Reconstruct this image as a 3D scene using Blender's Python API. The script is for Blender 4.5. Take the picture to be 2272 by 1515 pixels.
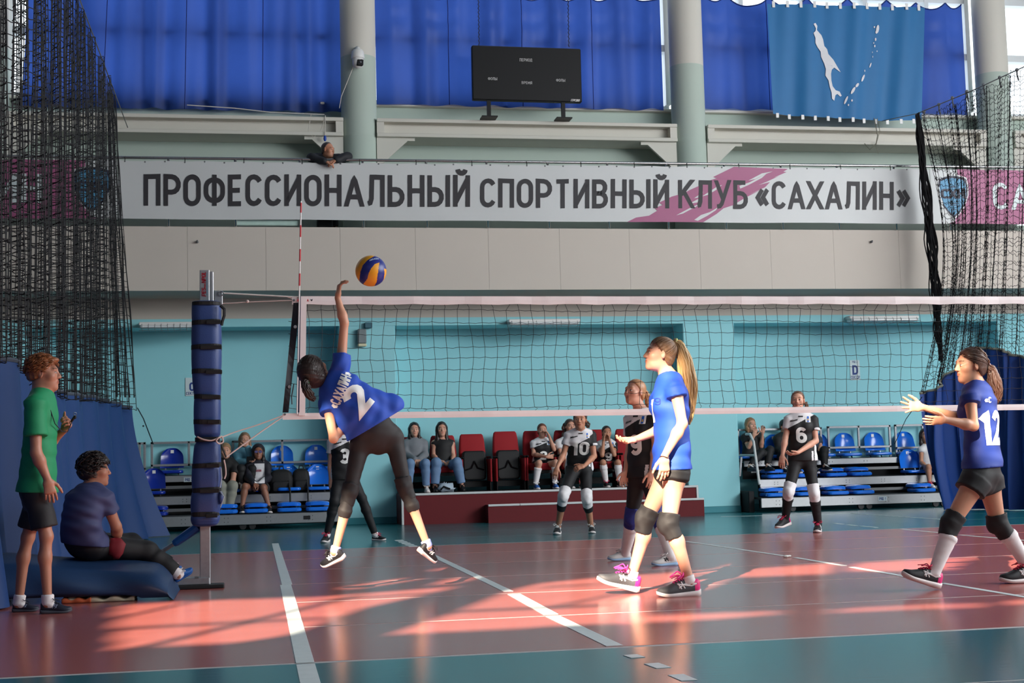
import bpy, math, random
import numpy as np
from mathutils import Vector, Matrix
from mathutils.bvhtree import BVHTree
random.seed(5)
SC = bpy.context.scene
for _o in list(bpy.data.objects): bpy.data.objects.remove(_o)
C = SC.collection

# ------------------------------------------------------------------ camera, world, sun, area lights, exposure
F_PX, YAW, PITCH, ROLL, CAM_H, NET_Y = 3109.08, 0.182107, 0.0855195, -0.0253937, 0.91032, 11.1865
CW, CH = 2272, 1515
_f = np.array([math.sin(YAW)*math.cos(PITCH), math.cos(YAW)*math.cos(PITCH), math.sin(PITCH)])
_r0 = np.array([math.cos(YAW), -math.sin(YAW), 0.0]); _u0 = np.cross(_r0, _f)
_r = math.cos(ROLL)*_r0+math.sin(ROLL)*_u0; _u = -math.sin(ROLL)*_r0+math.cos(ROLL)*_u0
cam_data = bpy.data.cameras.new('camera'); cam = bpy.data.objects.new('camera', cam_data); C.objects.link(cam)
cam_data.sensor_width = 36.0; cam_data.lens = F_PX/CW*36.0; cam_data.clip_end = 300
cam.matrix_world = Matrix(((_r[0], _u[0], -_f[0], 0), (_r[1], _u[1], -_f[1], 0), (_r[2], _u[2], -_f[2], CAM_H), (0, 0, 0, 1)))
SC.camera = cam
SC.view_settings.view_transform = 'Standard'; SC.view_settings.look = 'None'
SC.view_settings.gamma = 1.0; SC.view_settings.use_curve_mapping = False
SC.view_settings.exposure = 0.0
SC.cycles.use_denoising = True
SC.cycles.max_bounces = 8; SC.cycles.diffuse_bounces = 4; SC.cycles.transparent_max_bounces = 16
SC.cycles.sample_clamp_indirect = 6.0

world = bpy.data.worlds.new('sky'); SC.world = world; world.use_nodes = True
_bg = world.node_tree.nodes['Background']
_bg.inputs['Color'].default_value = (0.86, 0.93, 1.0, 1); _bg.inputs['Strength'].default_value = 2.6

SUN_H = np.array([0.5, 0.866]); SUN_TAN = 0.55          # horizontal travel and fall per metre
sun_data = bpy.data.lights.new('sun', 'SUN'); sun = bpy.data.objects.new('sun', sun_data); C.objects.link(sun)
sun_data.energy = 25.0; sun_data.angle = math.radians(0.6); sun_data.color = (1.0, 0.83, 0.65)
sun.rotation_euler = Vector((SUN_H[0], SUN_H[1], -SUN_TAN)).to_track_quat('-Z', 'Y').to_euler()

def area(name, loc, to, sx, sy, power, col=(1, 1, 1)):
    d = bpy.data.lights.new(name, 'AREA'); d.shape = 'RECTANGLE'; d.size = sx; d.size_y = sy; d.energy = power; d.color = col
    o = bpy.data.objects.new(name, d); C.objects.link(o); o.location = loc
    o.rotation_euler = (Vector(to)-Vector(loc)).to_track_quat('-Z', 'Y').to_euler(); return o
area('window_light_near', (12.5, -2.6, 8.2), (11.0, 22, 2.0), 8, 3.4, 800, (0.93, 0.97, 1.0))
area('window_light_end', (16.2, 10.0, 6.0), (3, 13, 1.8), 16, 6.0, 3700, (0.95, 0.98, 1.0))

# ------------------------------------------------------------------ pixel rays to world points at a real depth
def ray(x, y): return _f+(x-CW/2)/F_PX*_r-(y-CH/2)/F_PX*_u
CAMP = np.array([0, 0, CAM_H])
def at(x, y, Y):
    d = ray(x, y); return CAMP+d*(Y/d[1])
def fl(x, y, z=0.0):
    d = ray(x, y); return CAMP+d*((z-CAM_H)/d[2])
def atX(x, y, X):
    d = ray(x, y); return CAMP+d*(X/d[0])

# ------------------------------------------------------------------ materials
def lin(c):
    return tuple((v/255/12.92 if v/255 <= 0.04045 else ((v/255+0.055)/1.055)**2.4) for v in c)
MATS = {}
def M(name, col, rough=0.6, var=0.08, scale=9.0, bump=0.0, bscale=60.0, metal=0.0, spec=0.5, stretch=(1, 1, 1), kind=None, sheen=0.0, coat=0.0):
    if name in MATS: return MATS[name]
    m = bpy.data.materials.new(name); m.use_nodes = True; nt = m.node_tree; N = nt.nodes; L = nt.links
    b = N['Principled BSDF']; c = lin(col)
    b.inputs['Roughness'].default_value = rough; b.inputs['Metallic'].default_value = metal
    b.inputs['Specular IOR Level'].default_value = spec
    if sheen: b.inputs['Sheen Weight'].default_value = sheen
    if coat: b.inputs['Coat Weight'].default_value = coat; b.inputs['Coat Roughness'].default_value = 0.15
    tc = N.new('ShaderNodeTexCoord'); mp = N.new('ShaderNodeMapping'); mp.inputs['Scale'].default_value = stretch
    L.new(tc.outputs['Object'], mp.inputs['Vector'])
    nz = N.new('ShaderNodeTexNoise'); nz.inputs['Scale'].default_value = scale; nz.inputs['Detail'].default_value = 5
    L.new(mp.outputs[0], nz.inputs['Vector'])
    mx = N.new('ShaderNodeMix'); mx.data_type = 'RGBA'
    mx.inputs[6].default_value = tuple(max(0, v*(1-var)) for v in c)+(1,); mx.inputs[7].default_value = tuple(min(1, v*(1+var)) for v in c)+(1,)
    L.new(nz.outputs['Fac'], mx.inputs[0]); L.new(mx.outputs[2], b.inputs['Base Color'])
    if bump:
        n2 = N.new('ShaderNodeTexNoise'); n2.inputs['Scale'].default_value = bscale; n2.inputs['Detail'].default_value = 3
        L.new(mp.outputs[0], n2.inputs['Vector'])
        bp = N.new('ShaderNodeBump'); bp.inputs['Strength'].default_value = bump; bp.inputs['Distance'].default_value = 0.01
        L.new(n2.outputs['Fac'], bp.inputs['Height']); L.new(bp.outputs[0], b.inputs['Normal'])
    if kind == 'sss':
        b.inputs['Subsurface Weight'].default_value = 0.12; b.inputs['Subsurface Radius'].default_value = (0.012, 0.005, 0.003); b.inputs['Subsurface Scale'].default_value = 1.0
    if kind == 'cloth_thin':          # curtain fabric that lets daylight through
        tr = N.new('ShaderNodeBsdfTranslucent'); ms = N.new('ShaderNodeMixShader'); ms.inputs[0].default_value = 0.6
        L.new(mx.outputs[2], tr.inputs['Color'])
        L.new(b.outputs[0], ms.inputs[1]); L.new(tr.outputs[0], ms.inputs[2]); L.new(ms.outputs[0], N['Material Output'].inputs[0])
    if kind == 'glass':
        t = N.new('ShaderNodeBsdfTransparent'); t.inputs[0].default_value = (0.97, 0.985, 0.98, 1)
        g = N.new('ShaderNodeBsdfGlossy'); g.inputs['Roughness'].default_value = 0.02; g.inputs[0].default_value = (1, 1, 1, 1)
        ms = N.new('ShaderNodeMixShader'); ms.inputs[0].default_value = 0.06
        L.new(t.outputs[0], ms.inputs[1]); L.new(g.outputs[0], ms.inputs[2]); L.new(ms.outputs[0], N['Material Output'].inputs[0])
    MATS[name] = m; return m

# ------------------------------------------------------------------ mesh builder
def nrm(v):
    v = np.asarray(v, float); return v/max(1e-9, np.linalg.norm(v))
class MB:
    def __init__(s): s.v = []; s.f = []; s.m = []; s.n = 0
    def add(s, vs, fs, mi=0):
        b = s.n; s.v.extend([tuple(map(float, p)) for p in vs]); s.n += len(vs)
        for f in fs: s.f.append([b+i for i in f]); s.m.append(mi)
        return s
    def obox(s, c, U, V, W, mi=0, bev=0.0):
        c, U, V, W = (np.asarray(a, float) for a in (c, U, V, W))
        if bev:
            lu, lv, lw = (np.linalg.norm(a) for a in (U, V, W)); u, v, w = U/lu, V/lv, W/lw
            b = min(bev, lu*.9, lv*.9, lw*.9)
            rings = []
            for k, (sw, ins) in enumerate(((-lw, b), (-lw+b, 0), (lw-b, 0), (lw, b))):
                a, e = lu-ins, lv-ins
                pts = [(a-b, e), (a, e-b), (a, -e+b), (a-b, -e), (-a+b, -e), (-a, -e+b), (-a, e-b), (-a+b, e)]
                rings.append([c+u*p+v*q+w*sw for p, q in pts])
            return s.loft(rings, True, True, mi)
        P = [c+a*U+b*V+d*W for d in (-1, 1) for b in (-1, 1) for a in (-1, 1)]
        return s.add(P, [(0, 2, 3, 1), (4, 5, 7, 6), (0, 1, 5, 4), (2, 6, 7, 3), (0, 4, 6, 2), (1, 3, 7, 5)], mi)
    def box(s, x0, x1, y0, y1, z0, z1, mi=0, bev=0.0):
        return s.obox(((x0+x1)/2, (y0+y1)/2, (z0+z1)/2), ((x1-x0)/2, 0, 0), (0, (y1-y0)/2, 0), (0, 0, (z1-z0)/2), mi, bev)
    def loft(s, rings, cap0=False, cap1=False, mi=0, closed=True):
        n = len(rings[0]); vs = [p for r in rings for p in r]; fs = []
        for i in range(len(rings)-1):
            for j in range(n if closed else n-1):
                k = (j+1) % n; fs.append((i*n+j, i*n+k, (i+1)*n+k, (i+1)*n+j))
        if cap0: fs.append(tuple(range(n-1, -1, -1)))
        if cap1: fs.append(tuple((len(rings)-1)*n+j for j in range(n)))
        return s.add(vs, fs, mi)
    def tube(s, pts, r, n=8, mi=0, cap=True, up=None):
        P = [np.asarray(p, float) for p in pts]; rs = r if hasattr(r, '__len__') else [r]*len(P); rings = []; a = None
        for i, p in enumerate(P):
            t = nrm(P[min(i+1, len(P)-1)]-P[max(i-1, 0)])
            if a is None:
                h = np.array((0, 0, 1.0)) if abs(t[2]) < .9 else np.array((1.0, 0, 0)); a = nrm(np.cross(t, h))
            a = nrm(a-t*np.dot(a, t)); b = np.cross(t, a)
            rings.append([p+(a*math.cos(2*math.pi*k/n)+b*math.sin(2*math.pi*k/n))*rs[i] for k in range(n)])
        return s.loft(rings, cap, cap, mi)
    def curve(s, pts, r, n=6, k=5, mi=0):
        P = [np.asarray(p, float) for p in pts]; P = [2*P[0]-P[1]]+P+[2*P[-1]-P[-2]]; out = []
        for i in range(1, len(P)-2):
            for j in range(k): v = j/k; out.append(.5*((2*P[i])+(P[i+1]-P[i-1])*v+(2*P[i-1]-5*P[i]+4*P[i+1]-P[i+2])*v*v+(3*P[i]-P[i-1]-3*P[i+1]+P[i+2])*v**3))
        return s.tube(out+[P[-2]], r, n, mi)
    def prism(s, poly, O, U, V, W, mi=0, bev=0.0):
        """poly (u,v) outline extruded from O by the vector W"""
        O, U, V, W = (np.asarray(a, float) for a in (O, U, V, W))
        if not bev: return s.loft([[O+U*a+V*b for a, b in poly], [O+U*a+V*b+W for a, b in poly]], True, True, mi)
        cx = sum(p[0] for p in poly)/len(poly); cy = sum(p[1] for p in poly)/len(poly); w = nrm(W); L = np.linalg.norm(W)
        def ins(b): 
            out = []
            for a, c in poly:
                d = math.hypot(a-cx, c-cy); k = max(0, d-b)/max(d, 1e-6); out.append((cx+(a-cx)*k, cy+(c-cy)*k))
            return out
        R = [(bev, 0), (0, bev), (0, L-bev), (bev, L)]
        return s.loft([[O+U*a+V*b+w*h for a, b in ins(i)] for i, h in R], True, True, mi)
    def grid(s, P, mi=0, thick=0):
        """P[i][j] points as a sheet"""
        n, m = len(P), len(P[0]); vs = [p for r in P for p in r]
        return s.add(vs, [(i*m+j, i*m+j+1, (i+1)*m+j+1, (i+1)*m+j) for i in range(n-1) for j in range(m-1)], mi)
    def sphere(s, c, r, n=12, m=8, mi=0, R=None):
        c = np.asarray(c, float); r = np.asarray(r if hasattr(r, '__len__') else (r, r, r), float); R = np.eye(3) if R is None else R
        rings = []
        for i in range(m+1):
            a = math.pi*i/m-math.pi/2
            rings.append([c+(np.array((math.cos(a)*math.cos(2*math.pi*j/n)*r[0], math.cos(a)*math.sin(2*math.pi*j/n)*r[1], math.sin(a)*r[2])))@R for j in range(n)])
        return s.loft(rings, False, False, mi)
    def build(s, name, mats, parent=None, smooth=False, origin=None, kind=None):
        me = bpy.data.meshes.new(name); v = np.array(s.v, dtype=float).reshape(-1, 3); o = np.zeros(3) if origin is None else np.asarray(origin, float)
        me.from_pydata((v-o).tolist(), [], s.f)
        mats = mats if isinstance(mats, (list, tuple)) else [mats]
        for m in mats: me.materials.append(m)
        if len(mats) > 1: me.polygons.foreach_set('material_index', s.m)
        if smooth: me.polygons.foreach_set('use_smooth', [True]*len(me.polygons))
        me.validate(); me.update()
        ob = bpy.data.objects.new(name, me); C.objects.link(ob); ob.location = o
        if parent is not None:
            ob.parent = parent; ob.matrix_parent_inverse = Matrix.Translation(-Vector(parent.get('_w', parent.location)))
        ob['_w'] = tuple(o) if parent is None else tuple(o)
        if kind: ob['kind'] = kind
        return ob
def thing(name, label, cat, loc=(0, 0, 0), group=None):
    o = bpy.data.objects.new(name, None); C.objects.link(o); o.location = tuple(map(float, loc)); o['_w'] = tuple(map(float, loc))
    o.empty_display_size = 0.1
    tag(o, label, cat, group); return o
def tag(o, label=None, cat=None, group=None):
    if label: o['label'] = label
    if cat: o['category'] = cat
    if group: o['group'] = group
    return o
def struct(name, mb, mat, label=None, cat=None, smooth=False, parent=None):
    o = mb.build(name, mat, parent, smooth)
    if parent is None:
        o['kind'] = 'structure'; tag(o, label, cat)
    return o
def copy_tree(src, delta, rot=0.0, pivot=None):
    """a thing with copies of its parts and sub-parts, moved by delta"""
    d = Vector(delta)
    def cp(o, par):
        c = o.copy(); C.objects.link(c)
        if par is not None: c.parent = par
        for ch in list(o.children): cp(ch, c)
        return c
    c = cp(src, None); c.location = Vector(src.location)+d; c['_w'] = tuple(Vector(src['_w'])+d)
    return c
def rrect(w, h, r, n=4, x=0, y=0):
    """rounded rectangle outline centred at x,y"""
    out = []
    for cx, cy, a0 in ((w/2-r, h/2-r, 0), (-w/2+r, h/2-r, 90), (-w/2+r, -h/2+r, 180), (w/2-r, -h/2+r, 270)):
        for k in range(n+1):
            a = math.radians(a0+90*k/n); out.append((x+cx+r*math.cos(a), y+cy+r*math.sin(a)))
    return out

# ------------------------------------------------------------------ stroke lettering (heavy grotesque drawn with strokes)
def arcp(cx, cy, rx, ry, a0, a1, n=7):
    return [(cx+rx*math.cos(math.radians(a0+(a1-a0)*k/n)), cy+ry*math.sin(math.radians(a0+(a1-a0)*k/n))) for k in range(n+1)]
def _o(w, y0=0, y1=1, a=0.28):
    r = min(a, w/2); 
    return arcp(w-r, y1-r, r, r, 0, 90)+arcp(r, y1-r, r, r, 90, 180)+arcp(r, y0+r, r, r, 180, 270)+arcp(w-r, y0+r, r, r, 270, 360)+[(w, y1-r)]
def _d(w, y0, y1, x0=0):     # bowl of Р, В, Ь, Б
    r = (y1-y0)/2
    return [(x0, y1), (w-r, y1)]+arcp(w-r, y0+r, r, r, 90, -90)+[(w-r, y0), (x0, y0)]
W5 = .52
GL = {
 'П': (W5, [[(0, 0), (0, 1), (W5, 1), (W5, 0)]]), 'Р': (W5, [[(0, 0), (0, 1)], _d(W5+.02, .42, 1)]), 'О': (W5+.02, [_o(W5+.02)]),
 'Ф': (.7, [_o(.7, .12, .88, .3), [(.35, -.08), (.35, 1.08)]]), 'Е': (.42, [[(.45, 1), (0, 1), (0, 0), (.45, 0)], [(0, .5), (.4, .5)]]),
 'С': (.5, [arcp(.26, .74, .26, .26, 20, 180)+arcp(.26, .26, .26, .26, 180, 340)]), 'И': (W5, [[(0, 1), (0, 0)], [(W5, 0), (W5, 1)], [(0, .04), (W5, .96)]]),
 'Н': (W5, [[(0, 0), (0, 1)], [(W5, 0), (W5, 1)], [(0, .5), (W5, .5)]]), 'А': (.62, [[(0, 0), (.31, 1), (.62, 0)], [(.13, .27), (.49, .27)]]),
 'Л': (.56, [[(-.04, .02), (.05, .05), (.1, .2), (.12, 1), (.56, 1), (.56, 0)]]), 'Ь': (W5, [[(0, 0), (0, 1)], _d(W5, 0, .56)]),
 'Ы': (.76, [[(0, 0), (0, 1)], _d(.5, 0, .56), [(.76, 0), (.76, 1)]]), 'Й': (W5, [[(0, 1), (0, 0)], [(W5, 0), (W5, 1)], [(0, .04), (W5, .96)], arcp(.26, 1.3, .16, .14, 180, 360)]),
 'Т': (.54, [[(0, 1), (.54, 1)], [(.27, 1), (.27, 0)]]), 'В': (W5, [[(0, 0), (0, 1)], _d(W5, 0, .52), _d(W5-.03, .52, 1)]),
 'К': (.56, [[(0, 0), (0, 1)], [(.52, 1), (.05, .48)], [(.18, .6), (.56, 0)]]), 'У': (.58, [[(0, 1), (.3, .32)], [(.58, 1), (.25, .12), (.16, .02), (.02, 0)]]),
 'Б': (W5, [[(.48, 1), (0, 1), (0, 0)], _d(W5, 0, .56)]), 'Х': (.58, [[(0, 0), (.58, 1)], [(0, 1), (.58, 0)]]),
 '«': (.5, [[(.24, .72), (.02, .4), (.24, .08)], [(.5, .72), (.28, .4), (.5, .08)]]), '»': (.5, [[(0, .72), (.22, .4), (0, .08)], [(.26, .72), (.48, .4), (.26, .08)]]),
 'Д': (.62, [[(-.04, -.14), (-.04, 0), (.62, 0), (.62, -.14)], [(.06, 0), (.12, .3), (.12, 1), (.52, 1), (.52, 0)]]), 'М': (.66, [[(0, 0), (0, 1), (.33, .3), (.66, 1), (.66, 0)]]),
 'Я': (W5, [[(W5, 0), (W5, 1)]+arcp(.27, .71, .27, .29, 90, 270)+[(W5, .42)], [(.24, .42), (0, 0)]]), ' ': (.3, []),
 '1': (.3, [[(0, .74), (.22, 1), (.22, 0)]]), '2': (.5, [arcp(.25, .73, .25, .27, 165, -30)+[(0, 0), (.52, 0)]]),
 '3': (.5, [arcp(.24, .74, .24, .26, 160, -90)+arcp(.24, .25, .26, .25, 90, -160)]), '6': (W5, [_o(W5, 0, .58, .27), [(0, .3), (0, .74)]+arcp(.26, .74, .26, .26, 180, 25)]),
 '9': (W5, [_o(W5, .42, 1, .27), [(W5, .7), (W5, .26)]+arcp(.26, .26, .26, .26, 0, -155)]), '0': (W5, [_o(W5)]), '7': (.5, [[(0, 1), (.5, 1), (.16, 0)]]),
 'D': (W5, [[(0, 0), (0, 1), (.26, 1)]+arcp(.26, .7, .28, .3, 90, 0)+arcp(.26, .3, .28, .3, 0, -90)+[(0, 0)]]), 'S': (.5, [arcp(.25, .75, .25, .25, 20, 250)+arcp(.25, .25, .25, .25, 70, -160)]),
 'L': (.4, [[(0, 1), (0, 0), (.42, 0)]]), 'I': (.06, [[(0, 0), (0, 1)]]), 'K': (.54, [[(0, 0), (0, 1)], [(.52, 1), (.05, .48)], [(.18, .6), (.56, 0)]]),
 'a': (.4, [_o(.4, 0, .6, .2), [(.4, .6), (.4, 0)]]), 'i': (.05, [[(0, 0), (0, .6)], [(0, .78), (0, .9)]]), 'k': (.38, [[(0, 0), (0, 1)], [(.36, .6), (.05, .28)], [(.15, .36), (.4, 0)]]),
 's': (.36, [arcp(.18, .45, .17, .15, 20, 250)+arcp(.18, .15, .18, .15, 70, -160)]),
}
for _a, _b in zip('PECOMNHAT', 'РЕСОМИНАТ'): GL.setdefault(_a, GL[_b])
for _a, _b in zip('YBKX', 'УВКХ'): GL[_a] = GL[_b]
GL['N'] = (W5, [[(0, 0), (0, 1)], [(W5, 0), (W5, 1)], [(0, .96), (W5, .04)]])
def text_quads(txt, t=0.16, gap=0.24, step=0.12):
    """list of convex quads (4 uv points) in cap-height units, and the total width"""
    x = 0; Q = []
    for ch in txt:
        w, st = GL[ch]
        for pl in st:
            # refine then offset with mitres
            P = [np.array(pl[0], float)]
            for p in pl[1:]:
                if math.hypot(p[0]-P[-1][0], p[1]-P[-1][1]) > 1e-3: P.append(np.array(p, float))
            loop = len(P) > 3 and np.linalg.norm(P[0]-P[-1]) < 1e-3; R = [P[0]]
            for a, b in zip(P[:-1], P[1:]):
                k = max(1, int(np.linalg.norm(b-a)/step))
                R += [a+(b-a)*(i+1)/k for i in range(k)]
            n = len(R); Lf, Rt = [], []
            for i in range(n):
                d0 = nrm(R[i]-R[i-1]) if i else None; d1 = nrm(R[i+1]-R[i]) if i < n-1 else None
                if loop and d0 is None: d0 = nrm(R[-1]-R[-2])
                if loop and d1 is None: d1 = nrm(R[1]-R[0])
                if d0 is None: d0 = d1
                if d1 is None: d1 = d0
                n0 = np.array((-d0[1], d0[0])); n1 = np.array((-d1[1], d1[0])); mm = n0+n1; q = np.dot(mm, n0)
                off = mm/max(q, .35)*t/2 if np.linalg.norm(mm) > .2 else n0*t/2
                p = R[i].copy()
                
                
                Lf.append(p+off); Rt.append(p-off)
            hi_, lo_ = 1+t/2, -t/2
            if not loop:
                for e, d in ((0, nrm(R[0]-R[1])), (n-1, nrm(R[-1]-R[-2]))):
                    y = R[e][1]; L_ = hi_ if abs(y-1) < .02 else (lo_ if abs(y) < .02 else None)
                    if L_ is not None and abs(d[1]) > .3:
                        Lf[e] = Lf[e]+d*((L_-Lf[e][1])/d[1]); Rt[e] = Rt[e]+d*((L_-Rt[e][1])/d[1])
            lim = (lambda p: p) if ch in 'ЙДФ' else (lambda p: np.array((p[0], min(max(p[1], lo_), hi_))))
            for i in range(n-1):
                Q.append([(x+a[0], a[1]) for a in (lim(Rt[i]), lim(Rt[i+1]), lim(Lf[i+1]), lim(Lf[i]))])
        x += w+gap+t*.3
    return Q, x-gap-t*.3
def text_mesh(mb, txt, O, U, V, height, width=None, t=0.16, gap=0.24, lift=(0, 0, 0), center=False, shear=0.0, mi=0, depth=None):
    """flat lettering with its lower left corner at O, U to the right, V up (unit vectors)"""
    O, U, V, lift = (np.asarray(a, float) for a in (O, U, V, lift)); Q, w = text_quads(txt, t, gap); kx = (width/w) if width else height
    if center: O = O-U*(w*kx/2)-V*height/2
    for q in Q:
        p = [O+U*(a*kx+b*shear*height)+V*(b*height)+lift for a, b in q]
        if depth is None: mb.add(p, [(0, 1, 2, 3)], mi)
        else:
            D = np.asarray(depth, float); mb.add(p+[a+D for a in p], [(0, 1, 2, 3), (7, 6, 5, 4), (0, 4, 5, 1), (1, 5, 6, 2), (2, 6, 7, 3), (3, 7, 4, 0)], mi)
    return mb
# ================================================================== SETTING
XL, XR, YN, ZC = -9.0, 17.0, -3.0, 11.6
Y_PIL, Y_REC, Y_BAL, Y_UP, Y_COL = 21.93, 22.57, 20.9, 22.9, 22.5
PILX = [-3.86, 1.73, 7.32, 12.91]
Z = lambda x, y, Y: float(at(x, y, Y)[2])
X = lambda x, y, Y: float(at(x, y, Y)[0])

red = M('court_red', (166, 93, 86), .21, .13, 1.3, .06, 5, stretch=(1, 4, 1), spec=.75)
teal = M('court_teal', (24, 98, 106), .21, .10, 1.2, .06, 5, stretch=(1, 4, 1), spec=.7)
seam = M('seam_white', (172, 168, 168), .6, .25, 6)
tape = M('line_tape', (196, 205, 206), .45, .10, 14)
blue_wall = M('wall_paint_blue', (150, 214, 222), .75, .03, 2, .03, 140)
beige = M('wall_paint_beige', (196, 188, 178), .8, .03, 2, .03, 140)
green_wall = M('wall_paint_green', (176, 190, 180), .8, .03, 2, .03, 140)
cream = M('column_cream', (205, 202, 192), .7, .03, 2)
frame_white = M('window_frame_white', (215, 220, 222), .5, .03)
plain_wall = M('wall_paint_plain', (100, 110, 116), .85, .04, 2)
skirt = M('skirting_teal', (40, 130, 142), .5, .05)

b = MB(); b.box(XL, XR, YN, 23.2, -.3, -.0008); floor = struct('floor', b, seam)
rolls = [(NET_Y-4.5+1.5*k) for k in range(-6, 12)]
for y0 in rolls:
    y1 = min(y0+1.5, 23.1); y0 = max(y0, YN)
    if y1 <= y0: continue
    isred = NET_Y-4.6 < y0 < NET_Y+4.4
    edge = .050 if abs(y0-(NET_Y-4.5)) < .1 or abs(y0-(NET_Y+4.5)) < .1 else (.028 if abs(y0-NET_Y) < 3.1 else .016)
    for x0, x1 in ((XL, .2), (.2, XR)):
        b = MB(); b.box(x0, x1, y0+(edge if x0 > 0 or edge > .04 else .0), y1-(.006 if x0 > 0 else .001), -.02, 0)
        b.build('floor_roll', red if isred else teal, floor)
def line_on_floor(p, q, w, mat=tape, z=.0022):
    p = np.array(p[:2]); q = np.array(q[:2]); d = nrm(q-p); n = np.array((-d[1], d[0]))*w/2
    b = MB(); pts = [p-n, q-n, q+n, p+n]
    b.loft([[(*a, .0002) for a in pts], [(*a, z) for a in pts]], True, True)
    return b.build('court_line', mat, floor)
sx = [fl(x, y)[0] for x, y in ((605, 1185), (622, 1260), (648, 1350), (667, 1425), (681, 1475))]; sx = sum(sx)/5
line_on_floor((sx, 5.0), (sx, NET_Y-4.5-.03), .085); line_on_floor((sx, NET_Y-4.48), (sx, NET_Y-.02), .085); line_on_floor((sx+.012, NET_Y), (sx, 17.3), .08)
for (a, c_, w) in (((945, 1225), (1128, 1312), .07), ((1140, 1318), (1222, 1363), .09), ((1226, 1367), (1364, 1433), .085), ((1522, 1201), (1738, 1233), .045), ((1764, 1237), (1873, 1255), .05),
                   ((1889, 1258), (1998, 1277), .05), ((2000, 1278), (2090, 1294), .05), ((2086, 1293), (2330, 1334), .05), ((2000, 1174), (2086, 1182), .05), ((2130, 1187), (2300, 1201), .05),
                   ((1600, 1146), (1887, 1139), .04), ((1892, 1139), (2086, 1152), .04), ((1852, 1161), (1870, 1163), .05), ((1880, 1164), (1900, 1166), .05), ((1910, 1167), (1945, 1170), .05)):
    line_on_floor(fl(*a), fl(*c_), w)
for k in range(5): line_on_floor(fl(884+7.5*k, 1198+3.2*k), fl(888+7.5*k, 1200+3.2*k), .10)
for a, c_ in (((1398, 1453), (1416, 1459)), ((1445, 1472), (1473, 1482)), ((1499, 1497), (1530, 1510))): line_on_floor(fl(*a), fl(*c_), .07)

# lower wall, pilasters, beam
b = MB(); b.box(XL, XR, Y_REC, Y_REC+.25, 0, 3.3); struct('wall_far', b, blue_wall)
for x in PILX:
    b = MB(); b.box(x-.44, x+.44, Y_PIL, Y_REC+.05, 0, 3.12, bev=.012); pl = struct('pillar', b, blue_wall)
    b = MB(); b.box(x-.443, x+.443, Y_PIL-.012, Y_PIL, 0, .105, bev=.005); b.build('skirting', skirt, pl)
for x0, x1 in ((XL, -3.4), (-3.4, 1.3), (2.17, 6.88), (7.76, 12.46), (12.46, XR)):
    b = MB(); b.box(x0, x1, Y_REC-.012, Y_REC, 0, .105); struct('baseboard_far', b, skirt)
b = MB(); b.box(XL, XR, Y_PIL-.01, Y_REC+.05, 3.09, 3.215); struct('trim_1', b, blue_wall)
b = MB(); b.box(XL, XR, Y_PIL, Y_REC+.2, 3.215, 3.54); struct('trim_2', b, beige)
# gallery with fascia panels
b = MB(); b.box(XL, XR, Y_BAL+.04, Y_UP+.2, 3.53, 4.46); gal = struct('slab', b, beige)
gal.name = 'gallery_slab'
seams = [-3.6]+[X(px, 560, Y_BAL) for px in (100, 258, 416, 590, 755, 922, 1084, 1242, 1397, 1553, 1710, 1850, 1995, 2130, 2262)]+[14.3]
for a, c_ in zip(seams[:-1], seams[1:]):
    b = MB(); b.box(a+.0015, c_-.0015, Y_BAL, Y_BAL+.05, 3.525, 4.475); b.build('fascia_panel', beige, gal)
for a, c_ in ((XL, -3.6), (14.3, XR)):
    b = MB(); b.box(a, c_-.002, Y_BAL, Y_BAL+.05, 3.525, 4.475); b.build('fascia_panel', beige, gal)
steel_dull = M('steel_dull', (120, 122, 124), .45, .1, metal=.6)
for px, py in ((438, 537), (1932, 537)):       # little fixing hooks left in the fascia
    p = at(px, py, Y_BAL); b = MB(); b.tube([p, p+np.array((0, -.05, -.01)), p+np.array((0, -.06, .02))], .012, 6); b.sphere(p+np.array((0, -.01, 0)), .02, 8, 5)
    b.build('fixing_hook', steel_dull, gal)
# upper wall up to the sill
Z_SILL = Z(1136, 238, Y_UP)
b = MB(); b.box(XL, X(2236, 330, Y_UP), Y_UP, Y_UP+.2, 4.4, Z_SILL); b.box(X(2236, 330, Y_UP), XR, Y_UP, Y_UP+.2, Z(2250, 292, Y_UP), Z_SILL)
b.box(X(2236, 330, Y_UP), XR, Y_UP, Y_UP+.2, 4.4, Z(2250, 500, Y_UP)); b.box(X(2236, 330, Y_UP), XR, Y_UP, Y_UP+.2, Z(2250, 490, Y_UP), Z(2250, 372, Y_UP))
struct('wall_upper', b, green_wall).name = 'wall_far_upper'
b = MB(); b.box(XL, XR, Y_UP-.12, Y_UP+.02, Z_SILL-.05, Z_SILL, bev=.01); struct('windowsill', b, cream)
ZP = Z(1520, 150, Y_COL)
for i, x in enumerate(PILX):
    cx = X((-10, 793, 1519, 2193)[i] if i else -22, (40, 40, 40, 40)[i], Y_COL)
    b = MB()
    ring = lambda z, r=.288: [(cx+r*math.cos(2*math.pi*k/32), Y_COL+r*math.sin(2*math.pi*k/32), z) for k in range(32)]
    b.loft([ring(4.4), ring(6.2), ring(6.21, .291), ring(6.23, .291), ring(6.24), ring(ZP)], mi=0); b.loft([ring(ZP), ring(ZC)], mi=1)
    struct('column', b, [green_wall, cream], smooth=True)
    PILX[i] = cx
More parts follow.
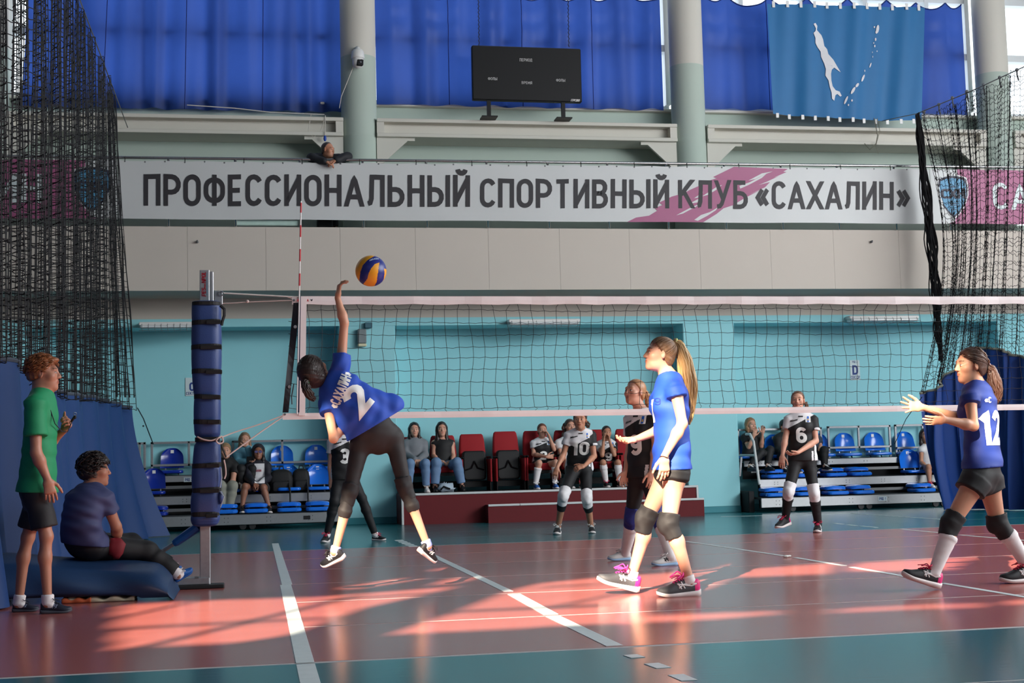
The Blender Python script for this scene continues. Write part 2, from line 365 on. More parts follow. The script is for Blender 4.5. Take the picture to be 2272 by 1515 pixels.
# I-shaped ledge beam between the columns, with gussets
zt, zb = Z(1136, 272, 22.3), Z(1136, 304, 22.3)
edges = [XL]+[v for x in PILX for v in (x-.27, x+.27)]+[XR]
for a, c_ in zip(edges[::2], edges[1::2]):
    b = MB(); b.box(a, c_, 22.28, Y_UP, zt-.03, zt+.03, bev=.006); b.box(a, c_, 22.28, Y_UP, zb-.03, zb+.03, bev=.006); b.box(a, c_, 22.46, 22.52, zb, zt)
    bm_ = struct('ledge_beam', b, cream)
    for e, s in ((a, 1), (c_, -1)):
        if XL+1 < e < XR-1:
            g = MB(); g.prism([(0, 0), (.62, 0), (.62, -.05), (.5, -.05), (.1, -.42), (0, -.42)], (e, 22.36, zb-.03), (s, 0, 0), (0, 0, 1), (0, .06, 0)); g.build('gusset', cream, bm_)
            g = MB(); g.box(min(e, e+s*.12), max(e, e+s*.12), 22.3, 22.46, zb+.02, zt-.02); g.build('end_plate', cream, bm_)
# windows of the upper wall
Z_R1, Z_R2 = Z(1400, 110, Y_UP+.05), Z(2230, 10, Y_UP+.05)
glass = M('window_glass', (255, 255, 255), kind='glass')
mull_px = {0: [-150, -40, 60, 190, 320, 488, 640], 1: [925, 1085, 1227, 1366], 2: [1640, 1780, 1915, 2050], 3: [2330, 2460]}
for i in range(4):
    x0 = PILX[i-1] if i else XL
    a, c_ = (x0+.2 if i else XL), (PILX[i]-.2)
    if i == 0: a, c_ = PILX[0]+.2, PILX[1]-.2
    elif i == 1: a, c_ = PILX[1]+.2, PILX[2]-.2
    elif i == 2: a, c_ = PILX[2]+.2, PILX[3]-.2
    else: a, c_ = PILX[3]+.2, XR
    b = MB()
    for z in (Z_SILL+.04, ZC-.05): b.box(a, c_, Y_UP+.02, Y_UP+.12, z-.04, z+.04)
    w = struct('window_%d' % (i+1), b, frame_white)
    xs = [X(p, 60, Y_UP+.05) for p in mull_px[i]]; xs = [a+.04]+[x for x in xs if a+.3 < x < c_-.3]+[c_-.04]
    for x in xs:
        m = MB(); m.box(x-.04, x+.04, Y_UP-.08, Y_UP+.12, Z_SILL+.08, ZC-.09); m.build('mullion', frame_white, w)
    for z in (Z_R1, Z_R2, Z_R2+1.15):
        m = MB(); m.box(a, c_, Y_UP-.07, Y_UP+.115, z-.06, z+.06); m.build('transom', frame_white, w)
    for xa, xb in zip(xs[:-1], xs[1:]):
        for za, zb_ in ((Z_SILL+.08, Z_R1-.05), (Z_R1+.05, Z_R2-.05), (Z_R2+.05, Z_R2+1.1), (Z_R2+1.2, ZC-.09)):
            m = MB(); m.box(xa+.035, xb-.035, Y_UP+.06, Y_UP+.07, za, zb_); m.build('pane', glass, w)
# the rest of the hall, outside the picture
b = MB(); b.box(XL-.2, XL, YN, 23.2, 0, ZC); struct('wall_left', b, plain_wall)
b = MB(); b.box(XR, XR+.2, YN, 23.2, 0, ZC); struct('wall_right', b, plain_wall)
b = MB(); b.box(XL, XR, YN, 23.2, ZC, ZC+.3); struct('ceiling', b, plain_wall)
# near wall, unseen: slits traced back from sun patches, others added to light figures
def back(p):   # floor point -> point of the near wall plane the sun ray came through
    k = (p[1]-YN)/SUN_H[1]; return (p[0]-SUN_H[0]*k, SUN_TAN*k)
SUNPX = [
 [(262, 1343), (430, 1333), (700, 1325), (1012, 1301), (985, 1309), (800, 1350), (640, 1408), (520, 1426), (330, 1433), (247, 1440), (270, 1425), (250, 1415), (268, 1400), (252, 1385), (272, 1372), (255, 1360), (272, 1350)],
 [(868, 1406), (1000, 1362), (1128, 1312), (1198, 1294), (1330, 1281), (1423, 1275), (1562, 1266), (1500, 1300), (1437, 1343), (1437, 1366), (1546, 1362), (1700, 1357), (1752, 1359), (1600, 1372), (1437, 1380), (1249, 1387), (1077, 1398)],
 [(1790, 1360), (1946, 1354), (2179, 1345), (2192, 1340), (2083, 1341), (1919, 1348)], [(2220, 1341), (2290, 1337), (2290, 1331), (2240, 1333)],
 [(1623, 1281), (1850, 1272), (1870, 1262), (1872, 1250), (1848, 1249), (1651, 1263)],
 [(1866, 1267), (1998, 1267), (2118, 1263), (2150, 1237), (2083, 1239), (1905, 1249)], [(2200, 1263), (2300, 1259), (2300, 1231), (2226, 1234)]]
HOLES = [[back(fl(*q)) for q in poly] for poly in SUNPX]
def body_gap(pts, r):
    """added gap that lets the sun reach a polyline of points in space"""
    P = [np.array(back((p[0]+SUN_H[0]*p[2]/SUN_TAN, p[1]+SUN_H[1]*p[2]/SUN_TAN))) for p in pts]
    out = []
    for a, c_ in zip(P[:-1], P[1:]):
        d = nrm(c_-a); n = np.array((-d[1], d[0]))*r; out.append([tuple(a-n-d*r*.6), tuple(c_-n+d*r*.6), tuple(c_+n+d*r*.6), tuple(a+n-d*r*.6)])
    return out
tY = 9.15; rY = 8.75; jY = 10.35
HOLES += body_gap([at(1505, 1250, tY), at(1490, 1000, tY), at(1478, 850, tY)], .13)
HOLES += body_gap([at(1390, 985, tY), at(1440, 960, tY)], .10)
HOLES += body_gap([at(2000, 890, rY-.05), at(2060, 905, rY-.05)], .075) + body_gap([at(2114, 830, rY), at(2120, 792, rY)], .05)
HOLES += body_gap([at(735, 1240, jY), at(768, 1150, jY)], .11) + body_gap([at(940, 1230, jY), at(925, 1160, jY)], .09) + body_gap([at(730, 950, jY), at(745, 970, jY)], .07)
BARS = [((255, 1452), (792, 1322), .05), ((262, 1372), (450, 1330), .035), ((250, 1396), (640, 1376), .04), ((640, 1376), (900, 1366), .035), ((700, 1334), (1015, 1312), .03),
        ((1020, 1357), (1370, 1342), .045), ((1200, 1303), (1330, 1297), .03), ((1220, 1349), (1400, 1312), .035), ((1860, 1270), (1880, 1245), .06)]
def inside_spans(poly, z):
    xs = []
    for (x0, z0), (x1, z1) in zip(poly, poly[1:]+poly[:1]):
        if (z0 <= z) != (z1 <= z): xs.append(x0+(x1-x0)*(z-z0)/(z1-z0))
    xs.sort(); return list(zip(xs[::2], xs[1::2]))
zs0, zs1 = min(q[1] for h in HOLES for q in h)-.03, max(q[1] for h in HOLES for q in h)+.03
b = MB(); b.add([(XL, YN, 0), (XR, YN, 0), (XR, YN, zs0), (XL, YN, zs0)], [(0, 1, 2, 3)]); b.add([(XL, YN, zs1), (XR, YN, zs1), (XR, YN, ZC), (XL, YN, ZC)], [(0, 1, 2, 3)])
nrow = int((zs1-zs0)/.025)
for k in range(nrow):
    z0, z1 = zs0+(zs1-zs0)*k/nrow, zs0+(zs1-zs0)*(k+1)/nrow; sp = sorted(s for h in HOLES for s in inside_spans(h, (z0+z1)/2)); x = XL
    for s0, s1 in sp+[(XR, XR)]:
        if s0 > x: b.add([(x, YN, z0), (s0, YN, z0), (s0, YN, z1), (x, YN, z1)], [(0, 1, 2, 3)])
        x = max(x, s1)
wn = struct('wall_near', b, plain_wall)
for a, c_, w in BARS:
    p, q = back(fl(*a)), back(fl(*c_)); b = MB(); b.tube([(p[0], YN+.02, p[1]), (q[0], YN+.02, q[1])], w*.9, 6); b.build('window_bar', frame_white, wn)
# ================================================================== HALL FITTINGS
rng = np.random.RandomState(3)
cur_blue = M('curtain_blue', (48, 76, 150), .5, .06, 6, .05, 200, kind='cloth_thin')
flag_blue = M('flag_blue', (22, 104, 160), .6, .05, 6)
div_blue_shaded = M('divider_fabric_left_shaded', (15, 54, 108), .6, .06, 5, .06, 200)  # left skirt darkened in colour to carry the shade of that side
white_p = M('white_plastic', (226, 226, 224), .4, .03)
black_p = M('black_plastic', (18, 18, 20), .5, .05, spec=.3)
screen_b = M('screen_black', (7, 7, 8), .5, .05, spec=.15)
ink_dark = M('print_charcoal', (44, 42, 46), .6, .05)
ink_white = M('print_white', (232, 232, 230), .6, .02)
ink_blue = M('print_blue', (30, 62, 130), .6, .02)
vinyl_white = M('banner_vinyl', (196, 199, 199), .45, .03, 3)
vinyl_pur = M('banner_purple', (158, 84, 122), .5, .05, 3)
alu = M('aluminium', (176, 178, 180), .38, .08, 20, metal=.75)
steel = M('galvanised_steel', (160, 162, 166), .42, .14, 30, metal=.55)
chrome = M('handrail_steel', (206, 206, 206), .18, .03, metal=.95)
cord_w = M('cord_white', (206, 200, 192), .8, .08)
net_black = M('net_cord_black', (16, 16, 20), .8, .05)

def curtain(name, label, x0, x1, ztop, zbot, Y, mat, seed, scallop=.0, hooks=None, slant=0.0, n=190, m=26, amp=.075, swag=0.0):
    r = np.random.RandomState(seed); ph = r.rand(8)*6.28; fr = r.uniform(4, 14, 8)*1.6; am = r.rand(8); hk = hooks or []
    t = thing(name, label, 'curtain', ((x0+x1)/2, Y, zbot))
    P = []
    for i in range(n+1):
        u = i/n; x = x0+(x1-x0)*u; row = []
        if hk:
            k = max(j for j in range(len(hk)-1) if hk[j] <= u+1e-9); a = (u-hk[k])/(hk[k+1]-hk[k]); sag = 4*a*(1-a)*(hk[k+1]-hk[k])*swag
        else: sag = 0
        for j in range(m+1):
            v = j/m; w = sum(am[q]*math.sin(fr[q]*u*(x1-x0)+ph[q]+.5*v*math.sin(q)) for q in range(8))/4
            w2 = abs(math.sin(fr[0]*u*(x1-x0)*.5+ph[1]))**3
            y = Y+amp*w*(.35+.65*v)-amp*1.2*w2*(1-.4*v)
            z = ztop-sag+(zbot-(ztop-sag))*v+.012*math.sin(9*u*(x1-x0)+ph[0])*v
            if sag: y += -.35*sag*math.sin(math.pi*min(1, v*2.2))*abs(math.sin(6.28*v*2.4))
            row.append((x+slant*(1-v)*(1-u)+.02*w*v, y, z))
        P.append(row)
    b = MB(); b.grid(P); b.build('fabric', mat, t, True)
    b = MB(); b.tube([(p[0][0], p[0][1], p[0][2]+.004) for p in P], .012, 5); b.build('top_hem', mat, t, True)
    ns = max(3, int((x1-x0)/1.15))
    for k in range(1, ns):
        b = MB(); i = int(n*k/ns); b.tube([(q[0], q[1]-.004, q[2]) for q in P[i]], .006, 4); b.build('seam', M('curtain_seam', (20, 34, 110), .7), t, True)
    return t
YC = 22.74
curtain('window_curtain', 'wide blue curtain over the window above the left end of the white banner', X(48, 200, YC), X(756, 200, YC), Z(400, -60, YC), Z(400, 243, YC), YC, cur_blue, 1, slant=.12)
b = MB(); z0 = Z(400, 236, 22.62)
b.tube([at(415, 233, 22.5), at(520, 240, 22.5), at(600, 249, 22.5), at(720, 254, 22.5)], .008, 5)
b.tube([at(690, 254, 22.3), at(684, 290, 22.3), at(695, 305, 22.3), at(712, 290, 22.3), at(722, 256, 22.3)], .006, 5); b.tube([at(722, 256, 22.26), at(721, 300, 22.26)], .006, 5)
tag(b.build('curtain_cord', cord_w), 'thin pale cord dangling from the blue curtain above the leaning man', 'cord')
b = MB(); b.sphere(at(721, 307, 22.26), (.025, .025, .05), 8, 6); tag(b.build('cord_tassel', M('tassel_blue', (20, 70, 170), .6)), 'small blue weight on the cord over the leaning man', 'weight')
hk = [0, .10, .2, .28, .42, .55, .66, .73, .87, .93, 1.0]
curtain('window_curtain', 'blue curtain hanging behind the black scoreboard', X(833, 100, YC), X(1467, 100, YC), Z(1400, -6, YC), Z(1150, 238, YC), YC, cur_blue, 2, hooks=[0, .12, .3, .45, .6, .72, .83, .9, 1.0], swag=.9)
curtain('window_curtain', 'blue curtain half covered by the pale blue map banner', X(1554, 100, YC), X(2138, 100, YC), Z(1800, -2, YC), Z(1800, 247, YC), YC, cur_blue, 3, hooks=[0, .1, .26, .4, .55, .7, .82, .93, 1.0], swag=1.25)

# pale blue banner with island map
YB = 22.2
t = thing('map_banner', 'pale blue cloth banner with a white island map', 'banner', at(1875, 262, YB))
def flag_pt(u, v, off=0.0):
    tl, tr, bl, br = (at(1702, 8, YB), at(2052, 17, YB), at(1716, 252, YB), at(2042, 268, YB))
    p = (tl*(1-u)+tr*u)*(1-v)+(bl*(1-u)+br*u)*v
    p = p+np.array((0, .02*math.sin(u*19)+.015*math.sin(u*41+2*v)+.03*v*math.sin(u*11)-off, .03*math.sin(u*math.pi)*(-v)))
    return p
b = MB(); b.grid([[flag_pt(i/60, j/24) for j in range(25)] for i in range(61)]); b.build('cloth', flag_blue, t, True)
def flag_px(cx, cy): # crop coordinates to flag u,v
    x, y = 1450+cx*.3618, cy*.3618; v = (y-10)/247; xl = 1702+14*v; xr = 2052-10*v
    return (x-xl)/(xr-xl), (y-(8+9*(x-xl)/(xr-xl)))/(244+7*(x-xl)/(xr-xl))
isl = [(972,150),(985,143),(998,160),(995,185),(1025,215),(1035,240),(1042,280),(1058,300),(1065,330),(1095,365),(1125,412),(1142,438),(1120,425),(1100,412),(1085,425),(1080,450),(1082,490),(1090,525),(1110,548),(1135,555),(1148,580),(1140,585),(1120,570),(1108,578),(1100,612),(1085,600),(1083,565),(1072,530),(1065,490),(1047,460),(1050,420),(1040,385),(1022,345),(1020,315),(1000,290),(985,265),(985,235),(972,205),(985,192),(988,175)]
def flat_fill(b, uvs, fn):
    from mathutils.geometry import tessellate_polygon
    tri = tessellate_polygon([[Vector((p[0], p[1], 0)) for p in uvs]])
    b.add([fn(*p) for p in uvs], [tuple(q) for q in tri])
isl_m = M('flag_print_white', (215, 216, 220), .7, .03)
b = MB(); flat_fill(b, [flag_px(*p) for p in isl], lambda u, v: flag_pt(u, v, .014)); b.build('island_map', isl_m, t)
for cx, cy, rx, ry, an in ((1369,178,9,26,-8),(1362,196,6,10,0),(1350,165,4,6,0),(1357,240,5,10,0),(1352,280,4,8,0),(1346,262,3,5,0),(1366,312,3,4,0),(1340,345,2,6,0),(1338,318,2,5,0),(1326,396,4,16,-20),(1290,430,3,7,0),(1278,475,7,24,-25),(1238,520,8,16,-40),(1212,552,8,24,-30),(1172,608,6,26,-22),(1185,638,4,6,0),(1205,612,5,7,0)):
    b = MB(); ca, sa = math.cos(math.radians(-an)), math.sin(math.radians(-an))
    flat_fill(b, [flag_px(cx+rx*math.cos(q*.628)*ca-ry*math.sin(q*.628)*sa, cy+rx*math.cos(q*.628)*sa+ry*math.sin(q*.628)*ca) for q in range(10)], lambda u, v: flag_pt(u, v, .014)); b.build('small_island', isl_m, t)
for k in range(12):
    p = flag_pt((k+.5)/12, 0); g = MB(); g.box(p[0]-.025, p[0]+.025, p[1]-.02, p[1]-.012, p[2]-.06, p[2]+.05); g.build('tie', white_p, t)
    p = flag_pt((k+.35)/12, 1); g = MB(); g.box(p[0]-.025, p[0]+.025, p[1]-.01, p[1]-.002, p[2]-.06, p[2]+.02); g.build('tie', white_p, t)
b = MB(); b.tube([at(1940, 262, 22.2), at(1947, 300, 22.2), at(1944, 318, 22.2), at(1930, 332, 22.2), at(1918, 318, 22.2)], .008, 5); b.tube([at(1946, 262, 22.2), at(1952, 290, 22.2), at(1944, 320, 22.2), at(1948, 340, 22.2)], .006, 5)
tag(b.build('loose_cord', M('cord_grey', (120, 118, 105), .8)), 'loose frayed cord hanging below the map banner', 'cord')

# scoreboard
YS = 22.15
t = thing('scoreboard', 'black scoreboard panel standing on the ledge beam', 'scoreboard', at(1167, 262, YS))
q = [at(1046, 102, YS), at(1287, 110, YS), at(1290, 230, YS), at(1047, 222, YS)]
c_ = sum(q)/4; Ux = nrm(q[1]-q[0]); Uz = nrm(q[0]-q[3]); Uz = nrm(Uz-Ux*np.dot(Ux, Uz)); Un = np.cross(Ux, Uz); hw, hh = np.linalg.norm(q[1]-q[0])/2, np.linalg.norm(q[0]-q[3])/2
b = MB(); b.obox(c_, Ux*hw, Un*.06, Uz*hh, bev=.012); b.build('cabinet', black_p, t)
b = MB(); b.obox(c_-Un*.061, Ux*(hw-.04), Un*.004, Uz*(hh-.04)); scr = b.build('screen', screen_b, t)
for dx, w in ((1085, 1), (1250, 1)):
    p = at(dx, 262, YS); top = at(dx, 224, YS); b = MB(); b.box(p[0]-.03, p[0]+.03, YS-.03, YS+.03, zt+.035, top[2]+.1); b.box(p[0]-.13, p[0]+.13, YS-.1, YS+.14, zt+.031, zt+.05); b.build('leg', black_p, t)
b = MB(); F = c_-Un*.066
for txt, px, py, w, h in (('ПЕРИОД', 1167, 133, 28, 6), ('ФОЛЫ', 1093, 174.5, 20, 5.5), ('ВРЕМЯ', 1169, 183.5, 23, 5.5), ('ФОЛЫ', 1244, 178, 20, 5.5)):
    b = MB(); p = at(px, py, YS-.066); text_mesh(b, txt, p, Ux, Uz, h*22.6/3109, w*22.6/3109, t=.2, center=True)
    b.build('lettering', M('score_lettering', (170, 170, 170), .6), scr)
b = MB(); p = at(1276, 222.5, YS-.066); text_mesh(b, 'ITPCOIO', p, Ux, Uz, 4.5*22.6/3109, 19*22.6/3109, t=.24, center=True, shear=.3); b.build('maker_lettering', ink_white, scr)
for px in (1061, 1260):
    b = MB(); a0, a1 = at(px, -30, YS+.4), at(px+2, 104, YS); b.tube([a0+(a1-a0)*k/30+np.array((.008*(-1)**k, 0, 0)) for k in range(31)], .009, 4)
    tag(b.build('hanging_chain', M('chain_dull', (70, 74, 100), .5, metal=.5)), 'thin chain holding the scoreboard at its %s upper corner' % ('left' if px < 1100 else 'right'), 'chain')

# dome camera on the column
p = at(794, 128, PILX[1] and 22.08); t = thing('security_camera', 'white dome security camera on the column left of the scoreboard', 'camera', p)
s_ = 22.4/3109
b = MB(); b.tube([p+np.array((0, .16, 19*s_)), p+np.array((0, .05, 24*s_)), p+np.array((0, 0, 18*s_)), p+np.array((0, 0, 8*s_))], .035, 10); b.box(p[0]-.05, p[0]+.05, p[1]+.12, p[1]+.2, p[2]+.06, p[2]+.2); b.build('wall_arm', white_p, t, True)
b = MB(); R = lambda r, z: [p+np.array((r*math.cos(k*math.pi/10), r*math.sin(k*math.pi/10), z)) for k in range(20)]
b.loft([R(.03, .135), R(.07, .13), R(.095, .10), R(.105, .03), R(.108, -.005), R(.1, -.02)], True, True); b.build('housing', white_p, t, True)
b = MB(); b.loft([R(.09, -.02), R(.09, -.06), R(.085, -.12), R(.06, -.16), R(.02, -.175)], True, True); hd = b.build('camera_head', white_p, t, True)
b = MB(); q = p+np.array((.028, -.065, -.10)); b.obox(q, (.05, .01, 0), (-.006, .03, 0), (.004, .006, .055), bev=.012); b.build('lens_window', black_p, hd)
b = MB(); b.sphere(q+np.array((.004, -.03, .0)), .022, 10, 6); b.build('lens', M('lens_glass', (120, 122, 128), .1, metal=.7), hd, True)
b = MB(); b.tube([at(784, 147, 22.2), at(775, 170, 22.2), at(765, 195, 22.2), at(757, 215, 22.2), at(753, 240, 22.2)], .006, 5); tag(b.build('camera_cable', cord_w), 'thin white cable running down from the dome camera', 'cable')

# ---------------------------------------------------------------- railing and banners
YR = 20.86
xs = [X(p, 495, YR) for p in (-80, 69, 223, 374, 523, 667, 807, 948, 1083, 1219, 1352, 1484, 1612, 1738, 1863, 1990, 2110, 2235, 2360)]
t = thing('gallery_railing', 'steel handrail along the top of the gallery', 'railing', (4.4, YR, 4.48))
zr = lambda x: 5.485+(x+1.86)*.0028
b = MB(); b.tube([(x, YR, zr(x)) for x in np.linspace(-5.5, 14.5, 41)], .022, 8); b.build('handrail', chrome, t, True)
for x in xs:
    b = MB(); b.tube([(x, YR+.02, 4.476), (x, YR+.02, zr(x))], .018, 8); b.build('post', chrome, t, True)
b = MB(); b.tube([(x, YR+.03, zr(x)-.45) for x in (-5.5, 14.5)], .012, 6); b.build('middle_rail', chrome, t, True)
b = MB(); b.box(X(523, 495, YR), X(662, 495, YR), YR+.05, YR+.09, 4.50, 4.58, bev=.01); tag(b.build('lamp_tube', M('lamp_tube_green', (178, 205, 196), .3)), 'pale fluorescent tube showing through the gap under the banner', 'lamp')
b = MB(); b.box(X(703, 495, 21.3), X(738, 495, 21.3), 21.2, 21.45, 4.465, 4.72, bev=.02); tag(b.build('bag', black_p), 'black bag on the gallery floor below the leaning man', 'bag')

def banner(name, label, x0, x1, mat, seed):
    t = thing(name, label, 'banner', ((x0+x1)/2, YR-.03, 4.575)); r = np.random.RandomState(seed)
    def P(x, v, off=0.0):
        z1 = zr(x)-.045-.012*abs(math.sin((x-x0)*math.pi/.62)); z0 = 4.572+.004*math.sin(x*2.3)
        return np.array((x, YR-.03-off-.0022*math.sin(x*3.1+4*v)-.0012*math.sin(x*7+7*v), z0+(z1-z0)*v))
    n = int((x1-x0)/.08); b = MB(); b.grid([[P(x0+(x1-x0)*i/n, j/8) for j in range(9)] for i in range(n+1)]); b.build('vinyl', mat, t, True)
    nd = int((x1-x0)/.28)
    for k in range(nd):
        x = x0+.1+(x1-x0-.2)*k/(nd-1); p = P(x, .985, .003); c = MB(); c.sphere(p, (.013, .006, .013), 8, 4); c.build('eyelet', steel_dull, t)
        if k % 3 == 0: c = MB(); c.tube([p, (x, YR-.026, zr(x)), (x+.01, YR+.026, zr(x))], .006, 5); c.build('tie', black_p, t)
    return t, P
xb0, xb1, xb2, xb3 = X(262, 430, YR), X(2062, 430, YR), X(-160, 430, YR), X(2420, 430, YR)
wb, PW = banner('white_banner', 'long white banner with charcoal Cyrillic lettering along the gallery', xb0, xb1, vinyl_white, 1)
def pxbn(x, y, off=.006):   # pixel of the banner face to a point on it
    p = at(x, y, YR-.03); z1 = zr(p[0])-.05; return PW(p[0], (p[2]-4.572)/(z1-4.572), off)
def brush(b, poly, off):
    # refine polygon edges so that it follows the ripples
    flat_fill(b, poly, lambda x, y: pxbn(x, y, off))
b = MB()
brush(b, [(1391,493),(1411,483),(1440,479),(1458,468),(1452,462),(1470,455),(1462,450),(1490,436),(1520,428),(1508,434),(1530,422),(1560,408),(1552,407),(1590,395),(1600,397),(1560,425),(1540,440),(1556,437),(1530,452),(1548,449),(1500,470),(1480,493)], .006); b.build('purple_brushstroke', vinyl_pur, wb); b = MB()
brush(b, [(1480,493),(1500,470),(1548,449),(1560,425),(1600,397),(1590,395),(1582,392),(1628,370),(1748,374),(1738,380),(1745,381),(1716,394),(1728,390),(1700,404),(1683,410),(1708,404),(1697,416),(1660,432),(1690,420),(1650,440),(1626,455),(1605,462),(1590,474),(1560,493)], .006)
b.build('purple_brushstroke', vinyl_pur, wb)
for p in ([(1540,488),(1555,477),(1575,470),(1592,460),(1588,466),(1570,478),(1548,490)], [(1640,412),(1662,404),(1700,386),(1690,395),(1660,410),(1642,418)], [(1500,478),(1530,462),(1552,452),(1545,458),(1515,474)],
          [(1660,400),(1690,385),(1714,380),(1700,386),(1675,397)], [(1558,435),(1590,414),(1602,410),(1590,420),(1570,432)]): b = MB(); brush(b, p, .0075); b.build('white_streak', vinyl_white, wb)
for txt, px0, px1, y1, y0 in (('ПРОФЕССИОНАЛЬНЫЙ', 324, 1038, 391.5, 451), ('СПОРТИВНЫЙ', 1070, 1480, 401, 455.5), ('КЛУБ', 1509, 1655, 404, 457.5), ('«САХАЛИН»', 1680, 2015, 406, 459)):
    Q, w = text_quads(txt, .155, .27, .25); xo = 0; sl = .0036 if txt[0] == 'П' else .0055
    for ch in txt:
        Qc, wc = text_quads(ch, .185, .27, .12); b = MB()
        for qd in Qc:
            dx = lambda a: (px1-px0)*(xo+a)/w
            b.add([pxbn(px0+dx(a), y0+(y1-y0)*c+dx(a)*sl, .0085) for a, c in qd], [(0, 1, 2, 3)])
        b.build('letter', ink_dark, wb); xo += GL[ch][0]+.27+.155*.3
sh_blue = M('shield_blue', (70, 140, 180), .5, .05); sh_dark = M('shield_navy', (32, 36, 62), .5, .05)
def side_banner(x0, x1, xc, words, label, wx0, wx1):
    t, P = banner('purple_banner', label, x0, x1, vinyl_pur, 4)
    def fn(u, v, off): return P(u, v, off)
    lit = MB(); w0 = (xc+.36, .0) if xc > 5 else (xc-.36, 0)
    s = 1 if xc > 5 else -1
    flat_fill(lit, [((x0 if s > 0 else x1), 0), (xc+s*-.1, 0.0), (xc+s*.02, .05), (xc+s*.1, .995), (xc-s*.1, .999), ((x0 if s > 0 else x1), 1)], lambda u, v: fn(u, v, .005)); lit.build('white_end', vinyl_white, t)
    shp = [(-.25, .30), (-.12, .345), (0, .36), (.12, .345), (.25, .30), (.275, .18), (.27, .02), (.2, -.16), (.1, -.29), (0, -.37), (-.1, -.29), (-.2, -.16), (-.27, .02), (-.275, .18)]
    for k, off, m, nm in ((1.0, .007, vinyl_white, 'shield_border'), (.94, .009, sh_dark, 'shield_outline'), (.83, .011, sh_blue, 'shield_field')):
        g = MB(); flat_fill(g, [(xc+a*k, .5+c*k/.88) for a, c in shp], lambda u, v: fn(u, v, off)); g.build(nm, m, t)
    g = MB()
    Q, w = text_quads('СХН', .3, .12, .2)
    for qd in Q: g.add([fn(xc-.19+.38*a/w, .48+.14*c, .013) for a, c in qd], [(0, 1, 2, 3)])
    for yy, a in ((.66, .08), (.68, .05), (.36, .10), (.33, .08), (.25, .06)): flat_fill(g, [(xc-a, yy), (xc+a, yy+.006), (xc+a*.8, yy+.018), (xc-a*.7, yy+.014)], lambda u, v: fn(u, v, .013))
    g.build('shield_emblem', sh_dark, t)
    g = MB(); Q, w = text_quads(words, .17, .26, .25)
    for qd in Q: g.add([fn(wx0+(wx1-wx0)*a/w, .30+.42*c, .010) for a, c in qd], [(0, 1, 2, 3)])
    g.build('lettering', M('banner_lettering_pale', (205, 215, 216), .5), t)
side_banner(xb1+.01, xb3, X(2112, 430, YR), 'САХАЛИН', 'purple banner with a blue shield at the right end of the gallery', X(2204, 430, YR), X(2204, 430, YR)+2.35)
side_banner(xb2, xb0-.01, X(205, 415, YR), 'САХАЛИН', 'purple banner with a blue shield behind the dark net at left', X(88, 415, YR)-2.35, X(88, 415, YR))

# ---------------------------------------------------------------- lamps, boxes and signs under the gallery
def lamp(px0, px1, py, label):
    x0, x1 = X(px0, py, 21.75), X(px1, py, 21.75); z = Z((px0+px1)/2, py, 21.75)
    t = thing('fluorescent_lamp', label, 'lamp', ((x0+x1)/2, 21.78, z), 'long lamps under the gallery')
    b = MB(); b.box(x0, x1, 21.72, 21.93, z+.005, z+.06, bev=.012); b.build('housing', white_p, t)
    b = MB(); b.box(x0+.02, x1-.02, 21.70, 21.9, z-.035, z+.01, bev=.012); b.build('diffuser', M('lamp_diffuser', (220, 226, 228), .25, .03), t)
    for k in range(9):
        x = x0+.05+(x1-x0-.1)*k/8; b = MB(); b.tube([(x, 21.72, z+.03), (x, 21.69, z-.01), (x, 21.72, z-.06), (x, 21.88, z-.07)], .004, 4); b.build('guard_wire', steel, t)
    for zz, yy in ((z-.03, 21.69), (z-.066, 21.75)):
        b = MB(); b.tube([(x0, yy, zz), (x1, yy, zz)], .004, 4); b.build('guard_wire', steel, t)
lamp(308, 436, 723, 'long white fluorescent lamp half hidden by the padded net post')
lamp(1128, 1287, 716, 'long white fluorescent lamp above the red theatre chairs')
lamp(1884, 2038, 708, 'long white fluorescent lamp above the sector D sign')
p = at(802.5, 750, 21.9); t = thing('wall_box', 'grey box with a cream base on the pilaster under the gallery', 'box', p)
b = MB(); b.box(p[0]-.07, p[0]+.07, 21.83, 21.93, p[2]-.09, p[2]+.14, bev=.015); b.build('cover', M('box_grey', (120, 130, 134), .5), t)
b = MB(); b.box(p[0]-.07, p[0]+.07, 21.82, 21.93, p[2]-.135, p[2]-.092, bev=.01); b.build('base', M('box_cream', (220, 214, 180), .5), t)
p = at(817, 722, 21.9); b = MB(); b.box(p[0]-.06, p[0]+.06, 21.85, 21.93, p[2]-.045, p[2]+.045, bev=.012); b.tube([p+np.array((-.04, .02, -.04)), p+np.array((-.12, .03, -.1)), at(803, 735, 21.92)], .006, 5)
tag(b.build('junction_box', M('box_teal', (60, 105, 120), .5)), 'small teal junction box just above the grey wall box', 'box')
def sign(px0, px1, py0, py1, letter, top, label):
    a, c = at(px0, py0, Y_REC-.01), at(px1, py1, Y_REC-.01); cx = (a[0]+c[0])/2; cz = (a[2]+c[2])/2; w = c[0]-a[0]; h = a[2]-c[2]
    t = thing('sector_sign', label, 'sign', (cx, Y_REC-.01, cz))
    b = MB(); b.box(a[0], c[0], Y_REC-.012, Y_REC-.001, c[2], a[2], bev=.003); b.build('board', M('sign_board', (206, 220, 222), .5), t)
    b = MB(); U, V = (1, 0, 0), (0, 0, 1)
    text_mesh(b, letter, (cx, Y_REC-.014, cz+.005*h), U, V, h*.38, None, t=.26, center=True); b.build('letter', ink_blue, t); b = MB()
    text_mesh(b, 'СЕКТОР', (cx, Y_REC-.014, cz-.36*h), U, V, h*.13, w*.86, t=.22, center=True); b.build('lettering', ink_blue, t)
    if top: b = MB(); text_mesh(b, 'РЯД 2', (cx, Y_REC-.014, cz+.41*h), U, V, h*.09, w*.5, t=.2, center=True); b.build('lettering', ink_blue, t)
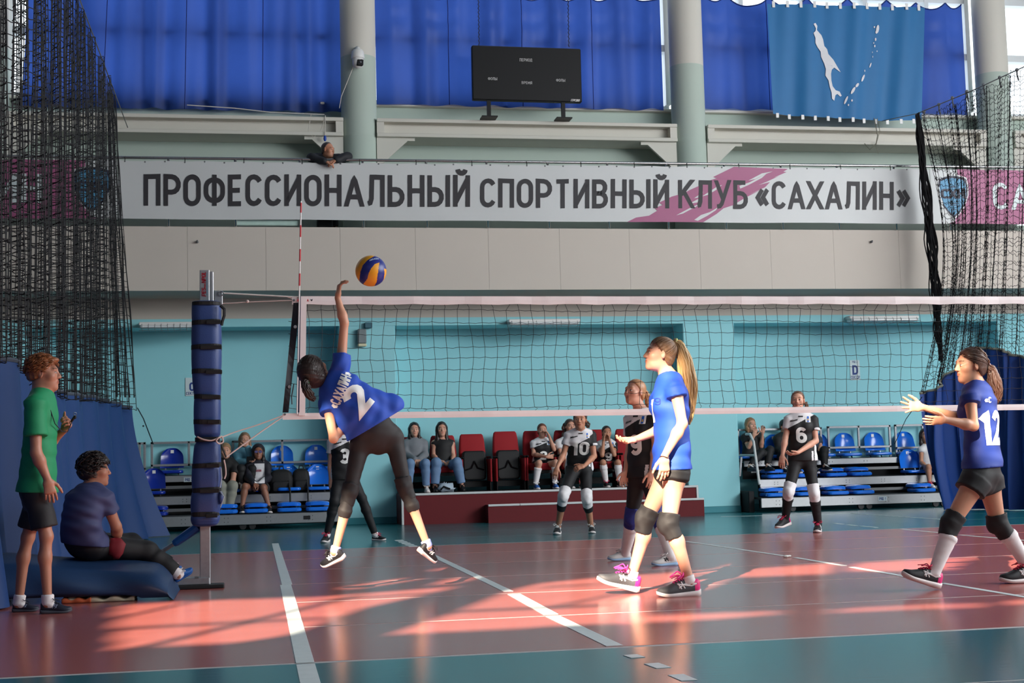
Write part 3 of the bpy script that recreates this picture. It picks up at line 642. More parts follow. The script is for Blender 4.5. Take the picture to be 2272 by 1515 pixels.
sign(411, 441, 838, 878, 'С', False, 'pale sector C sign on the blue wall beside the net post')
sign(1885, 1909, 799, 843, 'D', True, 'pale sector D sign on the blue wall at right')

# ---------------------------------------------------------------- hall dividers: net above, blue fabric below
def net_sheet(P, nu, nv, r, mat, parent, name, sides=3, jit=.012, seed=0, su=1, sv=1, drop=None):
    """cords along both directions of the surface P(u,v), one part"""
    rr = np.random.RandomState(seed); b = MB()
    for i in range(nu+1):
        pts = [P(i/nu, j/(nv*sv)) for j in range(nv*sv+1)]; b.tube(pts, r, sides, cap=False)
    for j in range(nv+1):
        if drop and rr.rand() < drop: continue
        sh = rr.uniform(-jit, jit)
        pts = [np.array(P(i/(nu*su), j/nv))+np.array((0, 0, sh+jit*rr.uniform(-1, 1))) for i in range(nu*su+1)]; b.tube(pts, r, sides, cap=False)
    o = b.build(name, mat, parent); o['kind'] = 'stuff'; return o
t = thing('hall_divider', 'dark folded net over a blue fabric skirt at the left side of the hall', 'divider net', (-1.9, 14.5, 0))
ztop = 6.25
def LP(u, v):
    y = 8.6+(19.95-8.6)*u; f = .10*math.sin(u*190)+.06*math.sin(u*67+1)
    top = ztop-.10*abs(math.sin(u*40)); bot = 1.72+.06*math.sin(u*9)
    flare = .30*max(0, (u-.93)/.07)*v
    return np.array((-1.93+f*(.35+.65*v)+flare*.9, y+.02*math.sin(v*30+u*100), top+(bot-top)*v))
net_sheet(LP, 175, 44, .0050, net_black, t, 'net_mesh', jit=.011, seed=4, su=2)
b = MB(); b.tube([(-1.93, 7, 6.3), (-1.93, 22.3, 6.28)], .008, 6); b.build('top_cable', steel_dull, t)
b = MB()
for k in range(8): b.tube([LP(.985+.002*k, v)+np.array((.02*math.sin(k*2+9*v), 0, 0)) for v in np.linspace(0, .96, 30)], .007, 4)
b.build('edge_bundle', net_black, t)
def LC(u, v):
    y = 8.4+(20.1-8.4)*u; zt_ = 1.78+.05*math.sin(u*9)-.10*max(0, u-.8)*0
    f = (.09*math.sin(u*95)+.06*math.sin(u*41+2))*(.5+.5*v); flare = .62*max(0, (u-.86)/.14)**1.5*(.38+.62*v**1.6)+.12*v**1.6
    return np.array((-1.93+f+flare, y+.15*v*max(0, u-.9)*10*.2, zt_*(1-v)+.012*v))
b = MB(); b.grid([[LC(i/220, j/14) for j in range(15)] for i in range(221)]); b.build('fabric_skirt', div_blue_shaded, t, True)
b = MB(); b.tube([LC(i/220, 0) for i in range(221)], .018, 5); b.build('skirt_hem', M('hem_grey', (70, 80, 92), .7), t)
b = MB(); b.tube([at(305, 905, 20.1), at(318, 928, 20.6), at(340, 985, 21.9)], .008, 5); b.sphere(at(318, 945, 20.9), .014, 6, 4); b.build('tie_cord', M('cord_dark', (40, 60, 70), .7), t)

t = thing('hall_divider', 'black net gathered over a blue curtain at the right side of the hall', 'divider net', (10.95, 20.2, 0))
YD = 20.9
def rpx(x, y, Y): return at(x, y, Y)
cab = lambda u: np.array((11.0+.0*u, 22.4-6.5*u, 6.22))
b = MB(); b.tube([at(1958, 268, 22.25), at(2035, 252, 20.6), at(2148, 205, 19.7), at(2290, 140, 18.6), at(2420, 60, 17.4)], .008, 6); b.build('top_cable', steel_dull, t)
top_path = [(2038, 256, 20.55), (2070, 262, 20.31), (2105, 235, 20.07), (2125, 238, 19.91), (2148, 208, 19.67), (2180, 200, 19.43), (2215, 190, 19.19), (2250, 160, 18.87), (2290, 155, 18.63), (2340, 140, 18.31)]
bot_path = [(2043, 872, 20.15), (2081, 862, 20.07), (2090, 843, 19.99), (2119, 811, 19.91), (2147, 789, 19.75), (2170, 772, 19.59), (2198, 772, 19.35), (2235, 782, 19.11), (2272, 793, 18.87), (2330, 800, 18.47)]
def poly_at(path, u):
    k = min(int(u*(len(path)-1)), len(path)-2); f = u*(len(path)-1)-k; a, c = path[k], path[k+1]
    return at(*[a[i]+(c[i]-a[i])*f for i in range(3)])
def RP(u, v):
    a, c = poly_at(top_path, u), poly_at(bot_path, u); p = a+(c-a)*v
    w = math.sin(math.pi*v)
    p = p+np.array((.06*math.sin(u*70+v*2)*(.4+.6*v), .05*math.sin(u*43), 0)); 
    p[0] += .38*(1-u)**2*w*1.0
    return p
net_sheet(RP, 58, 58, .0044, net_black, t, 'net_mesh', jit=.03, seed=6, su=4)
b = MB(); r2 = np.random.RandomState(8)
for k in range(26):
    o = r2.uniform(-.06, .06, 3); ph = r2.rand()*6; wgt = 1 if k < 18 else .7
    pts = []
    for v in np.linspace(0, 1 if k < 14 else r2.uniform(.55, .95), 44):
        q = [(2037, 252), (2048, 350), (2062, 470), (2072, 560), (2080, 660), (2084, 740), (2090, 800)]; kk = min(int(v*6), 5); f = v*6-kk
        x, y = q[kk][0]+(q[kk+1][0]-q[kk][0])*f, q[kk][1]+(q[kk+1][1]-q[kk][1])*f
        wd = .35+1.1*math.sin(math.pi*min(1, v*1.05))
        pts.append(at(x, y, 20.4)+o*wd*np.array((1, 1, .3))+np.array((.025*math.sin(v*34+ph), 0, .02*math.sin(v*55+ph))))
    b.tube(pts, .010, 4, cap=False)
o = b.build('gathered_bundle', net_black, t); o['kind'] = 'stuff'
for k, (x, y, Y) in enumerate(((2050, 248, 20.5), (2083, 232, 20.25), (2113, 217, 19.95), (2145, 203, 19.7), (2182, 188, 19.45), (2218, 172, 19.15), (2256, 155, 18.85))):
    b = MB(); p = at(x, y, Y); b.tube([p, p+np.array((0, 0, -.08)), p+np.array((.02, 0, -.16))], .012, 5); b.sphere(p, .028, 8, 5); b.build('hook_ring', steel_dull, t)
def RC(u, v):
    a = poly_at(bot_path, u); q = [(2140, 1128, 19.75), (2105, 1125, 20.07), (2125, 1127, 20.07), (2150, 1129, 19.99), (2180, 1130, 19.83), (2205, 1130, 19.67), (2225, 1131, 19.51), (2250, 1132, 19.27), (2280, 1134, 19.03), (2340, 1140, 18.55)]
    q[0] = (2098, 1125, 20.15); c = poly_at(q, u); c[2] = .012; p = a+(c-a)*v
    p[0] += .07*math.sin(u*46)*(.3+.7*v)+.03*math.sin(u*90+v*3); p[1] += .05*math.sin(u*31+1)
    p[0] -= .10*math.sin(math.pi*v)*(1-u)
    return p
b = MB(); b.grid([[RC(i/150, j/16) for j in range(17)] for i in range(151)]); b.build('fabric_skirt', M('divider_fabric_right_lit', (20, 66, 146), .6, .06, 5, .06, 200), t, True)  # same skirt fabric, colour lightened to stand for the better lit right side
b = MB(); b.tube([RC(i/150, 0)+np.array((0, -.01, 0)) for i in range(151)], .02, 5); b.build('skirt_hem', M('hem_pale', (130, 132, 120), .7), t)
b = MB(); b.tube([at(2046, 880, 20.07), at(2010, 930, 20.79), at(1985, 985, 21.03)], .006, 5); b.build('tie_cord', M('cord_dark', (40, 60, 70), .7), t)
# ================================================================== SEATING, STAGE, NET, MAT
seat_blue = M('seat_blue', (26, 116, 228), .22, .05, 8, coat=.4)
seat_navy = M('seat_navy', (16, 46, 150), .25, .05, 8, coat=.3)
red_cloth = M('seat_red_cloth', (150, 15, 26), .8, .08, 30, .1, 300)
stage_red = M('stage_red', (98, 7, 18), .75, .12, 20, .08, 300)
trim_white = M('trim_white', (205, 208, 208), .4, .05)
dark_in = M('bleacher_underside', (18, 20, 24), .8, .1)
deck_m = M('deck_dark', (46, 50, 54), .7, .1)
wheel_m = M('wheel_dark', (30, 31, 33), .5, .1)

def stadium_seat(x, y, z, mat, label, w=.36, number=None, folded=False, hidden=False):
    """moulded seat: pan, backrest and number plate, or folded flat in two leaves"""
    t = thing('stadium_seat', label, 'seat', (x, y, z), 'blue seats on the bleachers')
    if folded:
        b = MB()
        b.loft([[(x+a, y-.02+.005*k, z+c) for a, c in rrect(w-.02*(k in (0, 3)), .05-.012*(k in (0, 3)), .018, 3, 0, .035)] if False else [(x+a, y-.20+c, z+h) for a, c in rrect(w-i, .40-i, .07, 4, 0, .2)] for k, (h, i) in enumerate(((.012, .03), (.025, 0), (.055, 0), (.072, .03)))], True, True); b.build('seat_pan', mat, t, False)
        b = MB()
        b.loft([[(x+a, y-.16+c+(.05 if h > .1 else 0), z+h-.06*abs(a/w)**2+.012*c) for a, c in rrect(w-i, .36-i, .1, 5, 0, .2)] for h, i in ((.10, .03), (.112, 0), (.14, 0), (.155, .03))], True, True); b.build('backrest', mat, t, False)
        
        for sg in (-1, 1): b = MB(); b.tube([(x+sg*w*.3, y+.1, z), (x+sg*w*.3, y+.1, z+.1)], .012, 6); b.build('bracket', steel, t)
        return t
    b = MB(); n = 12
    prof = lambda i, j: (x-w/2+w*i/n, y-.16+.34*j/8, z+.075-.02*math.sin(math.pi*i/n)-.012*math.sin(math.pi*j/8)+.012*(j < 1)*-1.5)
    top = [[prof(i, j) for j in range(9)] for i in range(n+1)]
    b.loft([[(x+a, y+.01+c, z+h) for a, c in rrect(w-i, .36-i, .06, 4)] for h, i in ((.03, .03), (.042, 0), (.066, 0), (.082, .03), (.072, .09))], True, True)
    b.build('seat_pan', mat, t, True)
    b = MB(); h = .31
    def back(u, v, off):      # u -1..1, v 0..1
        ww = w/2*(1.0-.10*v-.32*max(0, (v-.62)/.38)**2.2); return (x+u*ww, y+.155+.06*v+.045*u*u*-1+off+.025*math.sin(v*3.1), z+.115+h*v*(1-.10*abs(u)**3*(v > .6)))
    F = [[back(-1+2*i/14, j/12, 0) for j in range(13)] for i in range(15)]; Bk = [[back(-1+2*i/14, j/12, .022) for j in range(13)] for i in range(15)]
    b.grid([r[::-1] for r in F]); b.grid(Bk)
    bd = lambda G: [G[i][0] for i in range(15)]+[G[14][j] for j in range(1, 13)]+[G[i][12] for i in range(13, -1, -1)]+[G[0][j] for j in range(11, 0, -1)]
    b.loft([bd(F), bd(Bk)]); b.build('backrest', mat, t, True)
    b = MB(); p = back(0, .82, -.004); b.obox(p, (.024, 0, 0), (0, .003, .0004), (0, .002, .024)); b.build('number_plate', white_p, t)
    b = MB(); b.tube([(x-.1, y+.1, z), (x-.1, y+.16, z+.06), (x-.1, y+.19, z+.2)], .012, 6); b.build('bracket', steel, t)
    b = MB(); b.tube([(x+.1, y+.1, z), (x+.1, y+.16, z+.06), (x+.1, y+.19, z+.2)], .012, 6); b.build('bracket', steel, t)
    return t

# heights of the three bleacher rows (deck level = top of the fascia)
RY = [21.35, 21.78, 22.16]
RZ = [Z(1850, 1100, RY[0]), Z(1850, 1059, RY[1]), Z(1850, 1017, RY[2])]
def bleacher(x0s, x1, label, plates, rails, end_panel):
    t = thing('bleacher', label, 'bleacher', ((x0s[0]+x1)/2, 21.9, 0))
    for k in range(3):
        x0 = x0s[k]; y, z = RY[k], RZ[k]; hgt = (.155, .13, .10)[k]
        b = MB(); b.box(x0, x1, y, y+.03, z-hgt, z, bev=.006); fas = b.build('fascia', alu, t)
        nb = int((x1-x0)/.62)
        for q in range(nb):
            for dz in (-.05, -hgt+.045):
                for dx in (0, .055):
                    xx = x0+.25+.62*q+dx; b = MB(); b.sphere((xx, y-.002, z+dz), (.008, .004, .008), 6, 3); b.build('bolt', steel_dull, fas)
        b = MB(); b.box(x0, x1, y+.001, RY[k+1]+.05 if k < 2 else Y_REC-.02, z-.02, z+.004); b.build('deck', deck_m, t)
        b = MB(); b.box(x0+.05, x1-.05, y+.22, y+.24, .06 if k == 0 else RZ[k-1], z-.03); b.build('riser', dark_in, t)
        if k: b = MB(); b.box(x0+.1, x1, y-.06, y-.03, z-hgt-.10, z-hgt-.055); b.build('rail_strip', steel_dull, t)
    for x in np.arange(x0s[0]+.4, x1, 1.3):
        b = MB(); b.tube([(x, RY[0]+.03, .055), (x, RY[0]+.07, .055)], .05, 12); b.tube([(x+.14, RY[0]+.03, .055), (x+.14, RY[0]+.07, .055)], .05, 12); b.build('wheel', wheel_m, t)
        b = MB(); b.box(x-.02, x+.16, RY[0]+.02, RY[0]+.12, .08, RZ[0]-.15); b.build('wheel_bracket', dark_in, t)
    for px, py, w, txt, row in plates:
        p = at(px, py, RY[row]-.004); b = MB(); b.box(p[0]-.075, p[0]+.075, RY[row]-.006, RY[row], p[2]-.035, p[2]+.035); pb = b.build('row_plate', M('sign_board', (206, 220, 222), .5), t)
        b = MB(); text_mesh(b, txt, (p[0], RY[row]-.008, p[2]), (1, 0, 0), (0, 0, 1), .036, .105, t=.24, center=True); b.build('lettering', ink_blue, pb)
    for px0, px1, py0, py1, pm in rails:
        a, c = at(px0, py0, 22.45), at(px1, py1, 22.45); m = at(pm, py0, 22.45)[0]
        b = MB(); r = .018
        for p, q in (((a[0], a[2]), (c[0], a[2])), ((a[0], c[2]), (c[0], c[2])), ((a[0], a[2]), (a[0], RZ[2])), ((c[0], a[2]), (c[0], RZ[2])), ((m, a[2]), (m, c[2]))): b.obox(((p[0]+q[0])/2, 22.45, (p[1]+q[1])/2), (abs(p[0]-q[0])/2+r, 0, 0), (0, r, 0), (0, 0, abs(p[1]-q[1])/2+r), bev=.004)
        b.build('back_rail', steel, t)
    return t
xr0 = [X(1689, 1110, RY[0]), X(1686, 1070, RY[1]), X(1651, 1030, RY[2])]
tr = bleacher(xr0, 12.4, 'grey stepped bleacher with blue seats in the right wall recess', [(1958, 1106, 20, 'РЯД 1', 0)], [(1837, 1975, 948, 990, 1904), (1986, 2060, 944, 992, 2046), (1600+160*.231, 1600+965*.231, 954, 1010, 1735)], True)
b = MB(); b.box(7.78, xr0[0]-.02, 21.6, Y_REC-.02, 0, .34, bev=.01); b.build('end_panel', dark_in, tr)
b = MB(); b.tube([at(1655, 963, 22.0), at(1664, 963, 21.9), at(1672, 980, 21.7), at(1685, 1075, 21.4)], .022, 8); b.tube([at(1642, 1010, 22.2), at(1675, 1010, 21.75)], .018, 8); b.build('guard_rail', trim_white, tr)
b = MB(); b.obox(at(1643, 1035, 21.95), (.018, 0, 0), (0, .018, 0), (.02, 0, .16), bev=.005); b.build('guard_post', steel, tr)
xl1 = 1.22
tl = bleacher([-3.2, -3.2, -3.2], xl1, 'grey stepped bleacher with blue seats in the left wall recess', [(419, 1064, 20, 'РЯД 2', 2)], [(337, 493, 983, 1029, 419), (517, 735, 980, 1023, 626), (300, 321, 984, 1040, 310)], False)
p = at(681, 1148, RY[0]-.003); b = MB(); b.box(p[0]-.05, p[0]+.05, RY[0]-.006, RY[0], p[2]-.028, p[2]+.028); b.build('hand_hole', dark_in, tl)

def seat_at(px, row, mat, label, folded=False, dy=.12, py=1010):
    x = X(px, py, RY[row]+dy+.1); return stadium_seat(x, RY[row]+dy+.03, RZ[row]+.004, mat, label, folded=folded)
pos = ['first', 'second', 'third', 'fourth', 'fifth', 'sixth']
S = [ # right bleacher
 (1656, 2, 0, 'blue seat under the bobbed woman in black at the top of the right bleacher'), (1724, 2, 0, 'blue top row seat behind the arm of player number 6'), (1822, 2, 0, 'blue top row seat just right of player number 6'),
 (1880, 2, 0, 'empty upright blue seat with a torn number plate, right bleacher top row'), (1946, 2, 0, 'empty upright blue seat in the middle of three, right bleacher top row'), (2014, 2, 0, 'empty upright blue seat nearest the dark girl in white, right bleacher top row'),
 (2022, 1, 0, 'upright blue seat alone in the middle row of the right bleacher'), (2062, 1, 0, 'blue seat under the girl in white beside the right curtain'),
 (1713, 1, 1, 'folded blue seat leftmost in the middle row of the right bleacher'), (1778, 1, 1, 'folded blue seat behind the knees of player number 6, middle row'), (1843, 1, 1, 'folded blue seat right of player number 6, middle row'), (1898, 1, 1, 'folded blue seat rightmost of four in the middle row of the right bleacher'),
 (1709, 0, 1, 'folded blue seat leftmost in the bottom row of the right bleacher'), (1776, 0, 1, 'folded blue seat between the knees of player number 6, bottom row'), (1845, 0, 1, 'folded blue seat right of player number 6, bottom row'), (1901, 0, 1, 'folded blue seat left of the row 1 plate on the right bleacher'), (2036, 0, 1, 'folded blue seat by the white shoe, bottom row of the right bleacher')]
for px, row, f, lab in S: seat_at(px, row, seat_blue, lab, bool(f))
S = [(381, 2, 0, 'dark blue seat left of the padded post in the top row'), (545, 2, 0, 'blue seat under the girl in pale denim'), (626, 2, 0, 'shiny upright blue seat above the black backpacks'), (702, 2, 0, 'shiny upright blue seat beside player number 3, top row'),
 (340, 1, 0, 'dark blue seat by the edge of the left curtain, middle row'), (507, 1, 0, 'blue seat under the boy in black behind the padded post'), (571, 1, 0, 'blue seat under the hooded girl with glasses'), (640, 1, 0, 'blue seat behind the black backpacks'), (705, 1, 0, 'upright blue seat beside player number 3, middle row'),
 (345, 0, 1, 'folded blue seat by the foot of the left curtain, bottom row'), (500, 0, 1, 'folded blue seat at the feet of the boy in black'), (567, 0, 1, 'folded blue seat between the feet of the hooded girl'), (640, 0, 1, 'folded blue seat below the black backpacks'), (703, 0, 1, 'folded blue seat beside the legs of player number 3')]
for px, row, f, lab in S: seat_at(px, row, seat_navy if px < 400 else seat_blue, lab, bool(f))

# backpacks
def backpack(px, py, Y, w, h, label):
    p = at(px, py, Y); t = thing('backpack', label, 'backpack', p, 'black backpacks on the left bleacher')
    bk = M('backpack_black', (16, 17, 20), .7, .2, 30, .3, 80)
    b = MB(); b.loft([[(p[0]+a*(1-.0*k), Y+c, p[2]+z) for a, c in rrect(w*s, .2*s, .07*s, 4)] for z, s in ((0, .8), (.02, 1), (h*.6, 1), (h*.85, .88), (h*.96, .6), (h, .25))], True, True); b.build('main_compartment', bk, t, True)
    b = MB(); b.loft([[(p[0]+a, Y-.11+c*.4, p[2]+z) for a, c in rrect(w*.72*s, .12*s, .03*s, 3)] for z, s in ((.02, .8), (.04, 1), (h*.42, 1), (h*.5, .7))], True, True); b.build('front_pocket', bk, t, True)
    b = MB(); b.tube([(p[0]-.03, Y, p[2]+h-.01), (p[0]-.02, Y, p[2]+h+.04), (p[0]+.03, Y, p[2]+h+.04), (p[0]+.04, Y, p[2]+h-.01)], .009, 5); b.build('handle', bk, t)
    b = MB(); b.tube([(p[0]+w*.3, Y-.1, p[2]+h*.5), (p[0]+w*.36, Y-.22, p[2]+.02), (p[0]+w*.36, Y-.26, p[2]-.1), (p[0]+w*.38, Y-.27, p[2]-.3)], .014, 5); b.build('strap', bk, t)
backpack(624, 1093, 21.93, .36, .36, 'larger black backpack with a long hanging strap on the left bleacher')
backpack(668, 1091, 21.97, .27, .36, 'smaller black backpack leaning right of the larger one')

# red stage and theatre chairs
SX0, SX1 = X(890, 1100, 21.2), X(1549, 1080, 21.2); SY = 21.2
SZ = Z(1240, 1086, SY)
t = thing('red_stage', 'dark red platform with white edging along the wall between the bleachers', 'platform', ((SX0+SX1)/2, 21.8, 0))
b = MB(); b.box(SX0, SX1, SY, Y_REC-.02, 0, SZ-.005); b.build('platform', stage_red, t)
b = MB(); b.box(SX0, SX1, SY-.008, Y_REC-.02, SZ-.006, SZ); b.build('platform_top', M('stage_top', (46, 40, 44), .8, .1), t)
b = MB(); b.box(SX0, SX1, SY-.016, SY+.03, SZ-.028, SZ+.006, bev=.006); b.build('edge_trim', trim_white, t)
for x in (SX0, SX1-.035): b = MB(); b.box(x, x+.035, SY-.014, SY+.02, 0, SZ-.02, bev=.005); b.build('corner_trim', trim_white, t)
TX0 = X(1083, 1140, 20.95); TZ = Z(1240, 1115, 20.93)
b = MB(); b.box(TX0, SX1, 20.93, SY-.002, 0, TZ-.005); b.build('step', stage_red, t)
for a, c in ((TX0, X(1153, 1118, 20.93)), (X(1153.6, 1118, 20.93), SX1)): b = MB(); b.box(a, c, 20.915, 20.97, TZ-.026, TZ+.006, bev=.005); b.build('step_trim', trim_white, t)

def theatre_chair(px, up, label, h=1.0):
    x = X(px, 1030, 22.1); y = 21.95; z = SZ+.002; w = .44
    t = thing('theatre_chair', label, 'chair', (x, y, z), 'red theatre chairs on the stage')
    b = MB(); lean = .10; bh = .62*h
    R = []
    for v, ww, dd in ((0, .88, .05), (.05, .94, .08), (.5, 1.0, .10), (.85, .93, .08), (.96, .86, .06), (1.0, .76, .03)):
        R.append([(x+a*ww, y+.24+lean*v+c, z+.30+bh*v) for a, c in rrect(w*.98, dd, dd*.45, 3)])
    b.loft(R, True, True); b.build('backrest', red_cloth, t, True)
    if up:
        u = M('seat_shell_black', (15, 15, 17), .55, .1, spec=.3); b = MB()
        b.loft([[(x+a*s, y+.05+yo+.10*(c+.21), z+.20+c+.2) for a, c in rrect(w*.84*s, .46*s, .05, 3)] for yo, s in ((.0, .94), (.012, 1), (.05, 1), (.06, .96))], True, True); pan = b.build('seat_shell', u, t)
        b = MB(); b.loft([[(x+a, y+.062+yo+.10*(c+.21), z+.40+c) for a, c in rrect(w*.72, .40, .03, 3)] for yo in (-.018, -.010)], True, True); b.build('shell_panel', M('seat_shell_rim', (24, 24, 26), .5, .1, spec=.3), pan)
        b = MB()
        for s in (-1, 1): b.tube([(x+s*.15, y+.036, z+.33), (x+s*.05, y+.044, z+.36), (x, y+.052, z+.47)], .012, 4)
        b.build('shell_rib', u, pan)
        b = MB(); b.loft([[(x+a, y+.10+yo+.08*(c+.21), z+.42+c) for a, c in rrect(w*.82, .40, .07, 3)] for yo in (0, .09)], True, True); b.build('seat_cushion', red_cloth, t)
    else:
        b = MB(); b.loft([[(x+a*s, y+.02+c*s, z+zz) for a, c in rrect(w*.86, .44, .07, 4)] for zz, s in ((.30, .94), (.32, 1), (.38, 1), (.405, .95), (.41, .8))], True, True); b.build('seat_cushion', red_cloth, t, True)
        b = MB(); b.loft([[(x+a, y+.03+c, z+zz) for a, c in rrect(w*.8, .40, .05, 3)] for zz in (.25, .298)], True, True); b.build('seat_shell', M('seat_shell_black', (15, 15, 17), .55, .1, spec=.3), t)
    for s in (-1, 1):
        b = MB(); b.prism([(-.17, .0), (.2, 0), (.26, .36), (-.17, .36)], (x+s*w*.5-.012+s*.008, y, z+.14), (0, 1, 0), (0, 0, 1), (.024, 0, 0), bev=.006); b.build('arm_panel', red_cloth, t)
        b = MB(); b.box(x+s*w*.5-.012, x+s*w*.5+.012, y-.20, y+.2, z+.505, z+.54, bev=.010); b.build('armrest', black_p, t)
        b = MB(); b.box(x+s*w*.5-.011, x+s*w*.5+.011, y-.14, y+.22, z, z+.15, bev=.006); b.build('leg', black_p, t)
    b = MB(); b.box(x-w*.5, x+w*.5, y+.14, y+.18, z+.06, z+.16); b.build('crossbar', black_p, t)
for px, up, lab, h in ((916, False, 'red theatre chair under the girl in the grey hoodie', .93), (986, False, 'red theatre chair under the girl in the black tank top', .95), (1051, True, 'left of the two empty red theatre chairs with raised seats', .97),
                    (1126, True, 'right of the two empty red theatre chairs with raised seats', 1.02), (1193, False, 'red theatre chair under the seated player number 2', 1.02), (1262, False, 'red theatre chair behind player number 10', 1.02), (1331, False, 'red theatre chair under the girl resting her chin on her hands', 1.02), (1399, False, 'red theatre chair mostly hidden by player number 9', 1.02)):
    theatre_chair(px, up, lab, h)
# low black wire rack behind and a crumpled pale bag by the boots
p = at(990, 1089, 21.45); t = thing('cloth_bag', 'crumpled pale cloth bag on the stage between the denim girl\'s feet', 'bag', p)
b = MB(); r = np.random.RandomState(2); Rg = []
for k, (zz, s) in enumerate(((0, .9), (.03, 1.1), (.07, .9), (.10, .6), (.12, .25))): Rg.append([(p[0]+.12*s*math.cos(q*.3927)*(1+.25*r.randn()*.6), p[1]+.07*s*math.sin(q*.3927)*(1+.1*r.randn()), p[2]+zz+.012*r.randn()) for q in range(16)])
b.loft(Rg, True, True); b.build('bag_body', M('bag_pale', (170, 186, 200), .8, .15, 20), t, True)
b = MB(); b.tube([p+np.array((-.09, -.06, .02)), p+np.array((-.05, -.09, .07)), p+np.array((.05, -.08, .03))], .014, 5); b.build('strap', black_p, t)

# ---------------------------------------------------------------- volleyball net, antenna, post
net_white = M('net_tape_white', (238, 229, 228), .6, .06, 12)
net_dark = M('net_side_band', (20, 22, 32), .55, .1)
NX = at(665, 655, NET_Y)[0]
t = thing('volleyball_net', 'black volleyball net with white tapes and a red and white antenna', 'net', (NX, NET_Y, 1.3))
zt_ = lambda x: 2.262-.004*(x-NX)+.0*x; zb_ = lambda x: 1.312-.0062*(x-NX)
xa, xe = at(648, 660, NET_Y)[0], 8.6
def tape_(x0, x1, z0, z1, name, y=NET_Y, th=.012, mat=net_white, n=60, wob=.003):
    b = MB(); R = []
    for k in range(n+1):
        x = x0+(x1-x0)*k/n; q = wob*math.sin(x*9)+wob*.6*math.sin(x*23); R.append([(x, y-th/2+q, z0(x)), (x, y-th/2+q-.002, (z0(x)+z1(x))/2), (x, y-th/2+q, z1(x)), (x, y+th/2+q, z1(x)), (x, y+th/2+q, z0(x))])
    b.loft(R, True, True); return b.build(name, mat, t)
tb = tape_(xa, xe, lambda x: zt_(x)-.066+.004*math.sin(x*31), lambda x: zt_(x), 'top_tape', wob=.004)
lb = tape_(at(627, 920, NET_Y)[0], xe, lambda x: zb_(x)-.024-.004, lambda x: zb_(x)+.022, 'bottom_tape')
b = MB(); q = [at(651, 672, NET_Y), at(666, 672, NET_Y), at(640, 915, NET_Y), at(627, 915, NET_Y)]; 
R = []
for v in np.linspace(0, 1, 14):
    l_, r_ = q[0]+(q[3]-q[0])*v, q[1]+(q[2]-q[1])*v; o = np.array((0, .012*math.sin(v*7), 0)); R.append([l_+o+np.array((0, -.006, 0)), r_-o+np.array((0, -.006, 0)), r_-o+np.array((0, .006, 0)), l_+o+np.array((0, .006, 0))])
b.loft(R, True, True); sb = b.build('side_band', net_dark, t)
for x, y in ((655, 725), (642, 858)): b = MB(); p = at(x, y, NET_Y-.01); b.tube([p+np.array((0, -.012, 0)), p+np.array((0, .004, 0))], .013, 10); b.build('eyelet', steel, sb)
b = MB(); R = []
for v in np.linspace(0, 1, 10):
    l_, r_ = at(667, 658, NET_Y)*(1-v)+at(663, 922, NET_Y)*v, at(680, 658, NET_Y)*(1-v)+at(677, 922, NET_Y)*v; R.append([l_+np.array((0, -.016, 0)), r_+np.array((0, -.016, 0)), r_+np.array((0, .016, 0)), l_+np.array((0, .016, 0))])
b.loft(R, True, True); b.build('antenna_sleeve', net_white, t)
b = MB(); R = []
for v in np.linspace(0, 1, 8):
    l_, r_ = at(662, 658, NET_Y)*(1-v)+at(660.5, 915, NET_Y)*v, at(667, 658, NET_Y)*(1-v)+at(664, 915, NET_Y)*v; R.append([l_+np.array((0, -.02, 0)), r_+np.array((0, -.02, 0)), r_+np.array((0, -.008, 0)), l_+np.array((0, -.008, 0))])
b.loft(R, True, True); b.build('sleeve_edge', M('sleeve_navy', (28, 28, 62), .6), t)
an = MB(); 
a0, a1 = at(668, 446, NET_Y-.02), at(664, 656, NET_Y-.02); ys = [446, 450, 472, 500, 526, 553, 580, 607, 634, 660]
b = MB(); b.tube([a0, a0+(a1-a0)*(915-446)/(656-446)], .0055, 8); ant = b.build('antenna_rod', M('antenna_white', (228, 226, 224), .4), t)
ar = M('antenna_red', (190, 28, 44), .4)
for y0, y1 in ((450, 472), (500, 526), (553, 580), (607, 634)):
    b = MB(); f = lambda y: a0+(a1-a0)*(y-446)/(656-446); b.tube([f(y0), f(y1)], .0068, 8); b.build('red_band', ar, ant)
cordm = M('net_cord', (22, 24, 28), .7, .1)
xv = [at(682+28.6*k-.08*k*k*.05, 700, NET_Y)[0] for k in range(0, 70)]
xv = list(np.arange(at(683, 700, NET_Y)[0], xe, .1005)); r = np.random.RandomState(11)
zc = lambda x, j: zt_(x)-.066-.045-(zt_(x)-.066-.045-(zb_(x)+.055))*j/8
NP = {}
for i, x in enumerate(xv):
    for j in range(9): NP[i, j] = np.array((x+.012*math.sin(j*.9+i*.35)+r.uniform(-.006, .006), NET_Y+r.uniform(-.006, .006)+.01*math.sin(i*.3), zc(x, j)+.01*math.sin(i*.21+j)+r.uniform(-.004, .004)))
for i, x in enumerate(xv):
    b = MB(); kk = r.uniform(-.03, .03); pts = [(x+kk, NET_Y, zt_(x)-.064), (x+kk*.4, NET_Y+.004, zt_(x)-.088)]+[NP[i, j] for j in range(9)]
    kk = r.choice((-1, 1))*r.uniform(0, .035); pts += [(x+kk, NET_Y, zb_(x)+.038), (x+kk*.3, NET_Y, zb_(x)+.02)]; b.tube(pts, .0019, 4, cap=False); b.build('vertical_cord', cordm, t)
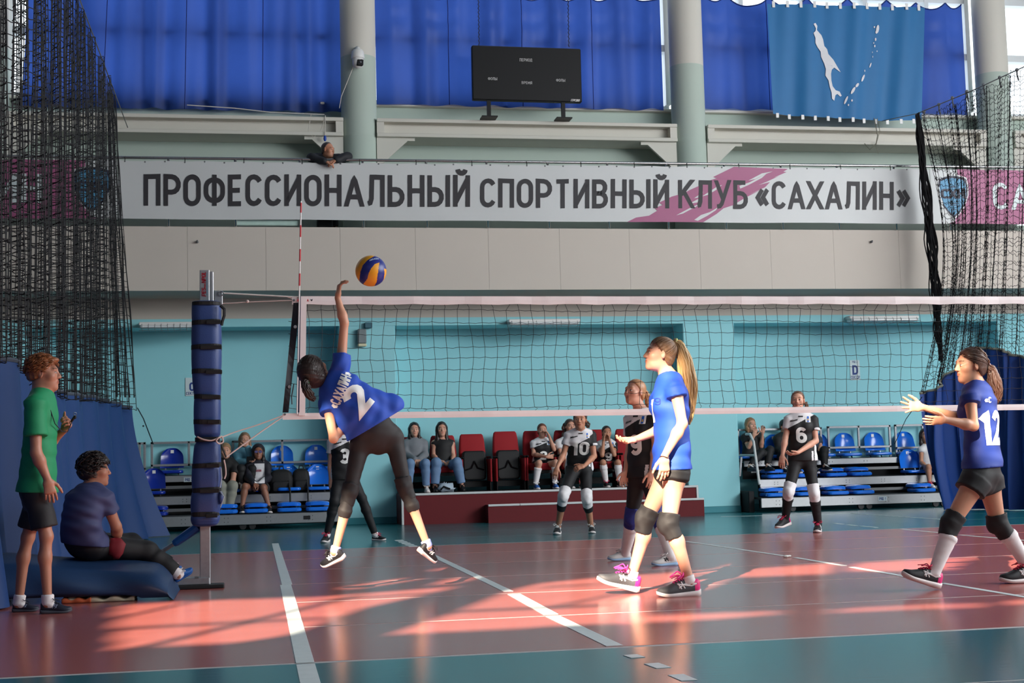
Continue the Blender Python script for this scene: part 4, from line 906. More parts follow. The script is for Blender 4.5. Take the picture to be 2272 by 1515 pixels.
for j in range(9):
    b = MB(); pts = [np.array((at(640, 700+24*j, NET_Y)[0], NET_Y, zc(NX, j)+.01)), np.array((at(662, 700, NET_Y)[0], NET_Y, zc(NX, j)-.004))] if j else [at(680, 690, NET_Y)]
    for i in range(len(xv)):
        pts.append(NP[i, j])
        if i+1 < len(xv): pts.append((NP[i, j]+NP[i+1, j])/2+np.array((0, 0, -.004-.003*r.rand())))
    b.tube(pts, .0019, 4, cap=False); b.build('horizontal_cord', cordm, t)
b = MB(); U = (1, 0, 0); V = (0, 0, 1); ru = M('print_red', (190, 40, 60), .6)
for x in (661, 683): p = at(x, 666, NET_Y-.013); b = MB(); text_mesh(b, 'A', p+np.array((0, -.012 if x < 670 else 0, 0)), U, V, .018, None, t=.22, center=True); b.build('lettering', ru, tb)
p = at(691.5, 666, NET_Y-.013); b = MB(); b.prism([(-.009, .002), (-.006, .0), (0, -.004), (.006, 0), (.009, .002), (.006, -.01), (0, -.016), (-.006, -.01)], p+np.array((0, 0, .008)), U, V, (0, .002, 0)); b.build('emblem', net_dark, tb)
for x, y in ((652, 666), (632, 919)): b = MB(); p = at(x, y, NET_Y-.012); b.tube([p, p+np.array((0, .006, 0))], .009, 10); b.build('eyelet', steel_dull, tb)
b = MB(); b.tube([at(652, 852, NET_Y-.03), at(647, 880, NET_Y-.03), at(648, 897, NET_Y-.03)], .005, 5); b.build('cord_end', net_dark, sb)

# post with padding
PY = NET_Y+.0; PX = at(455, 1250, PY)[0]
sp = at(455, 1300, PY); 
t = thing('net_post', 'galvanised net post wrapped in blue padding with black straps', 'post', (PX, PY, 0))
def pz(y): return Z(455, y, PY)
zp0, zp1, ztop_ = pz(1170), pz(672), pz(601)
pxl = lambda x, y: at(x, y, PY)[0]
b = MB(); zz = [0, zp0+.1, zp1, ztop_]
R = []
for z, xl_, xr_ in ((0.0, pxl(444, 1300), pxl(467, 1300)), (ztop_, pxl(443.5, 601), pxl(465, 601))): R.append([(xl_+.004, PY-.05, z), (xr_-.004, PY-.05, z), (xr_, PY-.046, z), (xr_, PY+.05, z), (xl_, PY+.05, z), (xl_, PY-.046, z)])
b.loft(R, True, True); pc = b.build('column', steel, t)
b = MB(); b.box(pxl(466, 640), pxl(474, 640), PY-.035, PY+.04, zp1-.3, ztop_-.008, bev=.005); b.build('rear_profile', steel, t)
b = MB(); x0, x1 = pxl(476, 660), pxl(494, 660); b.box(x0, x1, PY-.012, PY+.012, pz(676), pz(646), bev=.004); br = b.build('pulley_plate', steel, t)
b = MB(); p = at(490, 651, PY-.02); b.tube([p+np.array((.018*math.cos(k*.5), 0, .018*math.sin(k*.5))) for k in range(13)], .005, 5); b.build('eye_ring', chrome, br)
b = MB(); U, V = np.array((0, 0, 1.0)), np.array((-1.0, 0, 0)); lr = M('label_red', (150, 22, 44), .5)
p0 = at(456, 659, PY-.052); p0[2] = pz(658.5); L_ = pz(606)-pz(658.5)
text_mesh(b, 'PES', p0, U, V, .026, L_*.33, t=.26, gap=.14, shear=.15); b.build('lettering', lr, pc); b = MB(); text_mesh(b, 'NPOL', p0+U*L_*.56, U, V, .026, L_*.44, t=.26, gap=.14, shear=.15)
b.build('lettering', lr, pc)
for k in range(2): b = MB(); b.obox(p0+U*L_*(.40+.07*k)+V*.004, U*.008, V*.004, (0, .0004, 0)); b.build('worn_lettering', lr, pc)
b = MB(); p0 = at(459.5, 657, PY-.052); p0[2] = pz(656); b.obox(p0+U*L_*.47, U*L_*.47, V*.003, (0, .0006, 0)); b.build('label_stripe', M('label_blue', (110, 140, 165), .5), pc)
# padding segments bulging between the straps
pad = M('post_pad_blue', (42, 66, 122), .5, .08, 8, .12, 120)
ystr = [(718, 437, 491), (773, 438, 493), (827, 436, 494), (882, 441, 490), (936, 440, 489), (974, 436, 487), (1032, 437, 488), (1087, 437, 488), (1141, 436, 484)]
edge = [672]+[s[0] for s in ystr]+[1162]
prof_l = {672: 427, 718: 427, 773: 426, 827: 427, 882: 432, 936: 431, 974: 434, 1032: 428, 1087: 428, 1141: 426, 1162: 428}
prof_r = {672: 489, 718: 490, 773: 491, 827: 490, 882: 489, 936: 489, 974: 487, 1032: 490, 1087: 490, 1141: 486, 1162: 483}
ys_, rl_, rr_ = [], [], []
for a, c in zip(edge[:-1], edge[1:]):
    for k in range(8):
        f = k/8; y = a+(c-a)*f; bul = math.sin(math.pi*f)**.6*(2.0 if a > 980 else 1.0)+(2.4 if a > 1080 else 0)*f*(1-f)*2
        if abs(y-974) < 8: bul -= 3
        ys_.append(y); rl_.append(prof_l[a]+(prof_l[c]-prof_l[a])*f-bul); rr_.append(prof_r[a]+(prof_r[c]-prof_r[a])*f+bul)
ys_ += [1160, 1164, 1167]; rl_ += [426, 429, 437]; rr_ += [485, 481, 473]; ys_ = [670, 671]+ys_; rl_ = [436, 430]+rl_; rr_ = [480, 486]+rr_
R = []
for y, a, c in zip(ys_, rl_, rr_):
    xl_, xr_, z = pxl(a, y), pxl(c, y), pz(y); w = xr_-xl_
    R.append([(xl_+w/2+p, PY-.005+q, z) for p, q in rrect(w, .30*w/.23, .075*w/.23, 5)])
b = MB(); b.loft(R, True, True); pd = b.build('padding', pad, t, True)
strap = M('strap_black', (14, 14, 18), .7, .1)
for k, (y, a, c) in enumerate(ystr):
    xl_, xr_ = pxl(prof_l[y]-.8, y), pxl(prof_r[y]+.8, y); w = xr_-xl_; R = []
    for dz in (-.018, .018): R.append([(xl_+w/2+p, PY-.005+q, pz(y)+dz+.006*math.sin(p*9+k)) for p, q in rrect(w, .315*w/.23, .078*w/.23, 5)])
    b = MB(); b.loft(R); b.build('strap', strap, t)
    xl2 = pxl(a+(8 if k % 2 else 22), y); xr2 = pxl(c, y); b = MB(); b.box(xl2, xr2, PY-.172, PY-.163, pz(y)-.021, pz(y)+.010, bev=.003); b.build('strap_tail', strap, t)
xl_, xr_ = pxl(428, 676), pxl(489, 676); w = xr_-xl_
b = MB(); b.loft([[(xl_+w/2+p, PY-.005+q, pz(677)+dz) for p, q in rrect(w+.008, .315, .08, 5)] for dz in (-.014, .014)]); b.build('strap', strap, t)
b = MB(); b.tube([at(489, 678, PY-.15), at(498, 686, PY-.16), at(498, 700, PY-.16), at(494, 712, PY-.16), at(492, 722, PY-.16)], .012, 5); b.build('strap_loop', strap, t)
b = MB(); b.tube([at(490, 1038, PY-.14), at(492, 1060, PY-.14), at(488, 1082, PY-.14)], .005, 5); b.tube([at(489, 1090, PY-.14), at(497, 1102, PY-.16), at(494, 1112, PY-.15), at(489, 1125, PY-.14)], .005, 5); b.build('pad_piping', M('piping_pale', (160, 175, 195), .6), t)
b = MB(); p = at(490, 1104, PY-.12); b.sphere(p, (.02, .03, .05), 8, 6); b.build('pad_flap', pad, t, True)
# base bar and brace
b = MB(); b.box(pxl(372, 1300), pxl(466, 1300), PY-.06, PY+.06, .03, .085, bev=.006); b.build('base_beam', steel, t)
b = MB(); b.box(pxl(365, 1303), pxl(498, 1303), PY-.09, PY+.09, 0.0, .03, bev=.006); b.build('base_plate', M('rubber_black', (28, 28, 30), .7), t)
p = at(441, 1281, PY-.05); b = MB(); b.tube([p, p+np.array((-.03, 0, 0))], .012, 8); b.build('base_bolt', steel_dull, t)
b = MB(); a, c = at(322, 1247, NET_Y+.15), at(388, 1205, NET_Y+.08); b.tube([a+(a-c)*.6, c], .016, 8); b.build('brace_rod', steel, t)
b = MB(); a, c = at(386, 1206, NET_Y+.08), at(440, 1168, NET_Y+.02); b.tube([a, a+(c-a)*.1, a+(c-a)*.5, c], [.026, .032, .036, .036], 8); b.build('brace_sleeve', M('sleeve_blue', (20, 88, 165), .45), t)
# ropes between post and net
rp = M('rope_pale', (206, 186, 180), .8, .1, 40)
t = thing('net_rope', 'pale rope from the top of the padded post to the upper corner of the net', 'rope', at(550, 660, NET_Y))
b = MB(); b.curve([at(496, 650, PY), at(560, 653.5, NET_Y), at(664, 659, NET_Y)], .006, 6); b.build('top_cable', M('cable_white', (214, 212, 210), .4), t)
b = MB(); b.curve([at(488, 673, PY), at(520, 672, NET_Y), at(549, 670, NET_Y), at(600, 668, NET_Y), at(652, 666, NET_Y)], .004, 5); b.curve([at(652, 665, NET_Y), at(645, 661, NET_Y), at(638, 659, NET_Y)], .004, 5); b.build('lower_cord', rp, t)
b = MB(); b.sphere(at(549, 668.5, NET_Y), .013, 10, 6); b.build('knot', rp, t)
t = thing('net_rope', 'pale rope tied round the padded post and running to the lower corner of the net', 'rope', at(560, 950, NET_Y))
b = MB(); b.curve([at(487, 972, PY-.16), at(520, 959, NET_Y-.08), at(570, 943, NET_Y-.03), at(630, 921, NET_Y)], .0055, 6); b.build('upper_strand', rp, t)
b = MB(); b.curve([at(502, 1014, PY-.16), at(540, 986, NET_Y-.1), at(590, 950, NET_Y-.03), at(630, 923, NET_Y)], .0055, 6); b.build('lower_strand', rp, t)
b = MB(); b.curve([at(438, 969, PY-.165), at(452, 975, PY-.19), at(470, 977, PY-.19), at(487, 970, PY-.17), at(492, 968, PY-.16), at(495, 980, PY-.16), at(486, 984, PY-.17), at(480, 978, PY-.19), at(484, 972, PY-.19)], .006, 6); b.build('knot', rp, t)
b = MB(); b.curve([at(497, 1020, PY-.16), at(500, 1035, PY-.16), at(501, 1052, PY-.16), at(498, 1062, PY-.16)], .006, 5); b.build('loose_end', rp, t)
b = MB(); b.curve([at(490, 984, PY-.16), at(496, 1000, PY-.16), at(502, 1014, PY-.16)], .006, 5); b.build('dark_cord', strap, t)

# ball
bp_ = at(823, 601, 10.2); br_ = 34.5*float(np.dot(bp_-CAMP, _f))/F_PX
blobs = {'y': [[(880,130),(600,300),(430,480),(340,720),(300,1000),(310,1100),(0,1000),(0,0),(880,0)], [(1045,380),(870,440),(740,590),(640,780),(590,980),(430,1170),(600,1300),(840,1260),(930,1090),(970,850),(1010,560)], [(1212,605),(1222,780),(1190,1000),(1110,1140),(1500,1100),(1500,700),(1260,620)]]}
def inpoly(x, y, P):
    c = False
    for (x0, y0), (x1, y1) in zip(P, P[1:]+P[:1]):
        if (y0 > y) != (y1 > y) and x < x0+(x1-x0)*(y-y0)/(y1-y0): c = not c
    return c
vd = nrm(bp_-CAMP); vr = nrm(np.cross(vd, (0, 0, 1))); vu = np.cross(vr, vd)
t = thing('volleyball', 'blue and yellow volleyball in the air above the net', 'ball', bp_)
import itertools
bms = {'y': MB(), 'b': MB()}; n_, m_ = 168, 112
for i, j in itertools.product(range(m_), range(n_)):
    def pt(i, j):
        a = math.pi*i/m_; c = 2*math.pi*j/n_; return vu*math.cos(a)+(vr*math.cos(c)+vd*math.sin(c))*math.sin(a)
    q = [pt(i, j), pt(i, j+1), pt(i+1, j+1), pt(i+1, j)]; c = nrm(sum(q)); s = 1 if np.dot(c, vd) < 0 else -1
    u, v = np.dot(c, vr)*s, np.dot(c, vu)*s; k = 'y' if any(inpoly(725+575*u, 690-575*v, P) for P in blobs['y']) else 'b'
    bms[k].add([bp_+a*br_*(1 if k == 'b' else .997) for a in q], [(3, 2, 1, 0)])
bms['y'].build('yellow_panel', M('ball_yellow', (232, 158, 24), .45, .12, 30, .08, 300), t, True); bms['b'].build('blue_panel', M('ball_blue', (28, 38, 120), .38, .1, 30, .08, 300), t, True)
b = MB(); Q, w = text_quads('MIKASA', .2, .22, .15)
for qd in Q:
    P4 = []
    for a, c in qd:
        x = 690+320*a/w; y = 330-60*(a/w)-.0+52*(.0)-46*c+26*math.sin(a/w*3.1)*-1; u, v = (x-725)/575, (690-y)/575; d = math.sqrt(max(0, 1-u*u-v*v)); P4.append(bp_+(vr*u+vu*v-vd*d)*br_*1.004)
    b.add(P4, [(0, 1, 2, 3)])
b.build('lettering', M('ball_print', (190, 205, 220), .5), t)

# blue mat on the floor
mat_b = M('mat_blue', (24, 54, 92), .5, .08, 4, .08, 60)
my0, my1 = 10.35, 11.3
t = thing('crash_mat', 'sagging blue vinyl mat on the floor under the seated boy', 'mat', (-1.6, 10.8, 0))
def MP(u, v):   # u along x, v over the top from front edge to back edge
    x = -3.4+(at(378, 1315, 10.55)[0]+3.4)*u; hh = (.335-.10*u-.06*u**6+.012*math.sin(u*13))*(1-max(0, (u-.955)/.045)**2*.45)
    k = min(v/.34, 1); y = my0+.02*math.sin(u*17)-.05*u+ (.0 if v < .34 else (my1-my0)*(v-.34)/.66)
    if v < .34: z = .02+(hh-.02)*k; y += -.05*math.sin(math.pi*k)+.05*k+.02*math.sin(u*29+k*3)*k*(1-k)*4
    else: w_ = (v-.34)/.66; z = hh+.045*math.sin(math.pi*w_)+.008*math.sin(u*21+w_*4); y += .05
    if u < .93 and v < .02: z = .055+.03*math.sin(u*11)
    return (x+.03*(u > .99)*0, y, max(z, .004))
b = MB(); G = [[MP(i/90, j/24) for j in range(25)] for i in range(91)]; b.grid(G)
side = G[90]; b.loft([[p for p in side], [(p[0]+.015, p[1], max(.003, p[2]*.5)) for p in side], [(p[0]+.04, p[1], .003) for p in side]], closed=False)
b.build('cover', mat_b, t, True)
b = MB(); R = []
for k in range(41):
    x = at(150, 1330, 10.4)[0]+(at(300, 1330, 10.4)[0]-at(150, 1330, 10.4)[0])*k/40; R.append([(x, 10.32, .004), (x, 10.33, .03+.015*math.sin(k*.5)), (x, 10.6, .05), (x, 10.6, .004)])
b.loft(R, True, True); b.build('foam_core', M('foam_cream', (200, 186, 160), .8, .2, 30), t, True)
b = MB(); R = []
for k in range(21):
    x = at(140, 1330, 10.4)[0]+(at(205, 1330, 10.4)[0]-at(140, 1330, 10.4)[0])*k/20; R.append([(x, 10.31, .003), (x, 10.315, .03+.01*math.sin(k*.7)), (x, 10.5, .04), (x, 10.5, .003)])
b.loft(R, True, True); b.build('orange_lining', M('lining_orange', (190, 90, 50), .8, .1), t, True)
b = MB(); p = fl(1744, 1234, .012); b.sphere(p, (.03, .022, .012), 8, 5); b.sphere(p+np.array((.03, .0, .002)), (.02, .012, .01), 8, 5)
tag(b.build('tape_scrap', M('scrap_white', (215, 215, 210), .6)), 'small white scrap of tape lying on the red floor', 'scrap')
for (x, y) in ((1673, 1230), (1837, 1265.5)): pass
# ================================================================== PEOPLE: smooth bodies from blended shapes, one continuous surface each
def A(*v): return np.array(v if len(v) > 1 else v[0], float)
class Cone:
    """tapered limb; flat=True gives straight cut ends"""
    def __init__(s, a, b, ra, rb, flat=False, k=.02, n=0): s.a, s.b, s.ra, s.rb, s.flat, s.k = A(a), A(b), ra, rb, flat, k
    def box(s): r = max(s.ra, s.rb); return np.minimum(s.a, s.b)-r, np.maximum(s.a, s.b)+r
    def d(s, p):
        ab = s.b-s.a; L = max(1e-6, np.linalg.norm(ab)); t = ((p-s.a)@ab)/(L*L); tc = np.clip(t, 0, 1)
        q = p-s.a-tc[..., None]*ab if not s.flat else p-s.a-t[..., None]*ab
        d = np.sqrt((q*q).sum(-1))-(s.ra+(s.rb-s.ra)*tc)
        return np.maximum(d, np.maximum(-t*L, (t-1)*L)) if s.flat else d
class Ell:
    def __init__(s, c, r, R=None, k=.02): s.c, s.r, s.R, s.k = A(c), A(r), (np.eye(3) if R is None else np.array(R)), k
    def box(s): e = np.abs(s.R.T)@s.r; return s.c-e, s.c+e
    def d(s, p):
        q = (p-s.c)@s.R.T/s.r; k0 = np.sqrt((q*q).sum(-1)); g = q/s.r; k1 = np.sqrt((g*g).sum(-1))+1e-9; return k0*(k0-1)/k1
class Sec:
    """chain of elliptical sections (centre, lateral unit, half width, half depth)"""
    def __init__(s, secs, k=.02, flat=False, grow=0.0): s.s, s.k, s.flat, s.g = secs, k, flat, grow
    def box(s):
        m = max(max(q[2], q[3]) for q in s.s)+abs(s.g)+.01; P = np.array([q[0] for q in s.s]); return P.min(0)-m, P.max(0)+m
    def d(s, p):
        out = None; n = len(s.s)
        for i in range(n-1):
            c0, u0, a0, b0 = s.s[i]; c1, u1, a1, b1 = s.s[i+1]; c0, c1, u0, u1 = A(c0), A(c1), A(u0), A(u1)
            ax = c1-c0; L = max(1e-6, np.linalg.norm(ax)); ax = ax/L
            h = (p-c0)@ax; t = np.clip(h/L, 0, 1)
            u = nrm((u0+u1)/2); u = nrm(u-ax*np.dot(u, ax)); v = np.cross(ax, u)
            q = p-c0; x = q@u; y = q@v; ra = a0+(a1-a0)*t+s.g; rb = b0+(b1-b0)*t+s.g; z = h-t*L
            lo, hi = (i == 0), (i == n-2)
            rz = np.minimum(ra, rb)
            zz = np.where(z < 0, z, z)
            k0 = np.sqrt((x/ra)**2+(y/rb)**2+(zz/rz)**2)+1e-9; k1 = np.sqrt((x/ra**2)**2+(y/rb**2)**2+(zz/rz**2)**2)+1e-9
            if s.flat:
                k0 = np.sqrt((x/ra)**2+(y/rb)**2)+1e-9; k1 = np.sqrt((x/ra**2)**2+(y/rb**2)**2)+1e-9
                d = k0*(k0-1)/k1
                d = np.maximum(d, np.maximum(-h-(0 if lo else .01), h-L-(0 if hi else .01)))
            else: d = k0*(k0-1)/k1
            out = d if out is None else smin(out, d, .02 if not s.flat else .008)
        return out
def smin(a, b, k):
    h = np.clip(.5+.5*(b-a)/k, 0, 1); return b+(a-b)*h-k*h*(1-h)
class Field:
    def __init__(s): s.ops = []
    def add(s, prim, k=None): s.ops.append(('+', prim, prim.k if k is None else k)); return s
    def sub(s, prim, k=.01): s.ops.append(('-', prim, k)); return s
    def cut(s, c, n, k=.004): s.ops.append(('c', (A(c), nrm(A(n))), k)); return s     # keep the side opposite to n
    def wrinkle(s, amp, fr, seed=0): s.ops.append(('w', (amp, fr, seed), 0)); return s
    def bounds(s):
        B = [o[1].box() for o in s.ops if o[0] == '+']; return np.min([b[0] for b in B], 0), np.max([b[1] for b in B], 0)
    def mesh(s, h, lo=None, hi=None):
        if lo is None: lo, hi = s.bounds()
        lo = np.floor((lo-3*h)/h)*h; n = np.ceil((hi+3*h-lo)/h).astype(int)+1
        ax = [lo[i]+h*np.arange(n[i]) for i in range(3)]; Fd = np.full(n, 1.0, dtype=np.float32)
        for op, pr, k in s.ops:
            if op in '+-':
                b0, b1 = pr.box(); m = k+2.5*h; i0 = np.clip(np.floor((b0-m-lo)/h).astype(int), 0, n); i1 = np.clip(np.ceil((b1+m-lo)/h).astype(int)+1, 0, n)
                if (i1 <= i0).any(): continue
                P = np.stack(np.meshgrid(*[ax[q][i0[q]:i1[q]] for q in range(3)], indexing='ij'), -1); sl = tuple(slice(i0[q], i1[q]) for q in range(3))
                d = pr.d(P).astype(np.float32)
                Fd[sl] = smin(Fd[sl], d, max(k, 1e-4)) if op == '+' else -smin(-Fd[sl], d, max(k, 1e-4))
            elif op == 'c':
                c, nn = pr; d = (ax[0]*nn[0])[:, None, None]+(ax[1]*nn[1])[None, :, None]+(ax[2]*nn[2])[None, None, :]-np.dot(c, nn)
                Fd = -smin(-Fd, -d.astype(np.float32), k)
            elif op == 'w':
                amp, fr, sd = pr; r = np.random.RandomState(sd); w = 0
                for q in range(4):
                    v = r.randn(3)*fr*(1, 1, 1.5); ph = r.rand()*6.28; w = w+np.sin((ax[0]*v[0])[:, None, None]+(ax[1]*v[1])[None, :, None]+(ax[2]*v[2])[None, None, :]+ph+2.0*np.sin((ax[2]*fr*.6)[None, None, :]+ph))
                Fd = Fd+(amp*w/4).astype(np.float32)
        return surfnet(Fd, lo, h)
def surfnet(Fd, lo, h):
    s = Fd < 0; c = np.zeros(tuple(np.array(Fd.shape)-1), np.int8); sh = Fd.shape
    off = [(i, j, k) for i in (0, 1) for j in (0, 1) for k in (0, 1)]
    for i, j, k in off: c += s[i:sh[0]-1+i, j:sh[1]-1+j, k:sh[2]-1+k]
    act = np.argwhere((c > 0) & (c < 8))
    if len(act) == 0: return np.zeros((0, 3)), np.zeros((0, 4), int)
    idx = -np.ones(c.shape, np.int64); idx[tuple(act.T)] = np.arange(len(act))
    V = np.stack([Fd[act[:, 0]+i, act[:, 1]+j, act[:, 2]+k] for i, j, k in off], 1)
    acc = np.zeros((len(act), 3)); cnt = np.zeros(len(act)); O = np.array(off, float)
    for a in range(8):
        for b in range(a+1, 8):
            if np.abs(O[a]-O[b]).sum() == 1:
                va, vb = V[:, a], V[:, b]; m = (va < 0) != (vb < 0); t = np.where(m, va/(va-vb+1e-12), 0)
                acc += np.where(m[:, None], O[a]+(O[b]-O[a])*t[:, None], 0); cnt += m
    P = lo+(act+acc/np.maximum(cnt, 1)[:, None])*h
    Q = []
    for ax in range(3):
        a1, a2 = [(1, 2), (2, 0), (0, 1)][ax]
        sl0 = [slice(1, -1)]*3; sl1 = [slice(1, -1)]*3; sl0[ax] = slice(0, -1); sl1[ax] = slice(1, None)
        S0, S1 = s[tuple(sl0)], s[tuple(sl1)]; e = np.argwhere(S0 != S1)
        if len(e) == 0: continue
        fl_ = S0[tuple(e.T)]
        e = e.copy(); base = np.ones(3, int); base[ax] = 0; e = e+base
        def cell(d1, d2):
            q = e.copy(); q[:, a1] -= d1; q[:, a2] -= d2; return idx[tuple(q.T)]
        q = np.stack([cell(1, 1), cell(0, 1), cell(0, 0), cell(1, 0)], 1); ok = (q >= 0).all(1); q = q[ok]; f2 = fl_[ok]
        q[~f2] = q[~f2][:, ::-1]; Q.append(q)
    return P, np.concatenate(Q)
def join_parts(parts):
    vs, fs, n = [], [], 0
    for P, Q in parts:
        if len(P) == 0: continue
        vs.append(P); fs.append(Q+n); n += len(P)
    return np.concatenate(vs), np.concatenate(fs)
def np_mesh(name, V, Q, mats, parent, matfn=None):
    used = np.unique(Q); mp = -np.ones(len(V), int); mp[used] = np.arange(len(used)); V = V[used]; Q = mp[Q]
    me = bpy.data.meshes.new(name); me.vertices.add(len(V)); me.vertices.foreach_set('co', V.astype(np.float32).ravel())
    me.loops.add(len(Q)*4); me.loops.foreach_set('vertex_index', Q.ravel().astype(np.int32))
    me.polygons.add(len(Q)); me.polygons.foreach_set('loop_start', np.arange(0, len(Q)*4, 4, dtype=np.int32)); me.polygons.foreach_set('loop_total', np.full(len(Q), 4, np.int32))
    mats = mats if isinstance(mats, (list, tuple)) else [mats]
    for m in mats: me.materials.append(m)
    if matfn is not None: me.polygons.foreach_set('material_index', matfn(V[Q].mean(1)).astype(np.int32))
    me.polygons.foreach_set('use_smooth', np.ones(len(Q), bool)); me.update(calc_edges=True); me.validate()
    ob = bpy.data.objects.new(name, me); C.objects.link(ob)
    if parent is not None: ob.parent = parent; ob.matrix_parent_inverse = Matrix.Translation(-Vector(parent['_w']))
    ob['_w'] = (0.0, 0.0, 0.0); return ob

def frame(fwd, up):
    f = nrm(A(fwd)); u = A(up); u = nrm(u-f*np.dot(u, f)); r = np.cross(f, u); return r, f, u       # right, forward, up
def lerp(a, b, t): return A(a)+(A(b)-A(a))*t

def head_prims(B, S, neck_base, neck_r=.05):
    """B = (centre, right, forward, up)"""
    c, r, f, u = B; w = lambda x, y, z: c+(r*x+f*y+u*z)*S; R = np.stack([r, f, u]); e = lambda *a: A(*a)*S
    add = [Ell(w(0, -.018, .034), e(.073, .091, .080), R, .02*S), Ell(w(0, .020, -.028), e(.060, .066, .082), R, .03*S), Ell(w(0, .036, -.074), e(.046, .046, .040), R, .03*S),
           Ell(w(0, .069, -.099), e(.020, .016, .016), R, .022*S), Ell(w(.043, .052, -.022), e(.024, .026, .024), R, .025*S), Ell(w(-.043, .052, -.022), e(.024, .026, .024), R, .025*S),
           Cone(w(-.034, .070, .026), w(.034, .070, .026), .014*S, .014*S, k=.02*S)]
    sub = [(Ell(w(sx*.031, .100, .003), e(.019, .017, .013), R), .014*S) for sx in (-1, 1)]
    add2 = [Ell(w(sx*.031, .0735, .002), e(.0135, .0125, .0125), R, .004*S) for sx in (-1, 1)]
    add2 += [Cone(w(0, .083, .012), w(0, .101, -.026), .0078*S, .0112*S, k=.012*S), Ell(w(.0125, .091, -.030), e(.008, .010, .007), R, .008*S), Ell(w(-.0125, .091, -.030), e(.008, .010, .007), R, .008*S),
             Cone(w(-.016, .082, -.055), w(.016, .082, -.055), .0062*S, .0062*S, k=.008*S), Ell(w(0, .0865, -.053), e(.012, .007, .006), R, .006*S), Ell(w(0, .086, -.064), e(.016, .008, .0072), R, .007*S)]
    sub2 = [(Cone(w(-.022, .093, -.0587), w(.022, .093, -.0587), .0025*S, .0025*S), .004*S)]
    ears = []
    for sx in (-1, 1):
        q = nrm(r*sx*.9-f*.42); ee = np.stack([q, np.cross(u, q), u]); ears.append(Ell(w(sx*.0755, -.010, -.004), e(.009, .019, .031), ee, .008*S)); 
    sub3 = [(Ell(w(sx*.086, -.004, -.001), e(.006, .009, .016), R), .006*S) for sx in (-1, 1)]
    neck = [Cone(w(0, -.022, -.055), A(neck_base), neck_r*S, neck_r*1.08*S, k=.035*S)]
    return add, sub, add2, sub2, ears, sub3, neck

def hand_prims(wrist, dirn, normal, thumb, S, curl=.5, spread=.15, fist=None, side=1):
    """dirn: from wrist along the palm; normal: out of the palm (the side fingers curl to); thumb: rough direction of the thumb side"""
    d = nrm(A(dirn)); n = A(normal); n = nrm(n-d*np.dot(n, d)); t = np.cross(d, n); t = t*(1 if np.dot(t, thumb) > 0 else -1); o = A(wrist)
    P = []
    P.append(Sec([(o, t, .024*S, .019*S), (o+d*.03*S, t, .031*S, .017*S), (o+d*.088*S, t, .040*S, .0145*S)], k=.008*S))
    bx = [.029, .010, -.010, -.028]; L = [.072, .080, .074, .058]; cs = curl if hasattr(curl, '__len__') else [curl]*4
    for i in range(4):
        q = o+d*(.088-.004*abs(i-1))*S+t*bx[i]*S; a = spread*(1.5-i)*.5; dd = nrm(d*math.cos(a)+t*math.sin(a)); ang = 0; rr = (.0088, .0082, .0076, .0068)
        for j, fr in enumerate((.45, .32, .25)):
            ang += cs[i]*(.75, 1.0, .65)[j]; e = q+(dd*math.cos(ang)+n*math.sin(ang))*L[i]*fr*S
            P.append(Cone(q, e, rr[j]*S*(1 if i < 3 else .9), rr[j+1]*S*(1 if i < 3 else .9), k=.004*S)); q = e
    q = o+d*.022*S+t*.024*S+n*.004*S
    for j, (ln, a, c) in enumerate(((.042, .75, .1), (.034, .45, .3), (.026, .3, .5))):
        e = q+nrm(d*math.cos(a)+t*math.sin(a)+n*c*(.3+.5*min(1, np.mean(cs))))*ln*S; P.append(Cone(q, e, (.0135, .0105, .0092)[j]*S, (.0105, .0092, .0075)[j]*S, k=.006*S)); q = e
    return P

LEG = [1.0]
def skin_mat(name, col): return M(name, col, .5, .06, 14, .03, 220, kind='sss')
def vbox(pts, m): P = np.array(pts); return P.min(0)-m, P.max(0)+m

